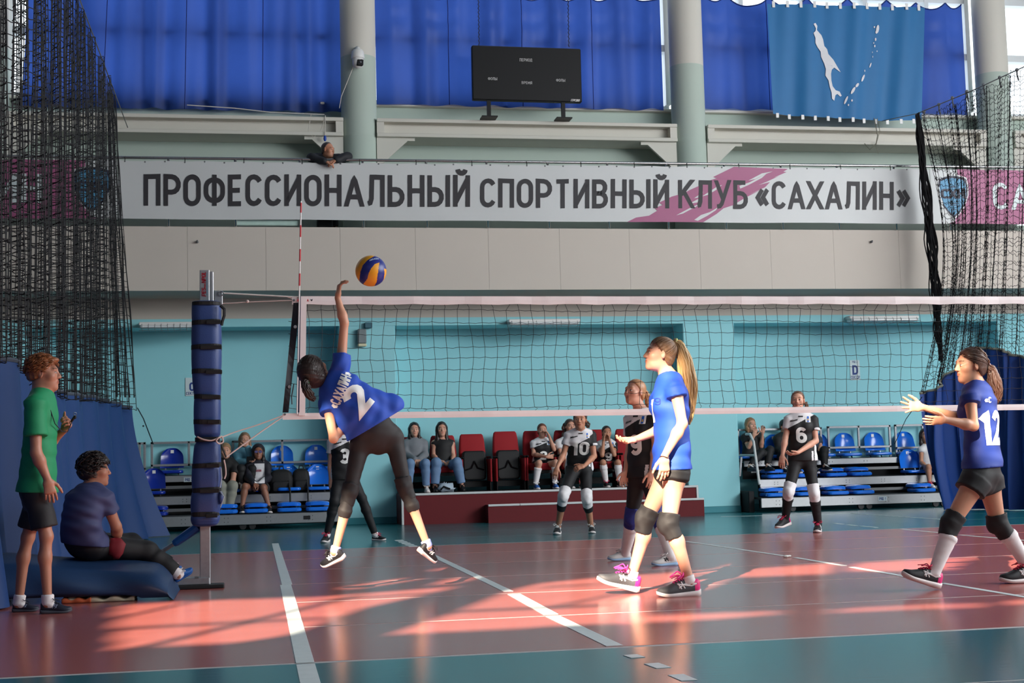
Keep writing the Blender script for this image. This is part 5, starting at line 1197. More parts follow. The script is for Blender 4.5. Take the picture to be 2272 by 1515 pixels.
def torso_secs(J, S, w=1.0, d=1.0, male=False):
    pel, neck = A(J['pel']), A(J['neck']); lp = nrm(A(J['hl'])-A(J['hr'])); ls = nrm(A(J['sl'])-A(J['sr'])); mid = A(J['spine']) if 'spine' in J else lerp(pel, neck, .5)
    def c(t): return (1-t)**2*pel+2*t*(1-t)*(2*mid-.5*pel-.5*neck)+t*t*neck
    T = [(-.09, .105, .085), (0, .158, .100), (.2, .150, .098), (.42, .122, .086), (.62, .135, .098), (.80, .148, .104), (.92, .120, .085), (1.0, .065, .058)]
    if male: T = [(-.09, .105, .085), (0, .148, .098), (.2, .145, .095), (.42, .138, .092), (.62, .152, .104), (.80, .165, .108), (.92, .135, .088), (1.0, .07, .06)]
    return [(c(t), nrm(lp*(1-max(t, 0))+ls*max(t, 0)), a*S*w, b*S*d) for t, a, b in T]
def body_field(J, S, hd=None, male=False, slim=1.0, heads=True, fat=1.0, hands=None, wd=1.0):
    F = Field(); ts = torso_secs(J, S*slim, wd, fat, male); F.add(Sec(ts, .03*S))
    neck = A(J['neck'])
    for q in 'lr':
        sh, el, wr = A(J['s'+q]), A(J['e'+q]), A(J['w'+q]); m = 1.12 if male else 1.0
        F.add(Cone(lerp(neck, sh, .25)-A(0, 0, .02)*S, sh, .050*S*slim, .050*S*slim*m, k=.05*S))
        F.add(Cone(sh, el, .045*S*slim*m, .0345*S*slim*m, k=.03*S))
        F.add(Cone(el, lerp(el, wr, .3), .0345*S*slim*m, .038*S*slim*m, k=.02*S)); F.add(Cone(lerp(el, wr, .28), wr, .0375*S*slim*m, .0235*S*slim*m, k=.02*S))
        hp, kn, an = A(J['h'+q]), A(J['k'+q]), A(J['a'+q])
        sl_ = slim; slim = sl_*LEG[0]
        F.add(Cone(lerp(hp, kn, .04), kn, .085*S*slim, .054*S*slim, k=.03*S)); F.add(Ell(lerp(hp, kn, .02), A(.088, .088, .088)*S*slim, k=.05*S))
        bk = A(J.get('back', (0, 0, 0))); 
        F.add(Ell(kn, A(.053, .053, .056)*S*slim, k=.02*S)); F.add(Cone(kn, lerp(kn, an, .32)+bk*.012*S, .049*S*slim, .055*S*slim, k=.02*S)); F.add(Cone(lerp(kn, an, .30)+bk*.012*S, an, .054*S*slim, .0345*S*slim, k=.025*S))
        F.add(Cone(an, lerp(an, A(J['t'+q]), .22), .034*S, .026*S, k=.02*S)); slim = sl_
    return F

def person(label, J, B, S, mat_skin, hv=.010, hh=.0048, male=False, slim=1.0, hands=(), hair=None, hair_col=(60, 40, 30), eyes=True, face=True, group=None, origin=None, HS=None, wd=1.0, fat=1.0, neck_r=.05, brow=None, cat='person', hf=None, smile=False):
    """builds the empty, the body with head and hands, eyes and hair; returns the empty and the field"""
    HS = HS or S; o = origin if origin is not None else A(J['pel'])*A(1, 1, 0)
    t = thing('person', label, cat, o, group); t['_S'] = S
    F = body_field(J, S, male=male, slim=slim, wd=wd, fat=fat)
    fine = []
    if B is not None:
        add, sub, add2, sub2, ears, sub3, neck = head_prims(B, HS, lerp(J['neck'], B[0], -.05), neck_r*(1.15 if male else 1))
        for p in neck+add: F.add(p)
        for p, k in sub: F.sub(p, k)
        for p in add2: F.add(p)
        for p, k in sub2: F.sub(p, k)
        for p in ears: F.add(p)
        for p, k in sub3: F.sub(p, k)
        w = lambda x, y, z: B[0]+(B[1]*x+B[2]*y+B[3]*z)*HS
        lo, hi = vbox([w(a*.09, b*.115, c) for a in (-1, 1) for b in (-1, 1) for c in (-.125, .125)], .0); fine.append((lo, hi, hh))
    for h in hands:
        ps = hand_prims(*h['a'], S*h.get('s', 1), h.get('curl', .4), h.get('spread', .15))
        for p in ps: F.add(p)
        bb = [p.box() for p in ps[1:]]+[Ell(A(h['a'][0])+nrm(A(h['a'][1]))*.05, (.03,)*3).box()]
        lo, hi = np.min([b[0] for b in bb], 0)-.004, np.max([b[1] for b in bb], 0)+.004; fine.append((lo, hi, h.get('h', .0042)))
    V, Q = F.mesh(hv); parts = []
    cen = V[Q].mean(1); keep = np.ones(len(Q), bool)
    for lo, hi, h in fine: keep &= ~((cen > lo+hv*.7) & (cen < hi-hv*.7)).all(1)
    parts.append((V, Q[keep]))
    for k, (lo, hi, h) in enumerate(fine):
        v, q = F.mesh(h, lo, hi); c = v[q].mean(1); m = ((c > lo-h) & (c < hi+h)).all(1)
        for lo2, hi2, _ in fine[:k]: m &= ~((c > lo2) & (c < hi2)).all(1)
        parts.append((v, q[m]))
    V, Q = join_parts(parts)
    lip = M('lips_'+mat_skin.name, tuple(min(255, int(a*b)) for a, b in zip(SKINC[mat_skin.name], (.90, .74, .72))), .4, .05); bc = tuple(int(.6*a+.4*b) for a, b in zip(brow or hair_col, SKINC[mat_skin.name])); browm = M('brow_%d_%d_%d' % bc, bc, .8)
    lidm = M('lash_dark', (48, 34, 30), .7)
    def mf(c):
        if B is None: return np.zeros(len(c))
        q = (c-B[0])/HS; x, y, z = q@B[1], q@B[2], q@B[3]; out = np.zeros(len(c))
        if not face: return out
        lipz = (np.abs(x) < .0215) & (z > -.0715+.35*np.abs(x)) & (z < -.0475-.25*np.abs(x)) & (y > .076); out[lipz] = 1
        ax = np.abs(x); bz = .0265+.004*np.cos((ax-.031)*70); out[(ax > .015) & (ax < .050) & (np.abs(z-bz) < .0042) & (y > .045)] = 2
        lash = ((ax-.031)/.0155)**2+((z-.002)/.0085)**2; out[(lash < 1) & (y > .06) & (z > .0055)] = 3
        return out
    body = np_mesh('body', V, Q, [mat_skin, lip, browm, lidm], t, mf)
    if eyes and B is not None:
        wh, ir = M('eye_white', (188, 180, 174), .4), M('eye_iris', (52, 44, 40), .2)
        for sx in (-1, 1):
            c = B[0]+(B[1]*sx*.031+B[2]*.0757+B[3]*.0005)*HS; b = MB(); Rm = np.stack([B[1], B[2], B[3]]); b.sphere(c, A(.0135, .0122, .0060)*HS, 14, 8, R=Rm); e = b.build('eye', wh, t, True)
            b = MB(); q = nrm(B[2]); b.sphere(c+q*.0086*HS, A(.0054, .0046, .0050)*HS, 10, 6, R=Rm); b.build('iris', ir, e, True)
    return t, F, body

def hair_shell(B, S, grow=.012, hairline=(.070, .088), temple=(-.002, -.018), nape=-.085, top=1.0, seed=0, amp=.0, back=0.0, side=0.0):
    """cap of hair on the skull"""
    c, r, f, u = B; w = lambda x, y, z: c+(r*x+f*y+u*z)*S; R = np.stack([r, f, u]); H = Field()
    H.add(Ell(w(0, -.020-back*.5, .036), A(.073+grow+side, .091+grow+back*.5, .080+grow*top)*S, R, .01*S))
    H.add(Ell(w(0, -.036-back*.4, -.030), A(.064+grow+side, .060+grow+back*.4, .07)*S, R, .03*S))
    n = A(0, hairline[1]-temple[1], -(hairline[0]-temple[0])); n = n/np.linalg.norm(n)
    nn = r*n[0]+f*n[1]+u*n[2]
    H.cut(w(0, temple[0], temple[1]), nn, .012*S)
    H.cut(w(0, 0, nape), -u, .01*S)
    if amp: H.wrinkle(amp*S, 70/S, seed)
    return H
def hair_build(t, H, col, h=.006, name='hair', sheen=(1, 1, .15)):
    m = M('hair_%d_%d_%d' % col, col, .42, .45, 40, .35, 90, stretch=(1, 1, .12)); V, Q = H.mesh(h); return np_mesh(name, V, Q, m, t)
def strands(t, paths, r0, n, col, name='hair_strand', seed=0, spread=1.0, thin=.004, parent=None):
    """a lock of hair as a bundle of tapering tubes round a centre path [(point, radius)]"""
    rr = np.random.RandomState(seed); b = MB(); b2 = MB(); m = M('hair_%d_%d_%d' % col, col, .42, .45, 40, .35, 90, stretch=(1, 1, .12))
    P = [A(p) for p, _ in paths]; Rd = [q for _, q in paths]
    for k in range(n):
        a, q = rr.rand()*6.28, math.sqrt(rr.rand()); sw = rr.uniform(-.8, .8); ph = rr.rand()*6; pts, rs = [], []; mk = 24; end = rr.uniform(.86, 1.04)
        for i in range(mk):
            f = i/(mk-1)*(len(P)-1)*min(1, end); j = min(int(f), len(P)-2); g = f-j; p = P[j]*(1-g)+P[j+1]*g; rad = Rd[j]*(1-g)+Rd[j+1]*g
            tn = nrm(P[j+1]-P[j]); u = nrm(np.cross(tn, (0.3, 1, .1))); v = np.cross(tn, u); aa = a+sw*i/mk
            pts.append(p+(u*math.cos(aa)+v*math.sin(aa))*rad*q*spread+u*.004*math.sin(i*.9+ph)); rs.append(max(.0012, (thin+.5*thin*rr.rand())*(1.15-.8*i/mk)))
        b.tube(pts, rs, 5)
    ob = b.build(name, m, parent or t, True); ob['kind'] = 'stuff'; return ob

def scalp_strands(t, B, S, target, col, n=110, grow=.014, seed=0, r0=.0023, phi=125, name='hair_strand', start=.0):
    """combed back hair: thin locks over the skull from the hairline to the tie"""
    c, r, f, u = B; R = np.stack([r, f, u]); rr = np.random.RandomState(seed); b = MB(); m = M('hair_%d_%d_%d' % col, col, .42, .45, 40, .35, 90, stretch=(1, 1, .12)); ce = A(0, -.020, .030); rad = A(.073+grow, .091+grow, .082+grow)
    tg = (R@(A(target)-c))/S; te = nrm((tg-ce)/rad)
    for k in range(n):
        a = math.radians(rr.uniform(-phi, phi)); x = math.sin(a); 
        # hairline: forehead high in front, down past the temple to behind the ear and the nape
        w = abs(a)/math.radians(phi); y = .070-.125*w**1.25; z = .080-.115*w**1.1-.02*(w > .8)*(w-.8)*5
        p0 = nrm((A(x*.085*min(1, .35+w), y, z)+A(0, 0, rr.uniform(-.004, .006))-ce)/rad); pts = []
        om = math.acos(max(-1, min(1, float(np.dot(p0, te))))); ph = rr.rand()*6
        for i in range(11):
            v = i/10; v = start+(1-start)*v; d = (math.sin((1-v)*om)*p0+math.sin(v*om)*te)/max(1e-4, math.sin(om)); d = nrm(d)
            q = ce+d*rad*(.965+.035*min(1, v*7)+.022*math.sin(math.pi*v)*rr.uniform(.2, 1))
            if i == 10: q = tg+(q-tg)*.25
            pts.append(c+(r*q[0]+f*q[1]+u*q[2])*S)
        b.tube(pts, [r0*S*(.2+1.2*math.sin(math.pi*min(1, .04+.86*i/10))) for i in range(11)], 4)
    ob = b.build(name, m, t, True); ob['kind'] = 'stuff'; return ob
def tufts(t, B, S, col, n=260, grow=.014, ln=.04, seed=0, flow=(0, 1, .1), lift=.25, zmin=-.03, r0=.0035, curl=.0, front=(.085, .06), name='hair_tuft'):
    """short hair: tapering tufts rooted on the skull"""
    c, r, f, u = B; rr = np.random.RandomState(seed); b = MB(); m = M('hair_%d_%d_%d' % col, col, .42, .45, 40, .35, 90, stretch=(1, 1, .12)); ce = A(0, -.020, .034); rad = A(.073+grow, .091+grow, .082+grow); k = 0
    while k < n:
        d = nrm(rr.randn(3)); p = ce+d*rad
        if p[2] < zmin+max(0, p[1])*1.0 or p[1] > front[0]-max(0, (front[1]-p[2]))*1.2: continue
        fl_ = nrm(A(flow)+rr.randn(3)*.25); tn = nrm(fl_-d*np.dot(fl_, d)); L = ln*rr.uniform(.6, 1.2); sd = np.cross(tn, d)*rr.uniform(-1, 1)*curl
        pts = [p-d*.006, p+tn*L*.35+d*L*lift*.5, p+tn*L*.7+d*L*lift*.55+sd*L*.5, p+tn*L+d*L*lift*.2+sd*L]
        b.tube([c+(r*q[0]+f*q[1]+u*q[2])*S for q in pts], [r0*S*1.1, r0*S, r0*S*.7, r0*S*.15], 4); k += 1
    ob = b.build(name, m, t, True); ob['kind'] = 'stuff'; return ob

def plant(J, q, heel, toe, up, S):
    """puts the ankle where the shoe holds it"""
    heel, toe = A(heel), A(toe); f = nrm(toe-heel); u = A(up); u = nrm(u-f*np.dot(u, f)); L = np.linalg.norm(toe-heel); J['a'+q] = heel+f*L*.23+u*.088*L/.27; J['t'+q] = heel+f*L*.62+u*.03
# ------------------------------------------------------------------ clothes
def put(name, F, h, mats, t, matfn=None):
    V, Q = F.mesh(h); return np_mesh(name, V, Q, mats, t, matfn)
def knit(name, col, **k): return M(name, col, k.pop('rough', .7), k.pop('var', .07), k.pop('scale', 18), k.pop('bump', .10), k.pop('bscale', 350), **k)
def shirt_field(J, S, hem=-.14, ease=.012, sleeve=.55, sr=.062, sre=None, neck=.062, flare=.0, bust=0.0, male=False, fwd=None, seed=1, wr=.006, slim=1.0, hemcut=None, waist=0.0):
    F = Field(); ts = torso_secs(J, S, 1, 1, male); pel, nk = A(J['pel']), A(J['neck']); ax = nrm(nk-pel); L = np.linalg.norm(nk-pel)
    g = lambda t: [(c, u) for c, u, a, b in [ts_at(ts, t)]][0]
    W = [(hem-.10, .163+flare*1.5, .108+flare), (hem, .163+flare, .106+flare*.8), (0, .163+flare*.6, .108+flare*.5), (.2, .156+flare*.3, .105+flare*.3), (.42, .140+waist, .100+waist*.7), (.62, .145, .104), (.80, .150, .106), (.92, .118, .082), (1.0, .062, .055)]
    if male: W = [(hem-.10, .165+flare*1.4, .118+flare), (hem, .165+flare, .115+flare*.8), (0, .162+flare*.7, .112+flare*.6), (.2, .158+flare*.4, .108+flare*.4), (.42, .155+waist, .106+waist*.7), (.62, .158, .108), (.80, .166, .110), (.92, .136, .088), (1.0, .068, .058)]
    secs = []
    for t, a, b in W:
        c, u = ts_curve(J, t); secs.append((c, u, a*S*slim+ease, b*S*slim+ease))
    F.add(Sec(secs, .02*S))
    for q in 'lr':
        sh, el = A(J['s'+q]), A(J['e'+q]); sm_ = max(slim, 1.02)*(1.08 if male else 1); F.add(Cone(lerp(nk, sh, .3)-ax*.016*S, sh, .048*S*sm_+ease, .048*S*sm_+ease*1.1, k=.045*S))
        if sleeve > 0: F.add(Cone(lerp(sh, el, -.05), lerp(sh, el, sleeve), .049*S*max(slim, .97)*(1.1 if male else 1)+ease, (sre or sr)*S*max(slim, .95), flat=True, k=.022*S))
        if sleeve > .9: F.add(Cone(lerp(sh, el, .96), lerp(el, A(J['w'+q]), .93), .052*S*slim+ease*.6, .038*S*slim+ease*.6, flat=False, k=.03*S))
    if hem < .12:
        for q in 'lr': F.add(Ell(lerp(A(J['h'+q]), A(J['k'+q]), .0), A(.089, .089, .089)*S*slim*LEG[0]+ease*.9, k=.05*S))
    if bust and fwd is not None:
        c, u = ts_curve(J, .70); f = A(fwd)
        for s in (-1, 1): F.add(Ell(c+u*s*.068*S+f*.075*S, A(.055, .055, .055)*S+ease*.5, k=.05*S))
    if wr: F.wrinkle(wr, 22, seed)
    c, u = ts_curve(J, hem); F.cut(c if hemcut is None else hemcut[0], -ax if hemcut is None else hemcut[1], .003)
    if sleeve <= 0:
        for q in 'lr': sh = A(J['s'+q]); F.cut(sh+(sh-nk)*.16, nrm(sh-nk)+(-ax)*.0, .004) if sleeve == 0 else None
    F.sub(Ell(nk+ax*.035*S, (neck*S, neck*S, neck*S)), .006)
    return F
def ts_at(ts, t): return ts[0]
def ts_curve(J, t):
    pel, neck = A(J['pel']), A(J['neck']); lp = nrm(A(J['hl'])-A(J['hr'])); ls = nrm(A(J['sl'])-A(J['sr'])); mid = A(J['spine']) if 'spine' in J else lerp(pel, neck, .5)
    return (1-t)**2*pel+2*t*(1-t)*(2*mid-.5*pel-.5*neck)+t*t*neck, nrm(lp*(1-max(t, 0))+ls*max(t, 0))
def bottoms_field(J, S, thigh=.45, calf=None, ease=.006, leg_r=None, top=.30, seed=2, wr=.003, slim=1.0, loose=0.0, bulge=.0):
    """leggings, trousers or shorts from the waist down"""
    F = Field(); pel, nk = A(J['pel']), A(J['neck']); ax = nrm(nk-pel)
    secs = []
    for t, a, b in ((-.105, .098, .085), (0, .158, .103), (.2, .150, .099), (max(top, .03), .148, .097)) if top > .2 else ((-.105, .098, .085), (0, .158, .103), (max(top, .03), .155, .1)):
        c, u = ts_curve(J, t); secs.append((c, u, a*S*slim+ease, b*S*slim+ease))
    F.add(Sec(secs, .02*S))
    for q in 'lr':
        hp, kn, an = A(J['h'+q]), A(J['k'+q]), A(J['a'+q]); bk = A(J.get('back', (0, 0, 0))); sl_ = slim; slim = slim*LEG[0]
        F.add(Ell(lerp(hp, kn, .02), A(.089, .089, .089)*S*slim+ease, k=.05*S))
        if calf is None:
            e = lerp(hp, kn, thigh); F.add(Cone(lerp(hp, kn, .0), e, .087*S*slim+ease, (leg_r or (.087+(.054-.087)*thigh))*S*slim+ease, flat=True, k=.03*S))
        else:
            F.add(Cone(lerp(hp, kn, .04), kn, .085*S*slim+ease, (.054+loose)*S*slim+ease, k=.03*S)); F.add(Ell(kn, A(.053, .053, .056)*S*slim+ease+loose*S, k=.02*S))
            if calf <= .33: F.add(Cone(kn, lerp(kn, an, calf)+bk*.012*S, .050*S*slim+ease+loose*S, (.055+loose)*S*slim+ease, flat=True, k=.02*S))
            else:
                F.add(Cone(kn, lerp(kn, an, .31)+bk*.012*S, .050*S*slim+ease+loose*S, (.055+loose)*S*slim+ease, k=.02*S))
                F.add(Cone(lerp(kn, an, .29)+bk*.012*S, lerp(kn, an, calf), (.0545+loose)*S*slim+ease, (.0545+(.0345-.0545)*(calf-.3)/.7+loose*1.2)*S*slim+ease, flat=True, k=.02*S))
        slim = sl_
    if wr: F.wrinkle(wr, 26, seed)
    return F
def kneepad(t, J, S, q, mat, fwd, up=.24, dn=.26, r=.066, h=.007, bulge=.016, col2=None):
    hp, kn, an = A(J['h'+q]), A(J['k'+q]), A(J['a'+q]); F = Field(); r = r*(.35+.65*LEG[0])
    F.add(Cone(lerp(kn, hp, up), kn, (r+.006)*S, r*S, flat=True)); F.add(Ell(kn, A(r, r, r)*S, k=.01*S)); F.add(Cone(kn, lerp(kn, an, dn), (r-.002)*S, (r-.007)*S, flat=True, k=.012*S))
    F.add(Ell(kn+A(fwd)*.036*S+A(0, 0, -.01)*S, A(.042, .042, .062)*S+bulge*.3, k=.018*S)); F.wrinkle(.0035, 40, 3)
    return put('knee_pad', F, h, mat, t)
def sock(t, J, S, q, mat, top=.6, low=1.04, ease=.005, h=.008):
    S0 = S; S = S*(.2+.8*LEG[0]); ease = ease+(.006 if top < .5 else .002)
    kn, an = A(J['k'+q]), A(J['a'+q]); bk = A(J.get('back', (0, 0, 0))); F = Field(); r = lambda f: (.049+(.055-.049)*f/.32 if f < .32 else .054+(.0345-.054)*(f-.3)/.7)
    pts = [top, .32, 1.0] if top < .3 else [top, 1.0]
    for a, b in zip(pts[:-1], pts[1:]): F.add(Cone(lerp(kn, an, a)+bk*.012*S*(a < .5), lerp(kn, an, b)+bk*.012*S*(b < .5), r(a)*S+ease, r(min(b, 1))*S+ease, flat=(a == top)))
    F.add(Cone(an, lerp(an, A(J['t'+q]), .25), .0385*S, .034*S, k=.015*S)); F.cut(lerp(kn, an, top), kn-an, .002); F.wrinkle(.002, 60, 4)
    return put('sock', F, h, mat, t)
def shoe(t, heel, toe, up, S, upper, sole, lace, stripe=None, heelcol=None, sole2=None, n=18, loops=False, big=1.0):
    heel, toe = A(heel), A(toe); f = nrm(toe-heel); L = np.linalg.norm(toe-heel); u = A(up); u = nrm(u-f*np.dot(u, f)); r = np.cross(f, u); k = L/.27*big; o = heel
    ws = np.array([[0, .012], [.03, .024], [.10, .031], [.25, .032], [.42, .034], [.6, .042], [.75, .046], [.88, .039], [.96, .024], [1.0, .008]])
    hw = lambda s: np.interp(s, ws[:, 0], ws[:, 1])*k
    th = lambda s: np.interp(s, [0, .1, .4, .7, 1], [.034, .034, .027, .022, .020])*k; sp = lambda s: max(0, s-.72)**2*.22*k+max(0, .08-s)*.10*k
    hs = lambda s: np.interp(s, [0, .04, .12, .26, .36, .48, .62, .78, .9, .97, 1.0], [.052, .070, .076, .070, .082, .078, .062, .045, .033, .022, .007])*k
    S_ = [0, .015, .04, .08, .14, .2, .28, .36, .44, .52, .6, .68, .76, .82, .87, .91, .94, .965, .985, 1.0]
    def surf(s, th_, off=0.0):   # th_ -1 outer side base .. 0 top .. 1 other side
        a = (th_*.5)*math.pi; w, h = hw(s)*(.96)+off, hs(s)+off; x = math.copysign(abs(math.sin(a))**.75, a)*w; z = th(s)*.85+sp(s)+h*max(0, math.cos(a))**.62; return o+f*(s*L)+r*x+u*z
    b = MB(); R = []
    for s in S_: R.append([surf(s, -1+2*q/n) for q in range(n+1)])
    b.loft(R, True, True); mats = [upper, heelcol or upper]
    b.m = [1 if (i//(n+1)) < 4 else 0 for i in range(len(b.f))]
    sh = b.build('shoe', mats, t, True)
    b = MB(); R = []
    for s in S_:
        w = hw(s)+.0035*k; z0, z1 = sp(s), sp(s)+th(s); c = o+f*(s*L*1.02-.004)
        R.append([c-r*w+u*z1, c+r*w+u*z1, c+r*w*1.05+u*(z0+.55*(z1-z0)), c+r*w*.96+u*z0, c-r*w*.96+u*z0, c-r*w*1.05+u*(z0+.55*(z1-z0))])
    b.loft(R, True, True); 
    if sole2: b.m = [1 if (i % 6) == 3 else 0 for i in range(len(b.f))]; b.build('sole', [sole, sole2], sh, True)
    else: b.build('sole', sole, sh, True)
    b = MB()
    for q in range(5):
        s = .36+.062*q; b.tube([surf(s, -.34+.03*q, .003), surf(s+.012, 0, .005), surf(s, .34-.03*q, .003)], .0032*k, 5)
        if q < 4: b.tube([surf(s, -.34+.03*q, .004), surf(s+.035, 0, .007), surf(s+.062, .34-.03*q, .004)], .0032*k, 5)
    c = surf(.36, 0, .006)
    for sg in (-1, 1):
        lp = 1.7 if loops else 1.0
        b.curve([c, c+(r*sg*.03+f*.012+u*.02)*k*lp, c+(r*sg*.05+f*.02+u*.012)*k*lp, c+(r*sg*.045+f*.038-u*.0)*k*lp, c+(r*sg*.02+f*.02+u*.008)*k*lp, c], .0035*k*(1.25 if loops else 1), 5)
        b.curve([c, c+(r*sg*.02+f*.035+u*.008)*k, c+(r*sg*.035+f*.07-u*.005)*k], .003*k, 5)
    b.build('laces', lace, sh, True)
    if stripe:
        for sd in (-1, 1):
            b = MB(); line = lambda pts, w=.0042: b.tube([surf(s, sd*(1-v), .0012) for s, v in pts], w*k, 4)
            line([(.10, .30), (.22, .22), (.36, .24), (.48, .34), (.56, .5)]); line([(.10, .30), (.26, .42), (.42, .30), (.52, .16)], .0046); line([(.38, .10), (.44, .34), (.46, .56)]); line([(.46, .10), (.52, .32), (.54, .50)])
            b.build('side_stripes', stripe, sh)
    return sh
def project_text(t, garment, txt, O, U, V, height, dirn, mat, width=None, tk=.2, gap=.2, name='lettering', lift=.0035, shear=0, quads=None, center=True):
    me = garment.data; bv = BVHTree.FromPolygons([v.co for v in me.vertices], [p.vertices for p in me.polygons]); O, U, V, D = A(O), nrm(A(U)), nrm(A(V)), nrm(A(dirn))
    if quads is None: Q, w = text_quads(txt, tk, gap, .1)
    else: Q, w = quads
    kx = width/w if width else height; b = MB()
    if center: O = O-U*w*kx/2-V*height/2
    Q2 = []
    for q in Q:
        q = [A(p) for p in q]; m1 = max(1, math.ceil(max(np.linalg.norm((q[1]-q[0])*A(kx, height)), np.linalg.norm((q[2]-q[3])*A(kx, height)))/.016)); m2 = max(1, math.ceil(max(np.linalg.norm((q[3]-q[0])*A(kx, height)), np.linalg.norm((q[2]-q[1])*A(kx, height)))/.016))
        bl = lambda x, y: (q[0]*(1-x)+q[1]*x)*(1-y)+(q[3]*(1-x)+q[2]*x)*y
        for i in range(m1):
            for j in range(m2): Q2.append([bl(i/m1, j/m2), bl((i+1)/m1, j/m2), bl((i+1)/m1, (j+1)/m2), bl(i/m1, (j+1)/m2)])
    for q in Q2:
        P = []
        for a, c in q:
            p = O+U*(a*kx+shear*c*height)+V*c*height; hit = bv.ray_cast(Vector(p-D*.6), Vector(D), 1.6)
            if hit[0] is None: P = None; break
            P.append(np.array(hit[0])-D*lift)
        if P: b.add(P, [(0, 1, 2, 3)])
    if b.f: return b.build(name, mat, garment)
def patch_quads(x0, y0, x1, y1, n=4):
    return ([[(x0+(x1-x0)*i/n, y0+(y1-y0)*j/n), (x0+(x1-x0)*(i+1)/n, y0+(y1-y0)*j/n), (x0+(x1-x0)*(i+1)/n, y0+(y1-y0)*(j+1)/n), (x0+(x1-x0)*i/n, y0+(y1-y0)*(j+1)/n)] for i in range(n) for j in range(n)], 1.0)
SKINC = {}
def skin(name, col): SKINC['skin_'+name] = col; return skin_mat('skin_'+name, col)
sk_fair = skin('fair', (208, 154, 130)); sk_warm = skin('warm', (198, 144, 116)); sk_boy_shaded = skin('boy', (172, 118, 94)); sk_tan = skin('tan', (188, 132, 104)); sk_deep = skin('deep', (150, 100, 78))  # boy tone darkened so the colour carries the left side's shade
jersey_blue = knit('jersey_blue', (26, 72, 178)); jersey_shade_print = knit('jersey_blue_shade_print', (17, 46, 128)); blk = knit('kit_black', (20, 20, 23)); blk2 = knit('pad_black', (30, 30, 33), rough=.8); whitek = knit('kit_white', (222, 220, 222)); navy = knit('kit_navy', (20, 28, 78))  # deeper jersey blue carries the right girl's shade, also prints the chest emblem
sock_w = knit('sock_white', (228, 222, 222)); num_w = M('number_white', (235, 235, 232), .6, .02); legg = knit('leggings_charcoal', (33, 30, 31)); padgrey = knit('pad_charcoal', (27, 26, 28))
sole_w = M('sole_white', (226, 216, 214), .5, .06, 30); sole_pk = M('sole_pink', (238, 172, 160), .6, .08, 30); sh_blk = M('shoe_black', (26, 26, 30), .6, .12, 30, .1, 200); sh_gry = M('shoe_grey', (70, 72, 76), .6, .12, 30, .1, 200); pink = M('shoe_pink', (225, 40, 120), .5, .08); lace_pk = M('lace_pink', (235, 60, 150), .6, .08)
lace_r = M('lace_crimson', (205, 36, 80), .6, .08); lace_w = M('lace_white', (228, 226, 224), .6, .05); str_w = M('stripe_white', (228, 226, 226), .5, .04); sh_wht = M('shoe_white', (216, 214, 212), .55, .06); sole_bl = M('sole_pale_blue', (150, 185, 220), .4, .05); sh_blu = M('shoe_blue', (26, 92, 170), .55, .1); sh_nav = M('shoe_navy', (28, 32, 48), .55, .1)
logo_dk = M('logo_black', (22, 22, 24), .6)

def two_tone(J, S, left_cuff=True):
    pel, nk = A(J['pel']), A(J['neck']); ax = nk-pel; L2 = ax@ax; lat = nrm(A(J['sl'])-A(J['sr'])); slp, elp = A(J['sl']), A(J['el'])
    def fn(c):
        q = c-pel; z = (q@ax)/L2; x = ((c-nk)@lat)/S; w = (z > .80+1.05*(x+.02)*(.9)); sl = ((c-slp)@(elp-slp))/((elp-slp)@(elp-slp)); far = x > .155
        out = np.where(w & ~far, 1, 0); out[far & (sl > .42)] = 1; out[x < -.16] = 1; out[(np.abs(x-.13) < .012) & (z < .12)] = 1
        return out
    return fn
def black_kit(t, J, S, f, number, h=.007, npos=(.0, .50), nh=.15, sl=.52, badge=True, seed=1, crop=None, **kw):
    F = shirt_field(J, S, hem=-.10, ease=.010, sleeve=sl, sr=.064, bust=1, fwd=f, seed=seed, wr=.006, **kw)
    sh = put('jersey', F, h, [blk, whitek], t, two_tone(J, S)); lat = nrm(A(J['sl'])-A(J['sr'])); U = lat; V = nrm(A(J['neck'])-A(J['pel'])); D = -A(f)
    c, _ = ts_curve(J, npos[1]); project_text(t, sh, number, c+U*npos[0]*S+A(f)*.2, U, V, nh*S, D, num_w, width=(.085 if len(number) == 1 else .19)*S, tk=.26, gap=.22, name='number')
    if badge:
        c, _ = ts_curve(J, .80); c = c+U*.085*S+A(f)*.2
        project_text(t, sh, '', c-U*.03*S, U, V, .075*S, D, num_w, width=.06*S, quads=patch_quads(0, 0, 1, 1), name='badge', center=False)
        project_text(t, sh, '', c-U*.012*S+V*.004, U, V, .068*S, D, M('badge_blue', (30, 96, 190), .5), width=.024*S, quads=patch_quads(0, 0, 1, 1, 3), name='badge_centre', lift=.006, center=False)
        project_text(t, sh, '', c-U*.006*S+V*.02*S, U, V, .022*S, D, M('badge_gold', (225, 185, 60), .5), width=.012*S, quads=patch_quads(0, 0, 1, 1, 2), name='badge_emblem', lift=.008, center=False)
        c, _ = ts_curve(J, .845); project_text(t, sh, 'Mikasa', c-U*.085*S+A(f)*.2, U+V*.25, V, .02*S, D, logo_dk, width=.085*S, tk=.26, shear=.2)
    c, _ = ts_curve(J, .93); project_text(t, sh, '', c+A(f)*.2-U*.028*S-V*.005, U, V, .016*S, D, logo_dk, width=.056*S, quads=patch_quads(0, 0, 1, 1, 3), name='collar_tab', center=False)
    return sh
UP = A(0, 0, 1)
def zset(p, z): p = A(p).copy(); p[2] = z; return p
# ------------------------------------------------------------------ the figures on court
def P_(Y): return lambda x, y, d=0.0: at(x, y, Y+d)

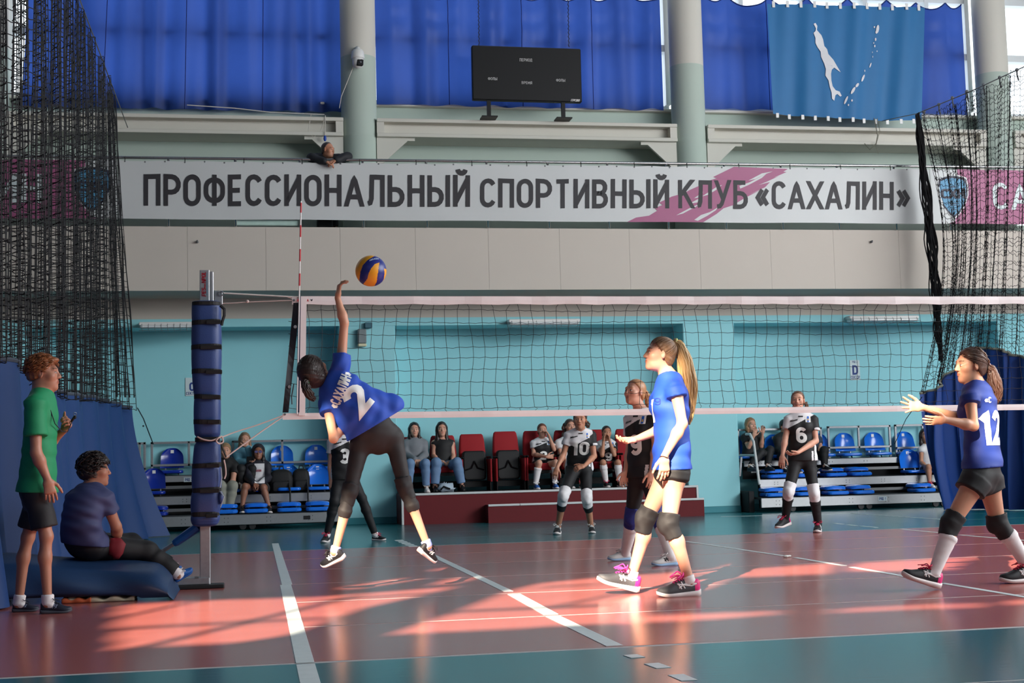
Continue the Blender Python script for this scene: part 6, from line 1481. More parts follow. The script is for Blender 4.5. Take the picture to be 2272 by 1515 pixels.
# boy in green with a whistle
LEG[0] = .84
P = P_(9.75); f = A(1, 0, 0)
J = dict(pel=P(82, 1088), neck=P(94, 872), sr=P(78, 897, -.175), sl=P(98, 897, .17), er=P(80, 1004, -.215), wr=P(105, 1062, -.20), el=P(106, 985, .2), wl=P(139, 957, .10), hr=P(82, 1096, -.085), hl=P(88, 1096, .085),
         kr=P(103, 1190, -.10), kl=P(62, 1192, .10), ar=P(102, 1303, -.10), al=P(50, 1310, .10), tr=P(135, 1340, -.1), tl=P(70, 1342, .1), back=-f)
for q, hx, tx, d in (('r', (90, 1353), (160, 1350), -.1), ('l', (28, 1349), (87, 1348), .1)): plant(J, q, zset(P(*hx, d), 0), zset(P(*tx, d), 0), UP, 1)
c = P(98, 829); r_, f_, u_ = frame((1, -.06, .03), UP); B = (c, r_, f_, u_)
hands = [dict(a=(J['wr'], P(112, 1095, -.2)-J['wr'], (-.25, 1, 0), (1, 0, 0)), curl=.35), dict(a=(J['wl'], P(156, 935, .05)-J['wl'], (-.55, -.75, .35), (.1, -.3, 1)), curl=1.25)]
t, F, body = person('boy standing at left in a green T-shirt and black shorts holding up a whistle', J, B, 1.0, sk_boy_shaded, .009, .0042, True, .90, hands, origin=zset(J['pel'], 0), HS=1.0)
green = knit('tee_green', (14, 132, 84))
put('t_shirt', shirt_field(J, 1.0, hem=-.02, ease=.012, sleeve=.66, sr=.066, sre=.082, flare=.034, male=True, fwd=f, seed=5, wr=.005, slim=.84, waist=.01), .008, green, t)
put('shorts', bottoms_field(J, 1.0, thigh=.80, ease=.016, leg_r=.094, top=.06, wr=.003, slim=.90), .009, blk, t)
H = hair_shell(B, 1.0, .012, hairline=(.082, .072), temple=(.006, .004), nape=-.045, seed=2, amp=.004); H.add(Ell(c+f_*.055+u_*.088, A(.04, .045, .022), np.stack([r_, f_, u_]), .02)); hair_build(t, H, (134, 78, 42), .005); tufts(t, B, 1.0, (134, 78, 42), 420, .014, .045, 3, (.0, 1, .25), .25, zmin=.0)
for q, hx, tx, d in (('r', (90, 1353), (160, 1350), -.1), ('l', (28, 1349), (87, 1348), .1)):
    hp, tp = zset(P(*hx, d), 0), zset(P(*tx, d), 0); shoe(t, hp, tp, UP, 1, sh_nav, M('sole_dark', (70, 72, 80), .6), sh_nav, M('stripe_grey', (120, 128, 150), .5)); sock(t, J, 1.0, q, sock_w, .86, h=.008)
w = P(163, 928, .03); wt = thing('whistle', 'black whistle on a cord held up by the boy in green', 'whistle', w)
b = MB(); d = nrm(P(171, 918, 0)-P(158, 938, 0)); b.tube([w-d*.03, w, w+d*.012], [.007, .009, .008], 8); b.sphere(w+d*.016+A(0, 0, -.006), (.012, .012, .012), 10, 6); b.build('body', black_p, wt, True)
b = MB(); b.tube([w+d*.02+A(.010*math.cos(q*.55), 0, .012+.010*math.sin(q*.55)) for q in range(12)], .0022, 5); b.build('ring', chrome, wt)
b = MB(); b.tube([P(83, 868, -.06), P(96, 890, -.09), P(112, 910, -.11), P(122, 940, -.1), P(137, 957, .0), P(150, 958, .02), w], .0035, 5); b.build('lanyard', M('lanyard_navy', (30, 32, 50), .7), wt)

# boy sitting on the mat
LEG[0] = .95
P = P_(10.72); f = nrm(A(.55, .83, 0))
J = dict(pel=P(188, 1203), neck=P(203, 1086), sr=P(232, 1104, -.10), sl=P(166, 1104, .12), er=P(258, 1168, -.04), wr=P(262, 1205, .16), el=P(160, 1170, .25), wl=P(205, 1205, .36), hr=P(210, 1210, .02), hl=P(176, 1208, .16),
         kr=P(325, 1222, .14), kl=P(290, 1205, .42), ar=P(392, 1279, .16), al=P(372, 1262, .5), tr=P(415, 1280, .16), tl=P(392, 1275, .5), spine=P(181, 1150, -.08), back=UP*-.5)
plant(J, 'r', P(390, 1290, .14), P(428, 1264, .18), nrm(A(.2, -.5, .8)), 1); plant(J, 'l', P(380, 1272, .5), P(402, 1262, .62), UP, 1)
c = P(212, 1044); r_, f_, u_ = frame((1, .1, .04), UP); B = (c, r_, f_, u_)
hands = [dict(a=(J['wr'], A(-.5, .4, -.6), (0, .2, -1), (1, 0, 0)), curl=.9)]
t, F, body = person('dark-haired boy in a blue-grey T-shirt sitting on the blue mat', J, B, .98, sk_boy_shaded, .010, .0045, True, .97, hands, origin=zset(J['pel'], 0), HS=.98)
put('t_shirt', shirt_field(J, .98, hem=-.06, ease=.014, sleeve=.52, sr=.068, sre=.072, flare=.01, male=True, fwd=f, seed=9, wr=.010), .009, knit('tee_bluegrey', (58, 64, 104)), t)
put('trousers', bottoms_field(J, .98, calf=.9, ease=.014, top=.05, loose=.012, wr=.004), .010, blk, t)
H = hair_shell(B, .98, .022, hairline=(.078, .062), temple=(.012, -.005), nape=-.06, seed=4, amp=.008, top=1.2); H.add(Ell(c+(f_*.062+u_*.07)*.98, A(.06, .04, .03), np.stack([r_, f_, u_]), .02)); hair_build(t, H, (34, 26, 24), .0055); tufts(t, B, .98, (34, 26, 24), 330, .026, .046, 5, (.1, 1, .0), .22, zmin=-.05, r0=.0062, curl=.35)
shoe(t, P(390, 1290, .14), P(428, 1264, .18), nrm(A(.2, -.5, .8)), 1, sh_blu, sh_blu, lace_w); shoe(t, P(380, 1272, .5), P(402, 1262, .62), UP, 1, sh_blu, sole_w, lace_w)
sock(t, J, .98, 'r', sock_w, .86); 
b = MB(); rr = np.random.RandomState(4); b.loft([[P(256+(20*s)*math.cos(q*.45), 1196+10*k+(7*s)*math.sin(q*.45), -.02-.03*s*math.sin(q*.45))+rr.uniform(-.008, .008, 3) for q in range(14)] for k, s in enumerate((.5, 1.1, 1.0, .9, .45))], True, True)
tag(b.build('red_cloth', knit('cloth_red', (120, 16, 30)), None, True), 'dark red cloth bunched in the hand of the sitting boy', 'cloth')

# spiking girl, number 2
LEG[0] = .80
Yj = 10.35; P = P_(Yj); f = A(0, 1, 0); S = .99
J = dict(pel=P(836, 968), neck=P(733, 850, .02), sr=P(756, 812, -.02), sl=P(726, 893, .02), er=P(764, 716, -.02), wr=P(749, 661, .0), el=P(740, 973, -.13), wl=P(772, 930, .14), hr=P(872, 968, .01), hl=P(800, 985, .01),
         kr=P(897, 1078, -.05), kl=P(776, 1092, -.06), ar=P(936, 1192, .06), al=P(755, 1200, .02), tr=P(948, 1228, .14), tl=P(735, 1238, .12), spine=P(790, 905, -.04), back=A(0, -1, 0))
plant(J, 'l', P(767, 1238, -.05), P(717, 1258, .10), (-.34, -.34, .88), 1); plant(J, 'r', P(927, 1224, -.06), P(962, 1249, .10), (.36, -.30, .88), 1)
c = P(697, 822, .0); r_, f_, u_ = frame((.25, .6, .75), (-.53, -.55, .62)); B = (c, r_, f_, u_)
hands = [dict(a=(J['wr'], A(.16, .05, 1), (1, .15, -.1), (0, .9, .3)), curl=.62, s=1.05), dict(a=(J['wl'], A(.2, .3, .9), (0, .5, .2), (1, 0, 0)), curl=.7, h=.006)]
t, F, body = person('leaping girl in blue jersey number 2 seen from behind, arm raised to spike', J, B, S, sk_warm, .009, .0045, False, .90, hands, origin=J['pel'], HS=1.04, hf=f)
Fs = shirt_field(J, S, hem=-.06, ease=.014, sleeve=.30, sr=.066, sre=.074, flare=.026, fwd=f, seed=12, wr=.011, waist=.03, slim=1.0, hemcut=(P(838, 940), nrm(P(838, 1040)-P(800, 940))*.55+nrm(P(900, 1010)-P(838, 940))*.5))
for (x0, y0, x1, y1, ra, rb) in ((800, 880, 874, 898, .085, .075), (820, 930, 850, 935, .12, .12), (780, 920, 798, 968, .09, .085)): Fs.ops.insert(1, ('+', Cone(P(x0, y0, -.03), P(x1, y1, -.02), ra, rb), .05))
sh = put('jersey', Fs, .008, jersey_blue, t)
U = nrm(P(768, 832)-P(738, 903)); V = -nrm(np.cross(U, A(0, 1, 0))); V = V if V[2] > 0 or V[0] < 0 else -V
V = nrm(np.cross(A(0, -1, 0), U)); V = V if np.dot(V, P(733, 850)-P(836, 968)) > 0 else -V
project_text(t, sh, '«САХАЛИН»', P(754, 866), U, V, .062, (0, 1, 0), num_w, width=.275, tk=.26, gap=.2)
U2 = nrm(P(800, 868)-P(770, 905)); V2 = nrm(np.cross(A(0, -1, 0), U2)); V2 = V2 if np.dot(V2, P(733, 850)-P(836, 968)) > 0 else -V2
project_text(t, sh, '2', P(791, 887), U2, V2, .17, (0, 1, 0), num_w, width=.115, tk=.27, name='number')
put('leggings', bottoms_field(J, S, calf=.40, ease=.008, top=.12, slim=.94), .008, legg, t)
for q in 'lr': kneepad(t, J, S, q, padgrey, (0, 1, 0), .16, .22, .069)
H = hair_shell(B, 1.04, .020, hairline=(.074, .086), temple=(.0, -.02), nape=-.09, seed=5, amp=.003, back=.012); hair_build(t, H, (40, 25, 20), .0055)
bb = c-f_*.152+u_*.045; tn = MB(); tn.tube([bb+(r_*math.cos(q*.6283)+u_*math.sin(q*.6283))*.016-f_*.008 for q in range(11)], .008, 6); tn.build('hair_tie', M('tie_green', (40, 190, 110), .5), t, True); scalp_strands(t, B, 1.04, bb, (40, 25, 20), 150, .022, 3)
strands(t, [(bb, .016), (bb+A(-.012, -.03, -.01), .024), (bb+A(.0, -.03, -.06), .032), (bb+A(.03, -.015, -.11), .030), (bb+A(.06, .0, -.135), .014)], 0, 90, (40, 25, 20), 'ponytail', 3)
sk_l = knit('sock_lilac', (150, 160, 214))
for q in 'lr': sock(t, J, S, q, sk_l, .90)
shoe(t, P(767, 1238, -.05), P(717, 1258, .10), (-.34, -.34, .88), 1, sh_blk, sole_w, sh_blk, str_w, None, sole_pk); shoe(t, P(927, 1224, -.06), P(962, 1249, .10), (.36, -.30, .88), 1, sh_blk, sole_w, sh_blk, str_w, None, sole_pk)

# tall blonde girl
LEG[0] = .92
Yt = 9.08; P = P_(Yt); f = A(-1, 0, 0); S = 1.0
J = dict(pel=P(1491, 1036), neck=P(1484, 838), sl=P(1499, 864, -.165), sr=P(1478, 862, .165), el=P(1514, 940, -.20), wl=P(1474, 1012, -.21), er=P(1478, 948, .20), wr=P(1412, 974, .10), hl=P(1497, 1050, -.085), hr=P(1482, 1048, .09),
         kl=P(1484, 1160, -.09), kr=P(1434, 1148, .14), al=P(1524, 1281, -.10), ar=P(1402, 1276, .22), tl=P(1485, 1308, -.1), tr=P(1360, 1296, .22), spine=P(1489, 935), back=A(1, 0, 0))
plant(J, 'l', zset(P(1553, 1322, -.1), 0.0), zset(P(1458, 1322, -.1), 0.0), UP, 1); plant(J, 'r', zset(P(1415, 1312, .22), .004), P(1323, 1291, .22), UP, 1)
c = P(1463, 786); r_, f_, u_ = frame((-1, .04, .16), UP); B = (c, r_, f_, u_)
hands = [dict(a=(J['wl'], A(-.02, .05, -1), (-.15, 1, 0), (-1, 0, 0)), curl=.32), dict(a=(J['wr'], P(1367, 985, .05)-J['wr'], (-.15, -.25, 1), (0, 1, .3)), curl=.5)]
t, F, body = person('tall girl in blue jersey with a long blonde ponytail walking left before the net', J, B, S, sk_fair, .0085, .0040, False, .95, hands, origin=zset(J['pel'], 0), HS=.97)
sh = put('jersey', shirt_field(J, S, hem=-.03, ease=.012, sleeve=.22, sr=.064, sre=.070, flare=.008, bust=1, fwd=f, seed=21, wr=.007), .0075, jersey_blue, t)
project_text(t, sh, '7', P(1452, 912, -.02), (0, -1, 0), UP, .12, (1, .25, 0), num_w, width=.07, tk=.27, name='number')
b_q = [(a, 0) for a in ()]
project_text(t, sh, '9', P(1467, 889, -.2), (1, 0, 0), UP, .042, (0, 1, 0), jersey_shade_print, width=.026, tk=.14, name='chest_emblem')
put('shorts', bottoms_field(J, S, thigh=.10, ease=.010, leg_r=.092, top=.08), .0075, blk, t)
for q in 'lr': kneepad(t, J, S, q, padgrey, f, .20, .26, .068)
hc = (196, 156, 104)
H = hair_shell(B, .97, .010, hairline=(.066, .092), temple=(-.010, -.012), nape=-.075, seed=6, amp=.0025); hair_build(t, H, (116, 84, 60), .0048)
pb = P(1499, 757); tn = MB(); tn.tube([pb+A(.012*math.cos(q*.6283)*.6, .017*math.sin(q*.6283), .016*math.cos(q*.6283)) for q in range(11)], .006, 6); tn.build('hair_tie', M('tie_lime', (215, 235, 150), .5), t, True); scalp_strands(t, B, .97, pb, (124, 92, 66), 150, .012, 3)
strands(t, [(P(1494, 757), .014), (P(1508, 765), .026), (P(1519, 800), .05), (P(1527, 850), .062), (P(1529, 895), .046), (P(1529, 925), .026), (P(1528, 942), .008)], 0, 230, hc, 'ponytail', 4, 1.0, .0042)
F2 = Field(); pts = [(1500, 760, .018), (1514, 785, .03), (1521, 820, .042), (1527, 860, .046), (1528, 895, .034), (1528, 925, .012)]
for a, b_ in zip(pts[:-1], pts[1:]): F2.add(Cone(P(a[0], a[1]), P(b_[0], b_[1]), a[2]*.85, b_[2]*.85, k=.02))
hair_build(t, F2, (176, 136, 90), .007, 'ponytail_core')
b = MB(); cw = J['wl']+A(0, 0, -.005); b.tube([cw+A(.030*math.cos(q*.5236), .026*math.sin(q*.5236), .006*math.sin(q*.5236*2)) for q in range(13)], .003, 5); b.build('bracelet', M('bracelet_dark', (60, 40, 40), .5), t)
for q, hp, tp, up in (('l', zset(P(1553, 1322, -.1), 0.0), zset(P(1458, 1322, -.1), 0.0), UP), ('r', zset(P(1415, 1312, .22), .004), P(1323, 1291, .22), UP)):
    shoe(t, hp, tp, up, 1, sh_gry, sole_w, lace_pk, str_w, pink, None, 18, True); sock(t, J, S, q, sock_w, .90)

# girl number 12 at the right edge
LEG[0] = .97
Yr = 8.78; P = P_(Yr); f = nrm(A(-.86, .5, 0)); S = .95
J = dict(pel=P(2178, 1050), neck=P(2163, 853), sl=P(2152, 884, -.13), sr=P(2190, 878, .13), el=P(2160, 945, -.20), wl=P(2098, 931, -.24), er=P(2155, 935, .16), wr=P(2046, 903, .06), hl=P(2166, 1066, -.07), hr=P(2192, 1064, .08),
         kl=P(2111, 1160, -.08), kr=P(2214, 1160, .09), al=P(2077, 1280, -.10), ar=P(2266, 1276, .10), tl=P(2045, 1295, -.1), tr=P(2238, 1296, .1), spine=P(2178, 950), back=A(.86, -.5, 0))
plant(J, 'l', zset(P(2084, 1311, -.1), .004), P(2000, 1279, -.1), UP, 1); plant(J, 'r', zset(P(2306, 1308, .1), .002), zset(P(2220, 1308, .1), .006), UP, 1)
c = P(2152, 811); r_, f_, u_ = frame((-1, .02, .0), UP); B = (c, r_, f_, u_)
hands = [dict(a=(J['wl'], A(-1, -.05, -.05), (-.1, .75, .6), (.35, -.2, 1)), curl=.12, spread=.1), dict(a=(J['wr'], A(-1, .0, .10), (0, -1, .15), (.2, 0, 1)), curl=.12, spread=.55)]
t, F, body = person('girl in blue jersey number 12 and black shorts with both hands held out', J, B, S, sk_warm, .0085, .0040, False, .98, hands, origin=zset(J['pel'], 0), HS=1.0)
sh = put('jersey', shirt_field(J, S, hem=.06, ease=.012, sleeve=.20, sr=.066, sre=.072, flare=.010, bust=1, fwd=f, seed=31, wr=.009), .0078, jersey_shade_print, t)
project_text(t, sh, '12', P(2203, 948, -.2)+nrm(A(.83, .55, 0))*.085, nrm(A(.83, .55, 0)), UP, .185, nrm(A(-.55, .83, 0)), num_w, width=.16, tk=.27, gap=.2, name='number')
project_text(t, sh, '«С', P(2200, 886, -.2)+nrm(A(.83, .55, 0))*.05, nrm(A(.83, .55, 0)), UP, .032, nrm(A(-.55, .83, 0)), num_w, width=.05, tk=.25)
put('shorts', bottoms_field(J, S, thigh=.26, ease=.014, leg_r=.098, top=.14, wr=.004), .008, blk, t)
for q in 'lr': kneepad(t, J, S, q, blk, nrm(A(-1, .1, 0)), .20, .27, .072); sock(t, J, S, q, sock_w, .24, ease=.001)
H = hair_shell(B, 1.0, .012, hairline=(.066, .090), temple=(-.010, -.014), nape=-.075, seed=7, amp=.004); hair_build(t, H, (66, 42, 32), .0048)
pb = P(2193, 813); tn = MB(); tn.tube([pb+A(.008*math.cos(q*.6283), .018*math.sin(q*.6283), .017*math.cos(q*.6283)) for q in range(11)], .006, 6); tn.build('hair_tie', M('tie_lilac', (220, 180, 220), .5), t, True); scalp_strands(t, B, 1.0, pb, (66, 42, 32), 150, .014, 3)
strands(t, [(P(2188, 812), .016), (P(2200, 822), .032), (P(2206, 845), .044), (P(2211, 868), .046), (P(2211, 886), .030), (P(2210, 896), .012)], 0, 150, (66, 42, 32), 'ponytail', 6, 1.0, .0042)
strands(t, [(P(2163, 772, -.03), .010), (P(2178, 781, -.055), .012), (P(2188, 796, -.05), .012), (P(2194, 812, -.02), .012)], 0, 10, (92, 64, 48), 'braid', 7, 1.0, .006)
for q, hp, tp in (('l', zset(P(2084, 1311, -.1), .004), P(2000, 1279, -.1)), ('r', zset(P(2306, 1308, .1), .002), zset(P(2220, 1308, .1), .006))):
    shoe(t, hp, tp, UP, 1, sh_blk, sole_w, lace_r, str_w, pink, None, 18)

LEG[0] = .95
# players behind the net in black and white kit
def kit_player(num, label, Y, J, B, S, HS, f, skinm, hair_col, legs, pads, socks, shoes, hands=(), seed=1, hv=.012, hh=.0055, npos=(0, .5), extra=None, nh=.15, **kw):
    for q in 'lr': plant(J, q, *shoes[q][:3], S)
    t, F, body = person(label, J, B, S, skinm, hv, hh, False, 1.0, hands, origin=zset(J['pel'], 0), HS=HS, hair_col=hair_col, group=None)
    black_kit(t, J, S, f, num, .0065, npos, nh, seed=seed, **kw)
    put('leggings', bottoms_field(J, S, top=.16, ease=.006, **legs), .0105, blk, t)
    for q in 'lr':
        if pads: kneepad(t, J, S, q, pads, f, h=.008, r=.072)
        if socks: sock(t, J, S, q, *socks, h=.010)
        if socks and socks[0] is not sock_w: sock(t, J, S, q, sock_w, .90, h=.010)
        shoe(t, *shoes[q][:3], S, *shoes[q][3:])
    return t
# number 9
P = P_(11.95); f = nrm(A(-.75, -.66, 0)); S = .96
J = dict(pel=P(1428, 1046), neck=P(1423, 915), sr=P(1398, 931, .12), sl=P(1450, 929, -.12), er=P(1397, 1000, .16), wr=P(1388, 1045, .05), el=P(1455, 990, -.16), wl=P(1446, 1045, -.2), hr=P(1414, 1058, .06), hl=P(1441, 1058, -.06),
         kr=P(1402, 1147, .14), kl=P(1460, 1148, -.16), ar=P(1396, 1222, .36), al=P(1484, 1230, -.40), tr=P(1372, 1236, .36), tl=P(1462, 1246, -.4), back=-f)
r_, f_, u_ = frame((-.86, -.5, .15), UP); B = (P(1408, 870), r_, f_, u_)
hh_ = [dict(a=(J['wr'], A(-.3, -.1, -1), (.2, -1, 0), (-1, 0, .1)), curl=.35, h=.0055), dict(a=(J['wl'], A(-.1, -.1, -1), (0, 1, 0), (-1, 0, 0)), curl=.4, h=.006)]
t = kit_player('9', 'player number 9 in black and white kit standing behind the tall blonde girl', 11.95, J, B, S, .97, f, sk_fair, (176, 128, 90), dict(thigh=.78), knit('pad_blue', (28, 40, 120)), (sock_w, .20),
    {'r': (zset(P(1399, 1240, .36), 0), zset(P(1348, 1238, .36), .006), UP, sh_wht, sole_bl, lace_w, None), 'l': (zset(P(1503, 1253, -.4), 0), zset(P(1446, 1252, -.4), 0.0), UP, sh_wht, sole_bl, lace_w, logo_dk)}, hh_, 3, npos=(-.0, .45))
H = hair_shell(B, .97, .009, hairline=(.064, .094), temple=(-.010, -.012), nape=-.075); hair_build(t, H, (176, 128, 90), .006)
strands(t, [(P(1429, 868), .018), (P(1437, 880), .026), (P(1439, 895), .028), (P(1438, 912), .012)], 0, 50, (186, 140, 100), 'ponytail', 3)
# number 10
P = P_(17.1); f = nrm(A(-.15, -1, 0)); S = .98
J = dict(pel=P(1285, 1033, .12), neck=P(1287, 957, -.10), sr=P(1262, 966, -.06), sl=P(1312, 965, -.09), er=P(1250, 1008, -.05), wr=P(1236, 1037, -.15), el=P(1318, 1012, -.12), wl=P(1297, 1033, -.34), hr=P(1271, 1043, .1), hl=P(1299, 1043, .1),
         kr=P(1250, 1100, -.22), kl=P(1302, 1106, -.2), ar=P(1239, 1164, .05), al=P(1311, 1160, .05), tr=P(1236, 1178, -.08), tl=P(1312, 1174, -.06), back=-f)
r_, f_, u_ = frame((-.35, -1, .05), UP); B = (P(1287, 932, -.14), r_, f_, u_)
hh_ = [dict(a=(J['wr'], A(-.35, -.1, -1), (.3, .6, 0), (0, -1, .1)), curl=.4, h=.006), dict(a=(J['wl'], A(-1, -.1, -.25), (0, .6, -.6), (0, -.4, 1)), curl=.6, h=.006)]
t = kit_player('10', 'player number 10 crouching in black and white kit before the red stage', 17.1, J, B, S, 1.02, f, sk_tan, (52, 36, 30), dict(calf=.46), whitek, None,
    {'r': (zset(P(1240, 1178, .12), 0), zset(P(1234, 1183, -.14), .0), UP, sh_blk, sole_w, lace_w, str_w), 'l': (zset(P(1311, 1172, .12), 0), zset(P(1314, 1178, -.13), .0), UP, sh_blk, sole_w, lace_w, str_w)}, hh_, 5)
H = hair_shell(B, 1.02, .012, hairline=(.066, .088), temple=(-.006, -.012), nape=-.08, amp=.004); hair_build(t, H, (52, 36, 30), .007)
strands(t, [(P(1299, 934, -.05), .016), (P(1304, 942, -.06), .03), (P(1305, 950, -.08), .014)], 0, 30, (84, 60, 48), 'loose_curls', 2)
# number 6
P = P_(15.6); f = nrm(A(-.36, -.93, 0)); S = .97
J = dict(pel=P(1780, 1013), neck=P(1776, 918), sr=P(1751, 931, .02), sl=P(1804, 931, -.06), er=P(1742, 973, .0), wr=P(1736, 1010, -.05), el=P(1810, 978, -.10), wl=P(1770, 1004, -.34), hr=P(1766, 1020, .02), hl=P(1794, 1020, -.02),
         kr=P(1750, 1090, -.10), kl=P(1806, 1092, -.10), ar=P(1747, 1152, .10), al=P(1815, 1160, .0), tr=P(1737, 1164, .0), tl=P(1815, 1174, -.1), back=-f)
r_, f_, u_ = frame((-.45, -.9, .08), UP); B = (P(1770, 889), r_, f_, u_)
hh_ = [dict(a=(J['wr'], A(-.2, -.1, -1), (.3, .6, 0), (-.3, -1, .1)), curl=.4, h=.006), dict(a=(J['wl'], A(-1, -.1, -.2), (0, .3, .8), (0, -1, .2)), curl=.5, h=.006)]
t = kit_player('6', 'smiling player number 6 with white knee pads standing before the right bleacher', 15.6, J, B, S, .98, f, sk_fair, (112, 78, 58), dict(thigh=.80), whitek, (blk, .20),
    {'r': (P(1753, 1164, .14), P(1723, 1174, -.02), nrm(A(-.15, 0, 1)), sh_blk, sole_w, lace_r, None, pink), 'l': (zset(P(1817, 1174, .08), 0), zset(P(1812, 1182, -.16), .0), UP, sh_blk, sole_w, lace_r, str_w, pink)}, hh_, 7)
H = hair_shell(B, .98, .007, hairline=(.062, .096), temple=(-.012, -.010), nape=-.075); hair_build(t, H, (112, 78, 58), .006)
strands(t, [(P(1787, 892, .05), .014), (P(1790, 902, .04), .018), (P(1789, 914, .02), .016), (P(1787, 922, -.02), .006)], 0, 20, (120, 84, 62), 'braid', 2)
# number 3
P = P_(17.1); f = nrm(A(.05, -1, 0)); S = .98
J = dict(pel=P(764, 1055), neck=P(762, 969), sr=P(737, 981), sl=P(789, 979), er=P(734, 1028, .02), wr=P(734, 1064, -.03), el=P(797, 1024, .02), wl=P(793, 1058, -.04), hr=P(750, 1062), hl=P(779, 1062), kr=P(742, 1112, -.05), kl=P(803, 1105, -.05), ar=P(725, 1180, .03), al=P(829, 1172, .03), tr=P(721, 1194, -.08), tl=P(844, 1186, -.05), back=-f)
r_, f_, u_ = frame((.05, -1, .12), UP); B = (P(761, 942), r_, f_, u_)
hh_ = [dict(a=(J['wr'], A(.1, -.1, -1), (.3, .6, 0), (.2, -1, .1)), curl=.35, h=.006), dict(a=(J['wl'], A(-.1, -.1, -1), (-.3, .6, 0), (-.2, -1, .1)), curl=.35, h=.006)]
t = kit_player('3', 'player number 3 in black kit half hidden behind the leaping girl', 17.1, J, B, S, .98, f, sk_fair, (60, 42, 34), dict(calf=.93), None, (sock_w, .93),
    {'r': (zset(P(728, 1194, .1), 0), zset(P(717, 1202, -.14), .0), UP, sh_blk, sole_w, lace_r, None), 'l': (zset(P(826, 1190, .06), 0), zset(P(856, 1196, -.06), .0), UP, sh_blk, sole_w, lace_r, str_w)}, hh_, 9)
H = hair_shell(B, .98, .012, hairline=(.066, .088), temple=(-.006, -.012), nape=-.08); hair_build(t, H, (60, 42, 34), .007)
# ------------------------------------------------------------------ spectators
LEG[0] = .92
denim = knit('denim', (104, 132, 168), var=.14); hoodie = knit('hoodie_grey', (118, 122, 128)); tank = knit('tank_black', (18, 18, 20)); dnm_l = knit('denim_pale', (110, 168, 190)); boots = M('boot_black', (20, 20, 22), .5, .1)
def sitter(label, Y, c, S, f, P, pts, skinm, hair, shirt=None, bottoms=None, shoes=None, hv=.014, hh=.0075, hands=(), male=False, HS=None, hd=None, feet=None, brow=None, kit=None, wd=1.0):
    J = {k: P(*v) for k, v in pts.items()}; J['back'] = -f; HS = HS or S
    if shoes:
        for q in 'lr':
            a = J['a'+q]; d = nrm(A(feet[q] if feet else f)*A(1, 1, 0)); zf = (shoes[-1] if isinstance(shoes[-1], float) else a[2]-.08); plant(J, q, zset(a-d*.06, zf), zset(a+d*.19*S, zf), UP, S)
    r_, f_, u_ = frame(f if hd is None else hd, UP); B = (P(*c), r_, f_, u_)
    hs = []
    for q, d, n, th, cu in hands: hs.append(dict(a=(J['w'+q], A(d), A(n), A(th)), curl=cu, h=.007))
    t, F, body = person(label, J, B, S, skinm, hv, hh, male, 1.0, hs, origin=zset(J['pel'], float(min(J['al'][2], J['ar'][2]))-.07), HS=HS, hair_col=hair[0], eyes=True)
    col, kind = hair[0], hair[1]; R = np.stack([r_, f_, u_]); w = lambda x, y, z: B[0]+(r_*x+f_*y+u_*z)*HS
    if kind == 'short': H = hair_shell(B, HS, .013, hairline=(.078, .074), temple=(.006, 0), nape=-.05)
    elif kind == 'bald': H = hair_shell(B, HS, .006, hairline=(.02, .10), temple=(-.006, .0), nape=-.05)
    elif kind == 'back': H = hair_shell(B, HS, .009, hairline=(.066, .090), temple=(-.008, -.010), nape=-.08)
    else: H = hair_shell(B, HS, .014, hairline=(.066, .090), temple=(.0, -.01), nape=-.2)
    if kind in ('long', 'bob'):
        ln = hair[2]
        for s in (-1, 1): H.add(Cone(w(s*.070, -.015, .02), w(s*.074, .0, -ln*.55), .030*HS, .034*HS, k=.03)); H.add(Cone(w(s*.074, .0, -ln*.5), w(s*.070, .035 if ln > .2 else .01, -ln), .034*HS, .022*HS, k=.02))
        H.add(Sec([(w(0, -.05, 0), r_, .085*HS, .05*HS), (w(0, -.055, -ln*.6), r_, .09*HS, .035*HS), (w(0, -.06, -ln*.9), r_, .08*HS, .02*HS)], .03)); H.wrinkle(.004, 60, 3)
    if kind == 'curly':
        rr = np.random.RandomState(3)
        for k in range(34): a = rr.rand()*6.28; z = -rr.rand()*hair[2]; H.add(Ell(w(math.cos(a)*(.085+.03*rr.rand()), -.03-abs(math.sin(a))*.06, z+.04), (.028, .028, .04), k=.015))
    hair_build(t, H, col, .0085)
    sh = None
    if kit: sh = black_kit(t, J, S, f, kit, .010, (0, .38), .12, .5)
    elif shirt: sh = put(shirt[0], shirt_field(J, S, male=male, fwd=f, seed=len(label), **shirt[2]), .013, shirt[1], t)
    if bottoms: put(bottoms[0], bottoms_field(J, S, **dict(dict(top=.06), **bottoms[2])), .013, bottoms[1], t)
    if shoes:
        for q in 'lr':
            a = J['a'+q]; d = nrm(A(feet[q] if feet else f)*A(1, 1, 0)); zf = (shoes[-1] if isinstance(shoes[-1], float) else a[2]-.08); a = a+d*.003
            shoe(t, zset(a-d*.06, zf), zset(a+d*.19*S, zf), UP, S, *[x for x in shoes if not isinstance(x, float)], n=10)
    return t, J, B, sh
SF = SZ+.003
P = P_(22.0); f = A(0, -1, 0)
def stage_pts(cx, sh, hip, kl, kr, al, ar, el, wl, er, wr, nk=None, dk=-.45, da=-.42):
    return dict(pel=(cx, hip, .06), neck=(nk or (cx, sh-7))+(.10,), sr=(cx-19, sh, .08), sl=(cx+19, sh, .08), er=er, wr=wr, el=el, wl=wl, hr=(cx-11, hip+2, .0), hl=(cx+11, hip+2, .0), kr=kr+(dk,), kl=kl+(dk,), ar=ar+(da,), al=al+(da,), tr=(ar[0], ar[1]+8, da-.1), tl=(al[0], al[1]+8, da-.1))
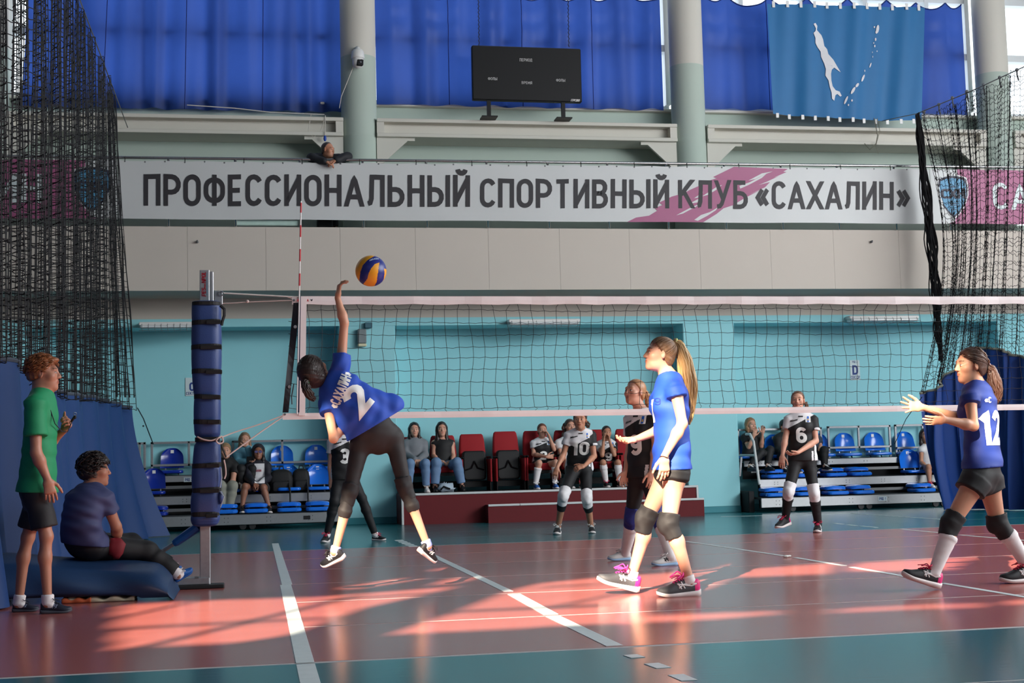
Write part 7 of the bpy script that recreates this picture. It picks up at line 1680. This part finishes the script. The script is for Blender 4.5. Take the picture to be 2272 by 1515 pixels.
sitter('dark-haired girl in a grey hoodie and jeans sitting on the leftmost red chair', 22, (919, 953, .06), .95, f, P, stage_pts(921, 984, 1035, (944, 1028), (910, 1028), (946, 1072), (906, 1074), (943, 1010, .0), (930, 1020, -.25), (900, 1010, .0), (922, 1020, -.25)), sk_fair, ((26, 20, 20), 'long', .26),
    ('hoodie', hoodie, dict(hem=-.05, ease=.022, sleeve=.98, sr=.056, neck=.07)), ('jeans', denim, dict(calf=.92, ease=.012, loose=.012)), (sh_wht, sole_w, lace_w, None, SF), hands=[('l', (-.4, -.5, -.4), (0, 0, -1), (0, -1, 0), .8), ('r', (.4, -.5, -.4), (0, 0, -1), (0, -1, 0), .8)])
t, J, B, sh = sitter('long-haired girl in a black tank top and jeans sitting on the stage', 22, (980, 952, .06), .97, f, P, stage_pts(983, 983, 1034, (1014, 1026), (968, 1026), (1025, 1070), (965, 1072), (1006, 1011, .05), (1003, 1023, -.22), (962, 1011, .05), (973, 1022, -.22)), sk_fair, ((36, 22, 18), 'long', .30),
    ('tank_top', tank, dict(hem=.08, ease=.006, sleeve=-1, neck=.085, wr=.003)), ('jeans', denim, dict(calf=.86, ease=.014, loose=.016, top=.12)), (boots, boots, boots, None, SF), hands=[('l', (-.6, -.4, -.1), (0, 0, -1), (0, -1, 0), .5), ('r', (.6, -.4, -.1), (0, 0, -1), (0, -1, 0), .5)])
b = MB(); c, u = ts_curve(J, .18); b.tube([c+A(.155*math.cos(q*.4189), .108*math.sin(q*.4189), 0) for q in range(16)], .012, 6); b.build('belt', black_p, t); b = MB(); b.tube([c+A(-.02+.022*math.cos(q*.5236), -.125, .02*math.sin(q*.5236)) for q in range(13)], .005, 5); b.build('belt_buckle', chrome, t)
sitter('player number 2 in black and white kit sitting with one hand at her ear', 22, (1203, 955, .05), .95, f, P, stage_pts(1203, 983, 1032, (1233, 1026), (1196, 1027), (1231, 1068), (1189, 1070), (1229, 997, .0), (1219, 969, -.06), (1184, 1008, .02), (1212, 1013, -.22), dk=-.42, da=-.38), sk_fair, ((104, 54, 36), 'back'),
    None, ('shorts', blk, dict(thigh=.35, ease=.012)), (sh_blu, sole_w, lace_w, None, SF), kit='2', hands=[('l', (-.4, .0, .8), (-.9, 0, .3), (0, -1, .3), .6), ('r', (1, -.1, .0), (0, 1, 0), (0, 0, 1), .5)])
sitter('curly-haired girl sitting behind player number 10', 22, (1265, 946, .08), .97, f, P, stage_pts(1258, 982, 1034, (1292, 1028), (1268, 1028), (1290, 1074), (1266, 1076), (1281, 1008, .0), (1280, 1022, -.2), (1246, 1010, .0), (1256, 1022, -.2)), sk_fair, ((70, 46, 36), 'curly', .26),
    ('jersey', whitek, dict(hem=-.08, ease=.012, sleeve=.5, sr=.062)), ('shorts', blk, dict(thigh=.35, ease=.012)), (sh_blk, sole_w, lace_r, None, SF), hd=A(.15, -1, 0))
t, J, B, sh = sitter('dark-haired girl in black and white kit resting her chin on both hands', 22, (1346, 960, -.12), .93, f, P, dict(pel=(1347, 1034, .06), neck=(1346, 979, -.05), sr=(1330, 986, -.05), sl=(1362, 986, -.05), er=(1336, 1010, -.32), wr=(1339, 980, -.24), el=(1363, 1009, -.32), wl=(1353, 980, -.24), hr=(1338, 1036, 0), hl=(1358, 1036, 0), kr=(1338, 1026, -.42), kl=(1371, 1026, -.42), ar=(1344, 1066, -.38), al=(1374, 1064, -.38), tr=(1346, 1073, -.48), tl=(1378, 1072, -.48)), sk_tan, ((44, 30, 26), 'back'),
    None, ('shorts', blk, dict(thigh=.85, ease=.012)), (sh_blk, sole_w, lace_r, None, SF), kit='9', hands=[('l', (-.1, .1, 1), (-1, .3, 0), (0, 1, .2), .35), ('r', (.1, .1, 1), (1, .3, 0), (0, 1, .2), .35)])
def long_socks(label, pts, S, P, f, mat, top):
    t = [o for o in bpy.data.objects if o.get('label') == label][0]; J = {k: P(*v) for k, v in pts.items()}; J['back'] = -f
    for q in 'lr': sock(t, J, S, q, mat, top, h=.012)
long_socks('player number 2 in black and white kit sitting with one hand at her ear', stage_pts(1203, 983, 1032, (1233, 1026), (1196, 1027), (1231, 1068), (1189, 1070), (1229, 997, .0), (1219, 969, -.06), (1184, 1008, .02), (1212, 1013, -.22), dk=-.42, da=-.38), .95, P, f, sock_w, .24)
long_socks('dark-haired girl in black and white kit resting her chin on both hands', dict(kr=(1338, 1026, -.42), kl=(1371, 1026, -.42), ar=(1344, 1066, -.38), al=(1374, 1064, -.38), tr=(1346, 1073, -.48), tl=(1378, 1072, -.48)), .93, P, f, sock_w, .1)

# right bleacher
P = P_(22.25); f = nrm(A(.25, -1, 0))
sitter('woman with a fair bob in black sitting at the top of the right bleacher', 22.25, (1666, 942, .08), .96, f, P, dict(pel=(1668, 1016, .08), neck=(1667, 963, .1), sr=(1651, 971, .06), sl=(1686, 969, .08), er=(1661, 992, -.08), wr=(1672, 968, -.16), el=(1689, 990, .0), wl=(1692, 962, -.1), hr=(1662, 1020, .04), hl=(1680, 1018, .04), kr=(1690, 1004, -.3), kl=(1709, 998, -.28), ar=(1664, 1035, -.42), al=(1703, 1034, -.4), tr=(1660, 1047, -.5), tl=(1703, 1044, -.5)), sk_fair, ((142, 104, 72), 'bob', .13),
    ('t_shirt', tank, dict(hem=-.06, ease=.016, sleeve=.55, sr=.068)), ('trousers', blk, dict(calf=.9, ease=.012, loose=.008)), (sh_nav, sh_nav, lace_w, None), hands=[('l', (.1, -.1, 1), (-.4, -1, 0), (-1, 0, .2), .5), ('r', (.3, -.2, 1), (.2, 1, 0), (1, 0, .2), .6)])
sitter('dark-haired person in black sitting half hidden left of player number 6', 22.25, (1742, 946, .08), .97, f, P, dict(pel=(1742, 1016, .08), neck=(1740, 967, .1), sr=(1725, 975, .06), sl=(1757, 975, .08), er=(1727, 1000, -.05), wr=(1740, 1006, -.25), el=(1758, 1000, -.05), wl=(1752, 1006, -.25), hr=(1733, 1020, .04), hl=(1752, 1018, .04), kr=(1736, 1004, -.35), kl=(1765, 1004, -.35), ar=(1738, 1040, -.35), al=(1764, 1040, -.35), tr=(1738, 1050, -.45), tl=(1764, 1050, -.45)), sk_tan, ((24, 20, 20), 'short'),
    ('jacket', tank, dict(hem=-.06, ease=.022, sleeve=.95, sr=.056)), ('trousers', blk, dict(calf=.9, ease=.012, loose=.008)), (sh_blk, sole_w, lace_w, None), male=True)
sitter('person in black trousers sitting half hidden right of player number 6', 22.25, (1797, 946, .08), .97, f, P, dict(pel=(1806, 1016, .08), neck=(1800, 967, .1), sr=(1786, 975, .06), sl=(1816, 976, .08), er=(1786, 1000, -.05), wr=(1796, 1004, -.25), el=(1821, 992, -.02), wl=(1817, 998, -.26), hr=(1800, 1020, .04), hl=(1818, 1018, .04), kr=(1800, 1004, -.35), kl=(1829, 999, -.3), ar=(1802, 1040, -.35), al=(1830, 1034, -.35), tr=(1802, 1050, -.45), tl=(1830, 1044, -.45)), sk_fair, ((60, 42, 34), 'back'),
    ('t_shirt', knit('tee_slate', (52, 62, 80)), dict(hem=-.06, ease=.016, sleeve=.5, sr=.066)), ('trousers', blk, dict(calf=.95, ease=.012, loose=.01)), (sh_blk, sole_w, lace_w, None))
P = P_(21.9); f = nrm(A(-.1, -1, 0))
sitter('dark-haired girl in a white top sitting half behind the right blue curtain', 21.9, (2052, 966, .12), .95, f, P, dict(pel=(2062, 1040, .12), neck=(2057, 990, .1), sr=(2044, 998, .04), sl=(2072, 997, .1), er=(2044, 1026, -.04), wr=(2058, 1036, -.24), el=(2076, 1024, .02), wl=(2070, 1036, -.2), hr=(2054, 1044, .06), hl=(2072, 1043, .06), kr=(2060, 1036, -.32), kl=(2080, 1036, -.28), ar=(2063, 1072, -.36), al=(2084, 1072, -.34), tr=(2064, 1083, -.46), tl=(2085, 1083, -.44)), sk_tan, ((40, 26, 24), 'long', .24),
    ('top', whitek, dict(hem=-.04, ease=.012, sleeve=.22, sr=.062)), ('shorts', blk, dict(thigh=.45, ease=.012)), (sh_wht, sole_w, lace_r, None))
# left bleacher
P = P_(21.9); f = nrm(A(.05, -1, 0))
sitter('boy in a black T-shirt and pale trousers sitting behind the padded net post', 21.9, (500, 1000, .05), 1.0, f, P, dict(pel=(502, 1078, .12), neck=(501, 1022, .1), sr=(480, 1034, .06), sl=(521, 1034, .06), er=(482, 1066, -.1), wr=(496, 1090, -.3), el=(517, 1066, -.1), wl=(501, 1088, -.3), hr=(492, 1082, .05), hl=(514, 1082, .05), kr=(490, 1078, -.38), kl=(516, 1078, -.38), ar=(492, 1132, -.36), al=(507, 1132, -.36), tr=(490, 1144, -.46), tl=(512, 1144, -.46)), sk_fair, ((150, 118, 84), 'short'),
    ('t_shirt', tank, dict(hem=-.06, ease=.016, sleeve=.52, sr=.068)), ('trousers', knit('chino_pale', (140, 140, 128)), dict(calf=.88, ease=.014, loose=.016)), (sh_blk, sh_blk, lace_w, None), male=True, hands=[('l', (-.4, -.3, -.8), (0, 0, -1), (-1, 0, 0), .6), ('r', (.4, -.3, -.8), (0, 0, -1), (1, 0, 0), .6)])
t, J, B, sh = sitter('hooded girl with glasses in a dark jacket sitting on the left bleacher', 21.9, (573, 1004, .05), .97, f, P, dict(pel=(575, 1080, .1), neck=(573, 1024, .1), sr=(553, 1034, .06), sl=(592, 1034, .06), er=(551, 1062, -.06), wr=(563, 1072, -.3), el=(595, 1062, -.04), wl=(574, 1074, -.3), hr=(565, 1084, .05), hl=(586, 1084, .05), kr=(544, 1079, -.36), kl=(584, 1081, -.36), ar=(537, 1126, -.4), al=(597, 1126, -.4), tr=(534, 1138, -.5), tl=(600, 1138, -.5)), sk_deep, ((24, 18, 20), 'long', .2),
    ('jacket', knit('jacket_navy', (26, 26, 38)), dict(hem=-.06, ease=.020, sleeve=.95, sr=.056, neck=.07)), ('shorts', blk, dict(thigh=.5, ease=.014, leg_r=.09)), (boots, sole_w, boots, None), hands=[('l', (-.6, -.3, -.4), (0, .5, -1), (0, -1, .3), .8), ('r', (.6, -.3, -.4), (0, .5, -1), (0, -1, .3), .8)], hd=A(.0, -1, .12))
jk = [o for o in t.children if o.name.startswith('jacket')][0]
project_text(t, jk, '', P(576, 1050, -.3), (1, 0, 0), UP, .30, (0, 1, 0), whitek, width=.15, quads=patch_quads(0, 0, 1, 1, 6), name='white_tee_front')
project_text(t, jk, 'SAKNIN', P(572, 1044, -.3), (1, 0, 0), UP, .03, (0, 1, 0), M('print_crimson', (150, 50, 70), .6), width=.10, tk=.2, name='tee_print', lift=.008)
for s in (-1, 1):
    b = MB(); w = B[0]+(B[1]*s*.032+B[2]*.096+B[3]*.002)*.97; b.tube([w+(B[1]*.024*math.cos(q*.5236)+B[3]*.017*math.sin(q*.5236)) for q in range(13)], .0035, 5); b.obox(w, B[1]*.021, B[2]*.001, B[3]*.014); b.build('glasses_lens', M('glasses_lens', (96, 92, 140), .25), t)
H = hair_shell(B, .97, .034, hairline=(.06, .10), temple=(-.005, -.02), nape=-.14, back=.01); H.sub(Ell(B[0], A(.083, .1, .1)), .01); put('hood', H, .010, knit('jacket_navy', (26, 26, 38)), t)
P = P_(22.25); f = nrm(A(.1, -1, 0))
sitter('girl in a pale denim jacket sitting in the top row behind the hooded girl', 22.25, (543, 976, .06), .97, f, P, dict(pel=(545, 1048, .1), neck=(543, 996, .1), sr=(526, 1004, .05), sl=(562, 1003, .06), er=(530, 1028, -.16), wr=(548, 1024, -.3), el=(562, 1026, -.12), wl=(549, 992, -.14), hr=(537, 1050, .05), hl=(555, 1050, .05), kr=(535, 1040, -.34), kl=(560, 1040, -.34), ar=(536, 1076, -.34), al=(558, 1076, -.34), tr=(536, 1086, -.44), tl=(558, 1086, -.44)), sk_fair, ((128, 96, 70), 'long', .2),
    ('denim_jacket', dnm_l, dict(hem=-.05, ease=.022, sleeve=.96, sr=.056)), ('trousers', blk, dict(calf=.92, ease=.012, loose=.008)), (sh_wht, sole_w, lace_w, None), hands=[('l', (-.3, -.1, .8), (-.4, 1, 0), (-1, 0, .2), .6), ('r', (1, -.2, -.1), (0, 0, 1), (0, -1, 0), .6)])
p = at(553, 1020, 21.9); b = MB(); b.obox(p, (.036, 0, 0), (0, .03, .05), (0, .004, -.003), bev=.003); tag(b.build('phone', black_p), 'dark phone in the hand of the girl in pale denim', 'phone')
# man leaning on the gallery rail
P = P_(21.0); f = nrm(A(.12, -1, 0)); S = 1.05
J = dict(pel=P(728, 440, .38), neck=P(727, 350, .10), sr=P(702, 352, .12), sl=P(756, 353, .12), er=P(690, 354, -.02), wr=P(722, 361, -.14), el=P(771, 352, -.02), wl=P(744, 357, -.14), hr=P(714, 445, .38), hl=P(742, 445, .38), kr=P(714, 495, .45), kl=P(742, 495, .45), ar=zset(P(714, 495, .45), 4.56), al=zset(P(742, 495, .45), 4.56), tr=zset(P(714, 495, .3), 4.5), tl=zset(P(742, 495, .3), 4.5), back=-f)
for q in 'lr': J['k'+q] = zset(J['k'+q], 4.9)
r_, f_, u_ = frame((.8, -.6, -.08), UP); B = (P(728, 333, .02), r_, f_, u_)
J['er'] = P(690, 350, -.11); J['el'] = P(772, 347, -.11); J['wr'] = P(722, 359, -.22); J['wl'] = P(745, 355, -.22)
hands = [dict(a=(J['wr'], P(738, 363, -.24)-J['wr'], (.1, .3, -1), (0, -1, .2)), curl=.6, h=.007), dict(a=(J['wl'], P(728, 361, -.24)-J['wl'], (-.1, .4, -1), (0, -1, .2)), curl=.6, h=.007)]
t, F, body = person('balding man in a dark jacket leaning on the gallery rail over the banner', J, B, S, sk_tan, .014, .007, True, 1.0, hands, origin=zset(J['pel'], 4.48), HS=1.02, hair_col=(50, 40, 36))
put('jacket', shirt_field(J, S, hem=-.05, ease=.022, sleeve=.99, sr=.064, sre=.06, male=True, fwd=f, seed=3, wr=.008), .012, knit('jacket_black', (24, 26, 32)), t)
put('trousers', bottoms_field(J, S, calf=.95, ease=.014, loose=.01), .014, blk, t)
H = hair_shell(B, 1.02, .006, hairline=(.030, .096), temple=(-.012, .004), nape=-.055); hair_build(t, H, (58, 46, 42), .007)
for q in 'lr': shoe(t, zset(J['a'+q]-f*.06, 4.47), zset(J['a'+q]+f*.2, 4.47), UP, 1, sh_blk, sh_blk, sh_blk, n=10)
for _o in bpy.data.objects:
    if '_w' in _o: del _o['_w']
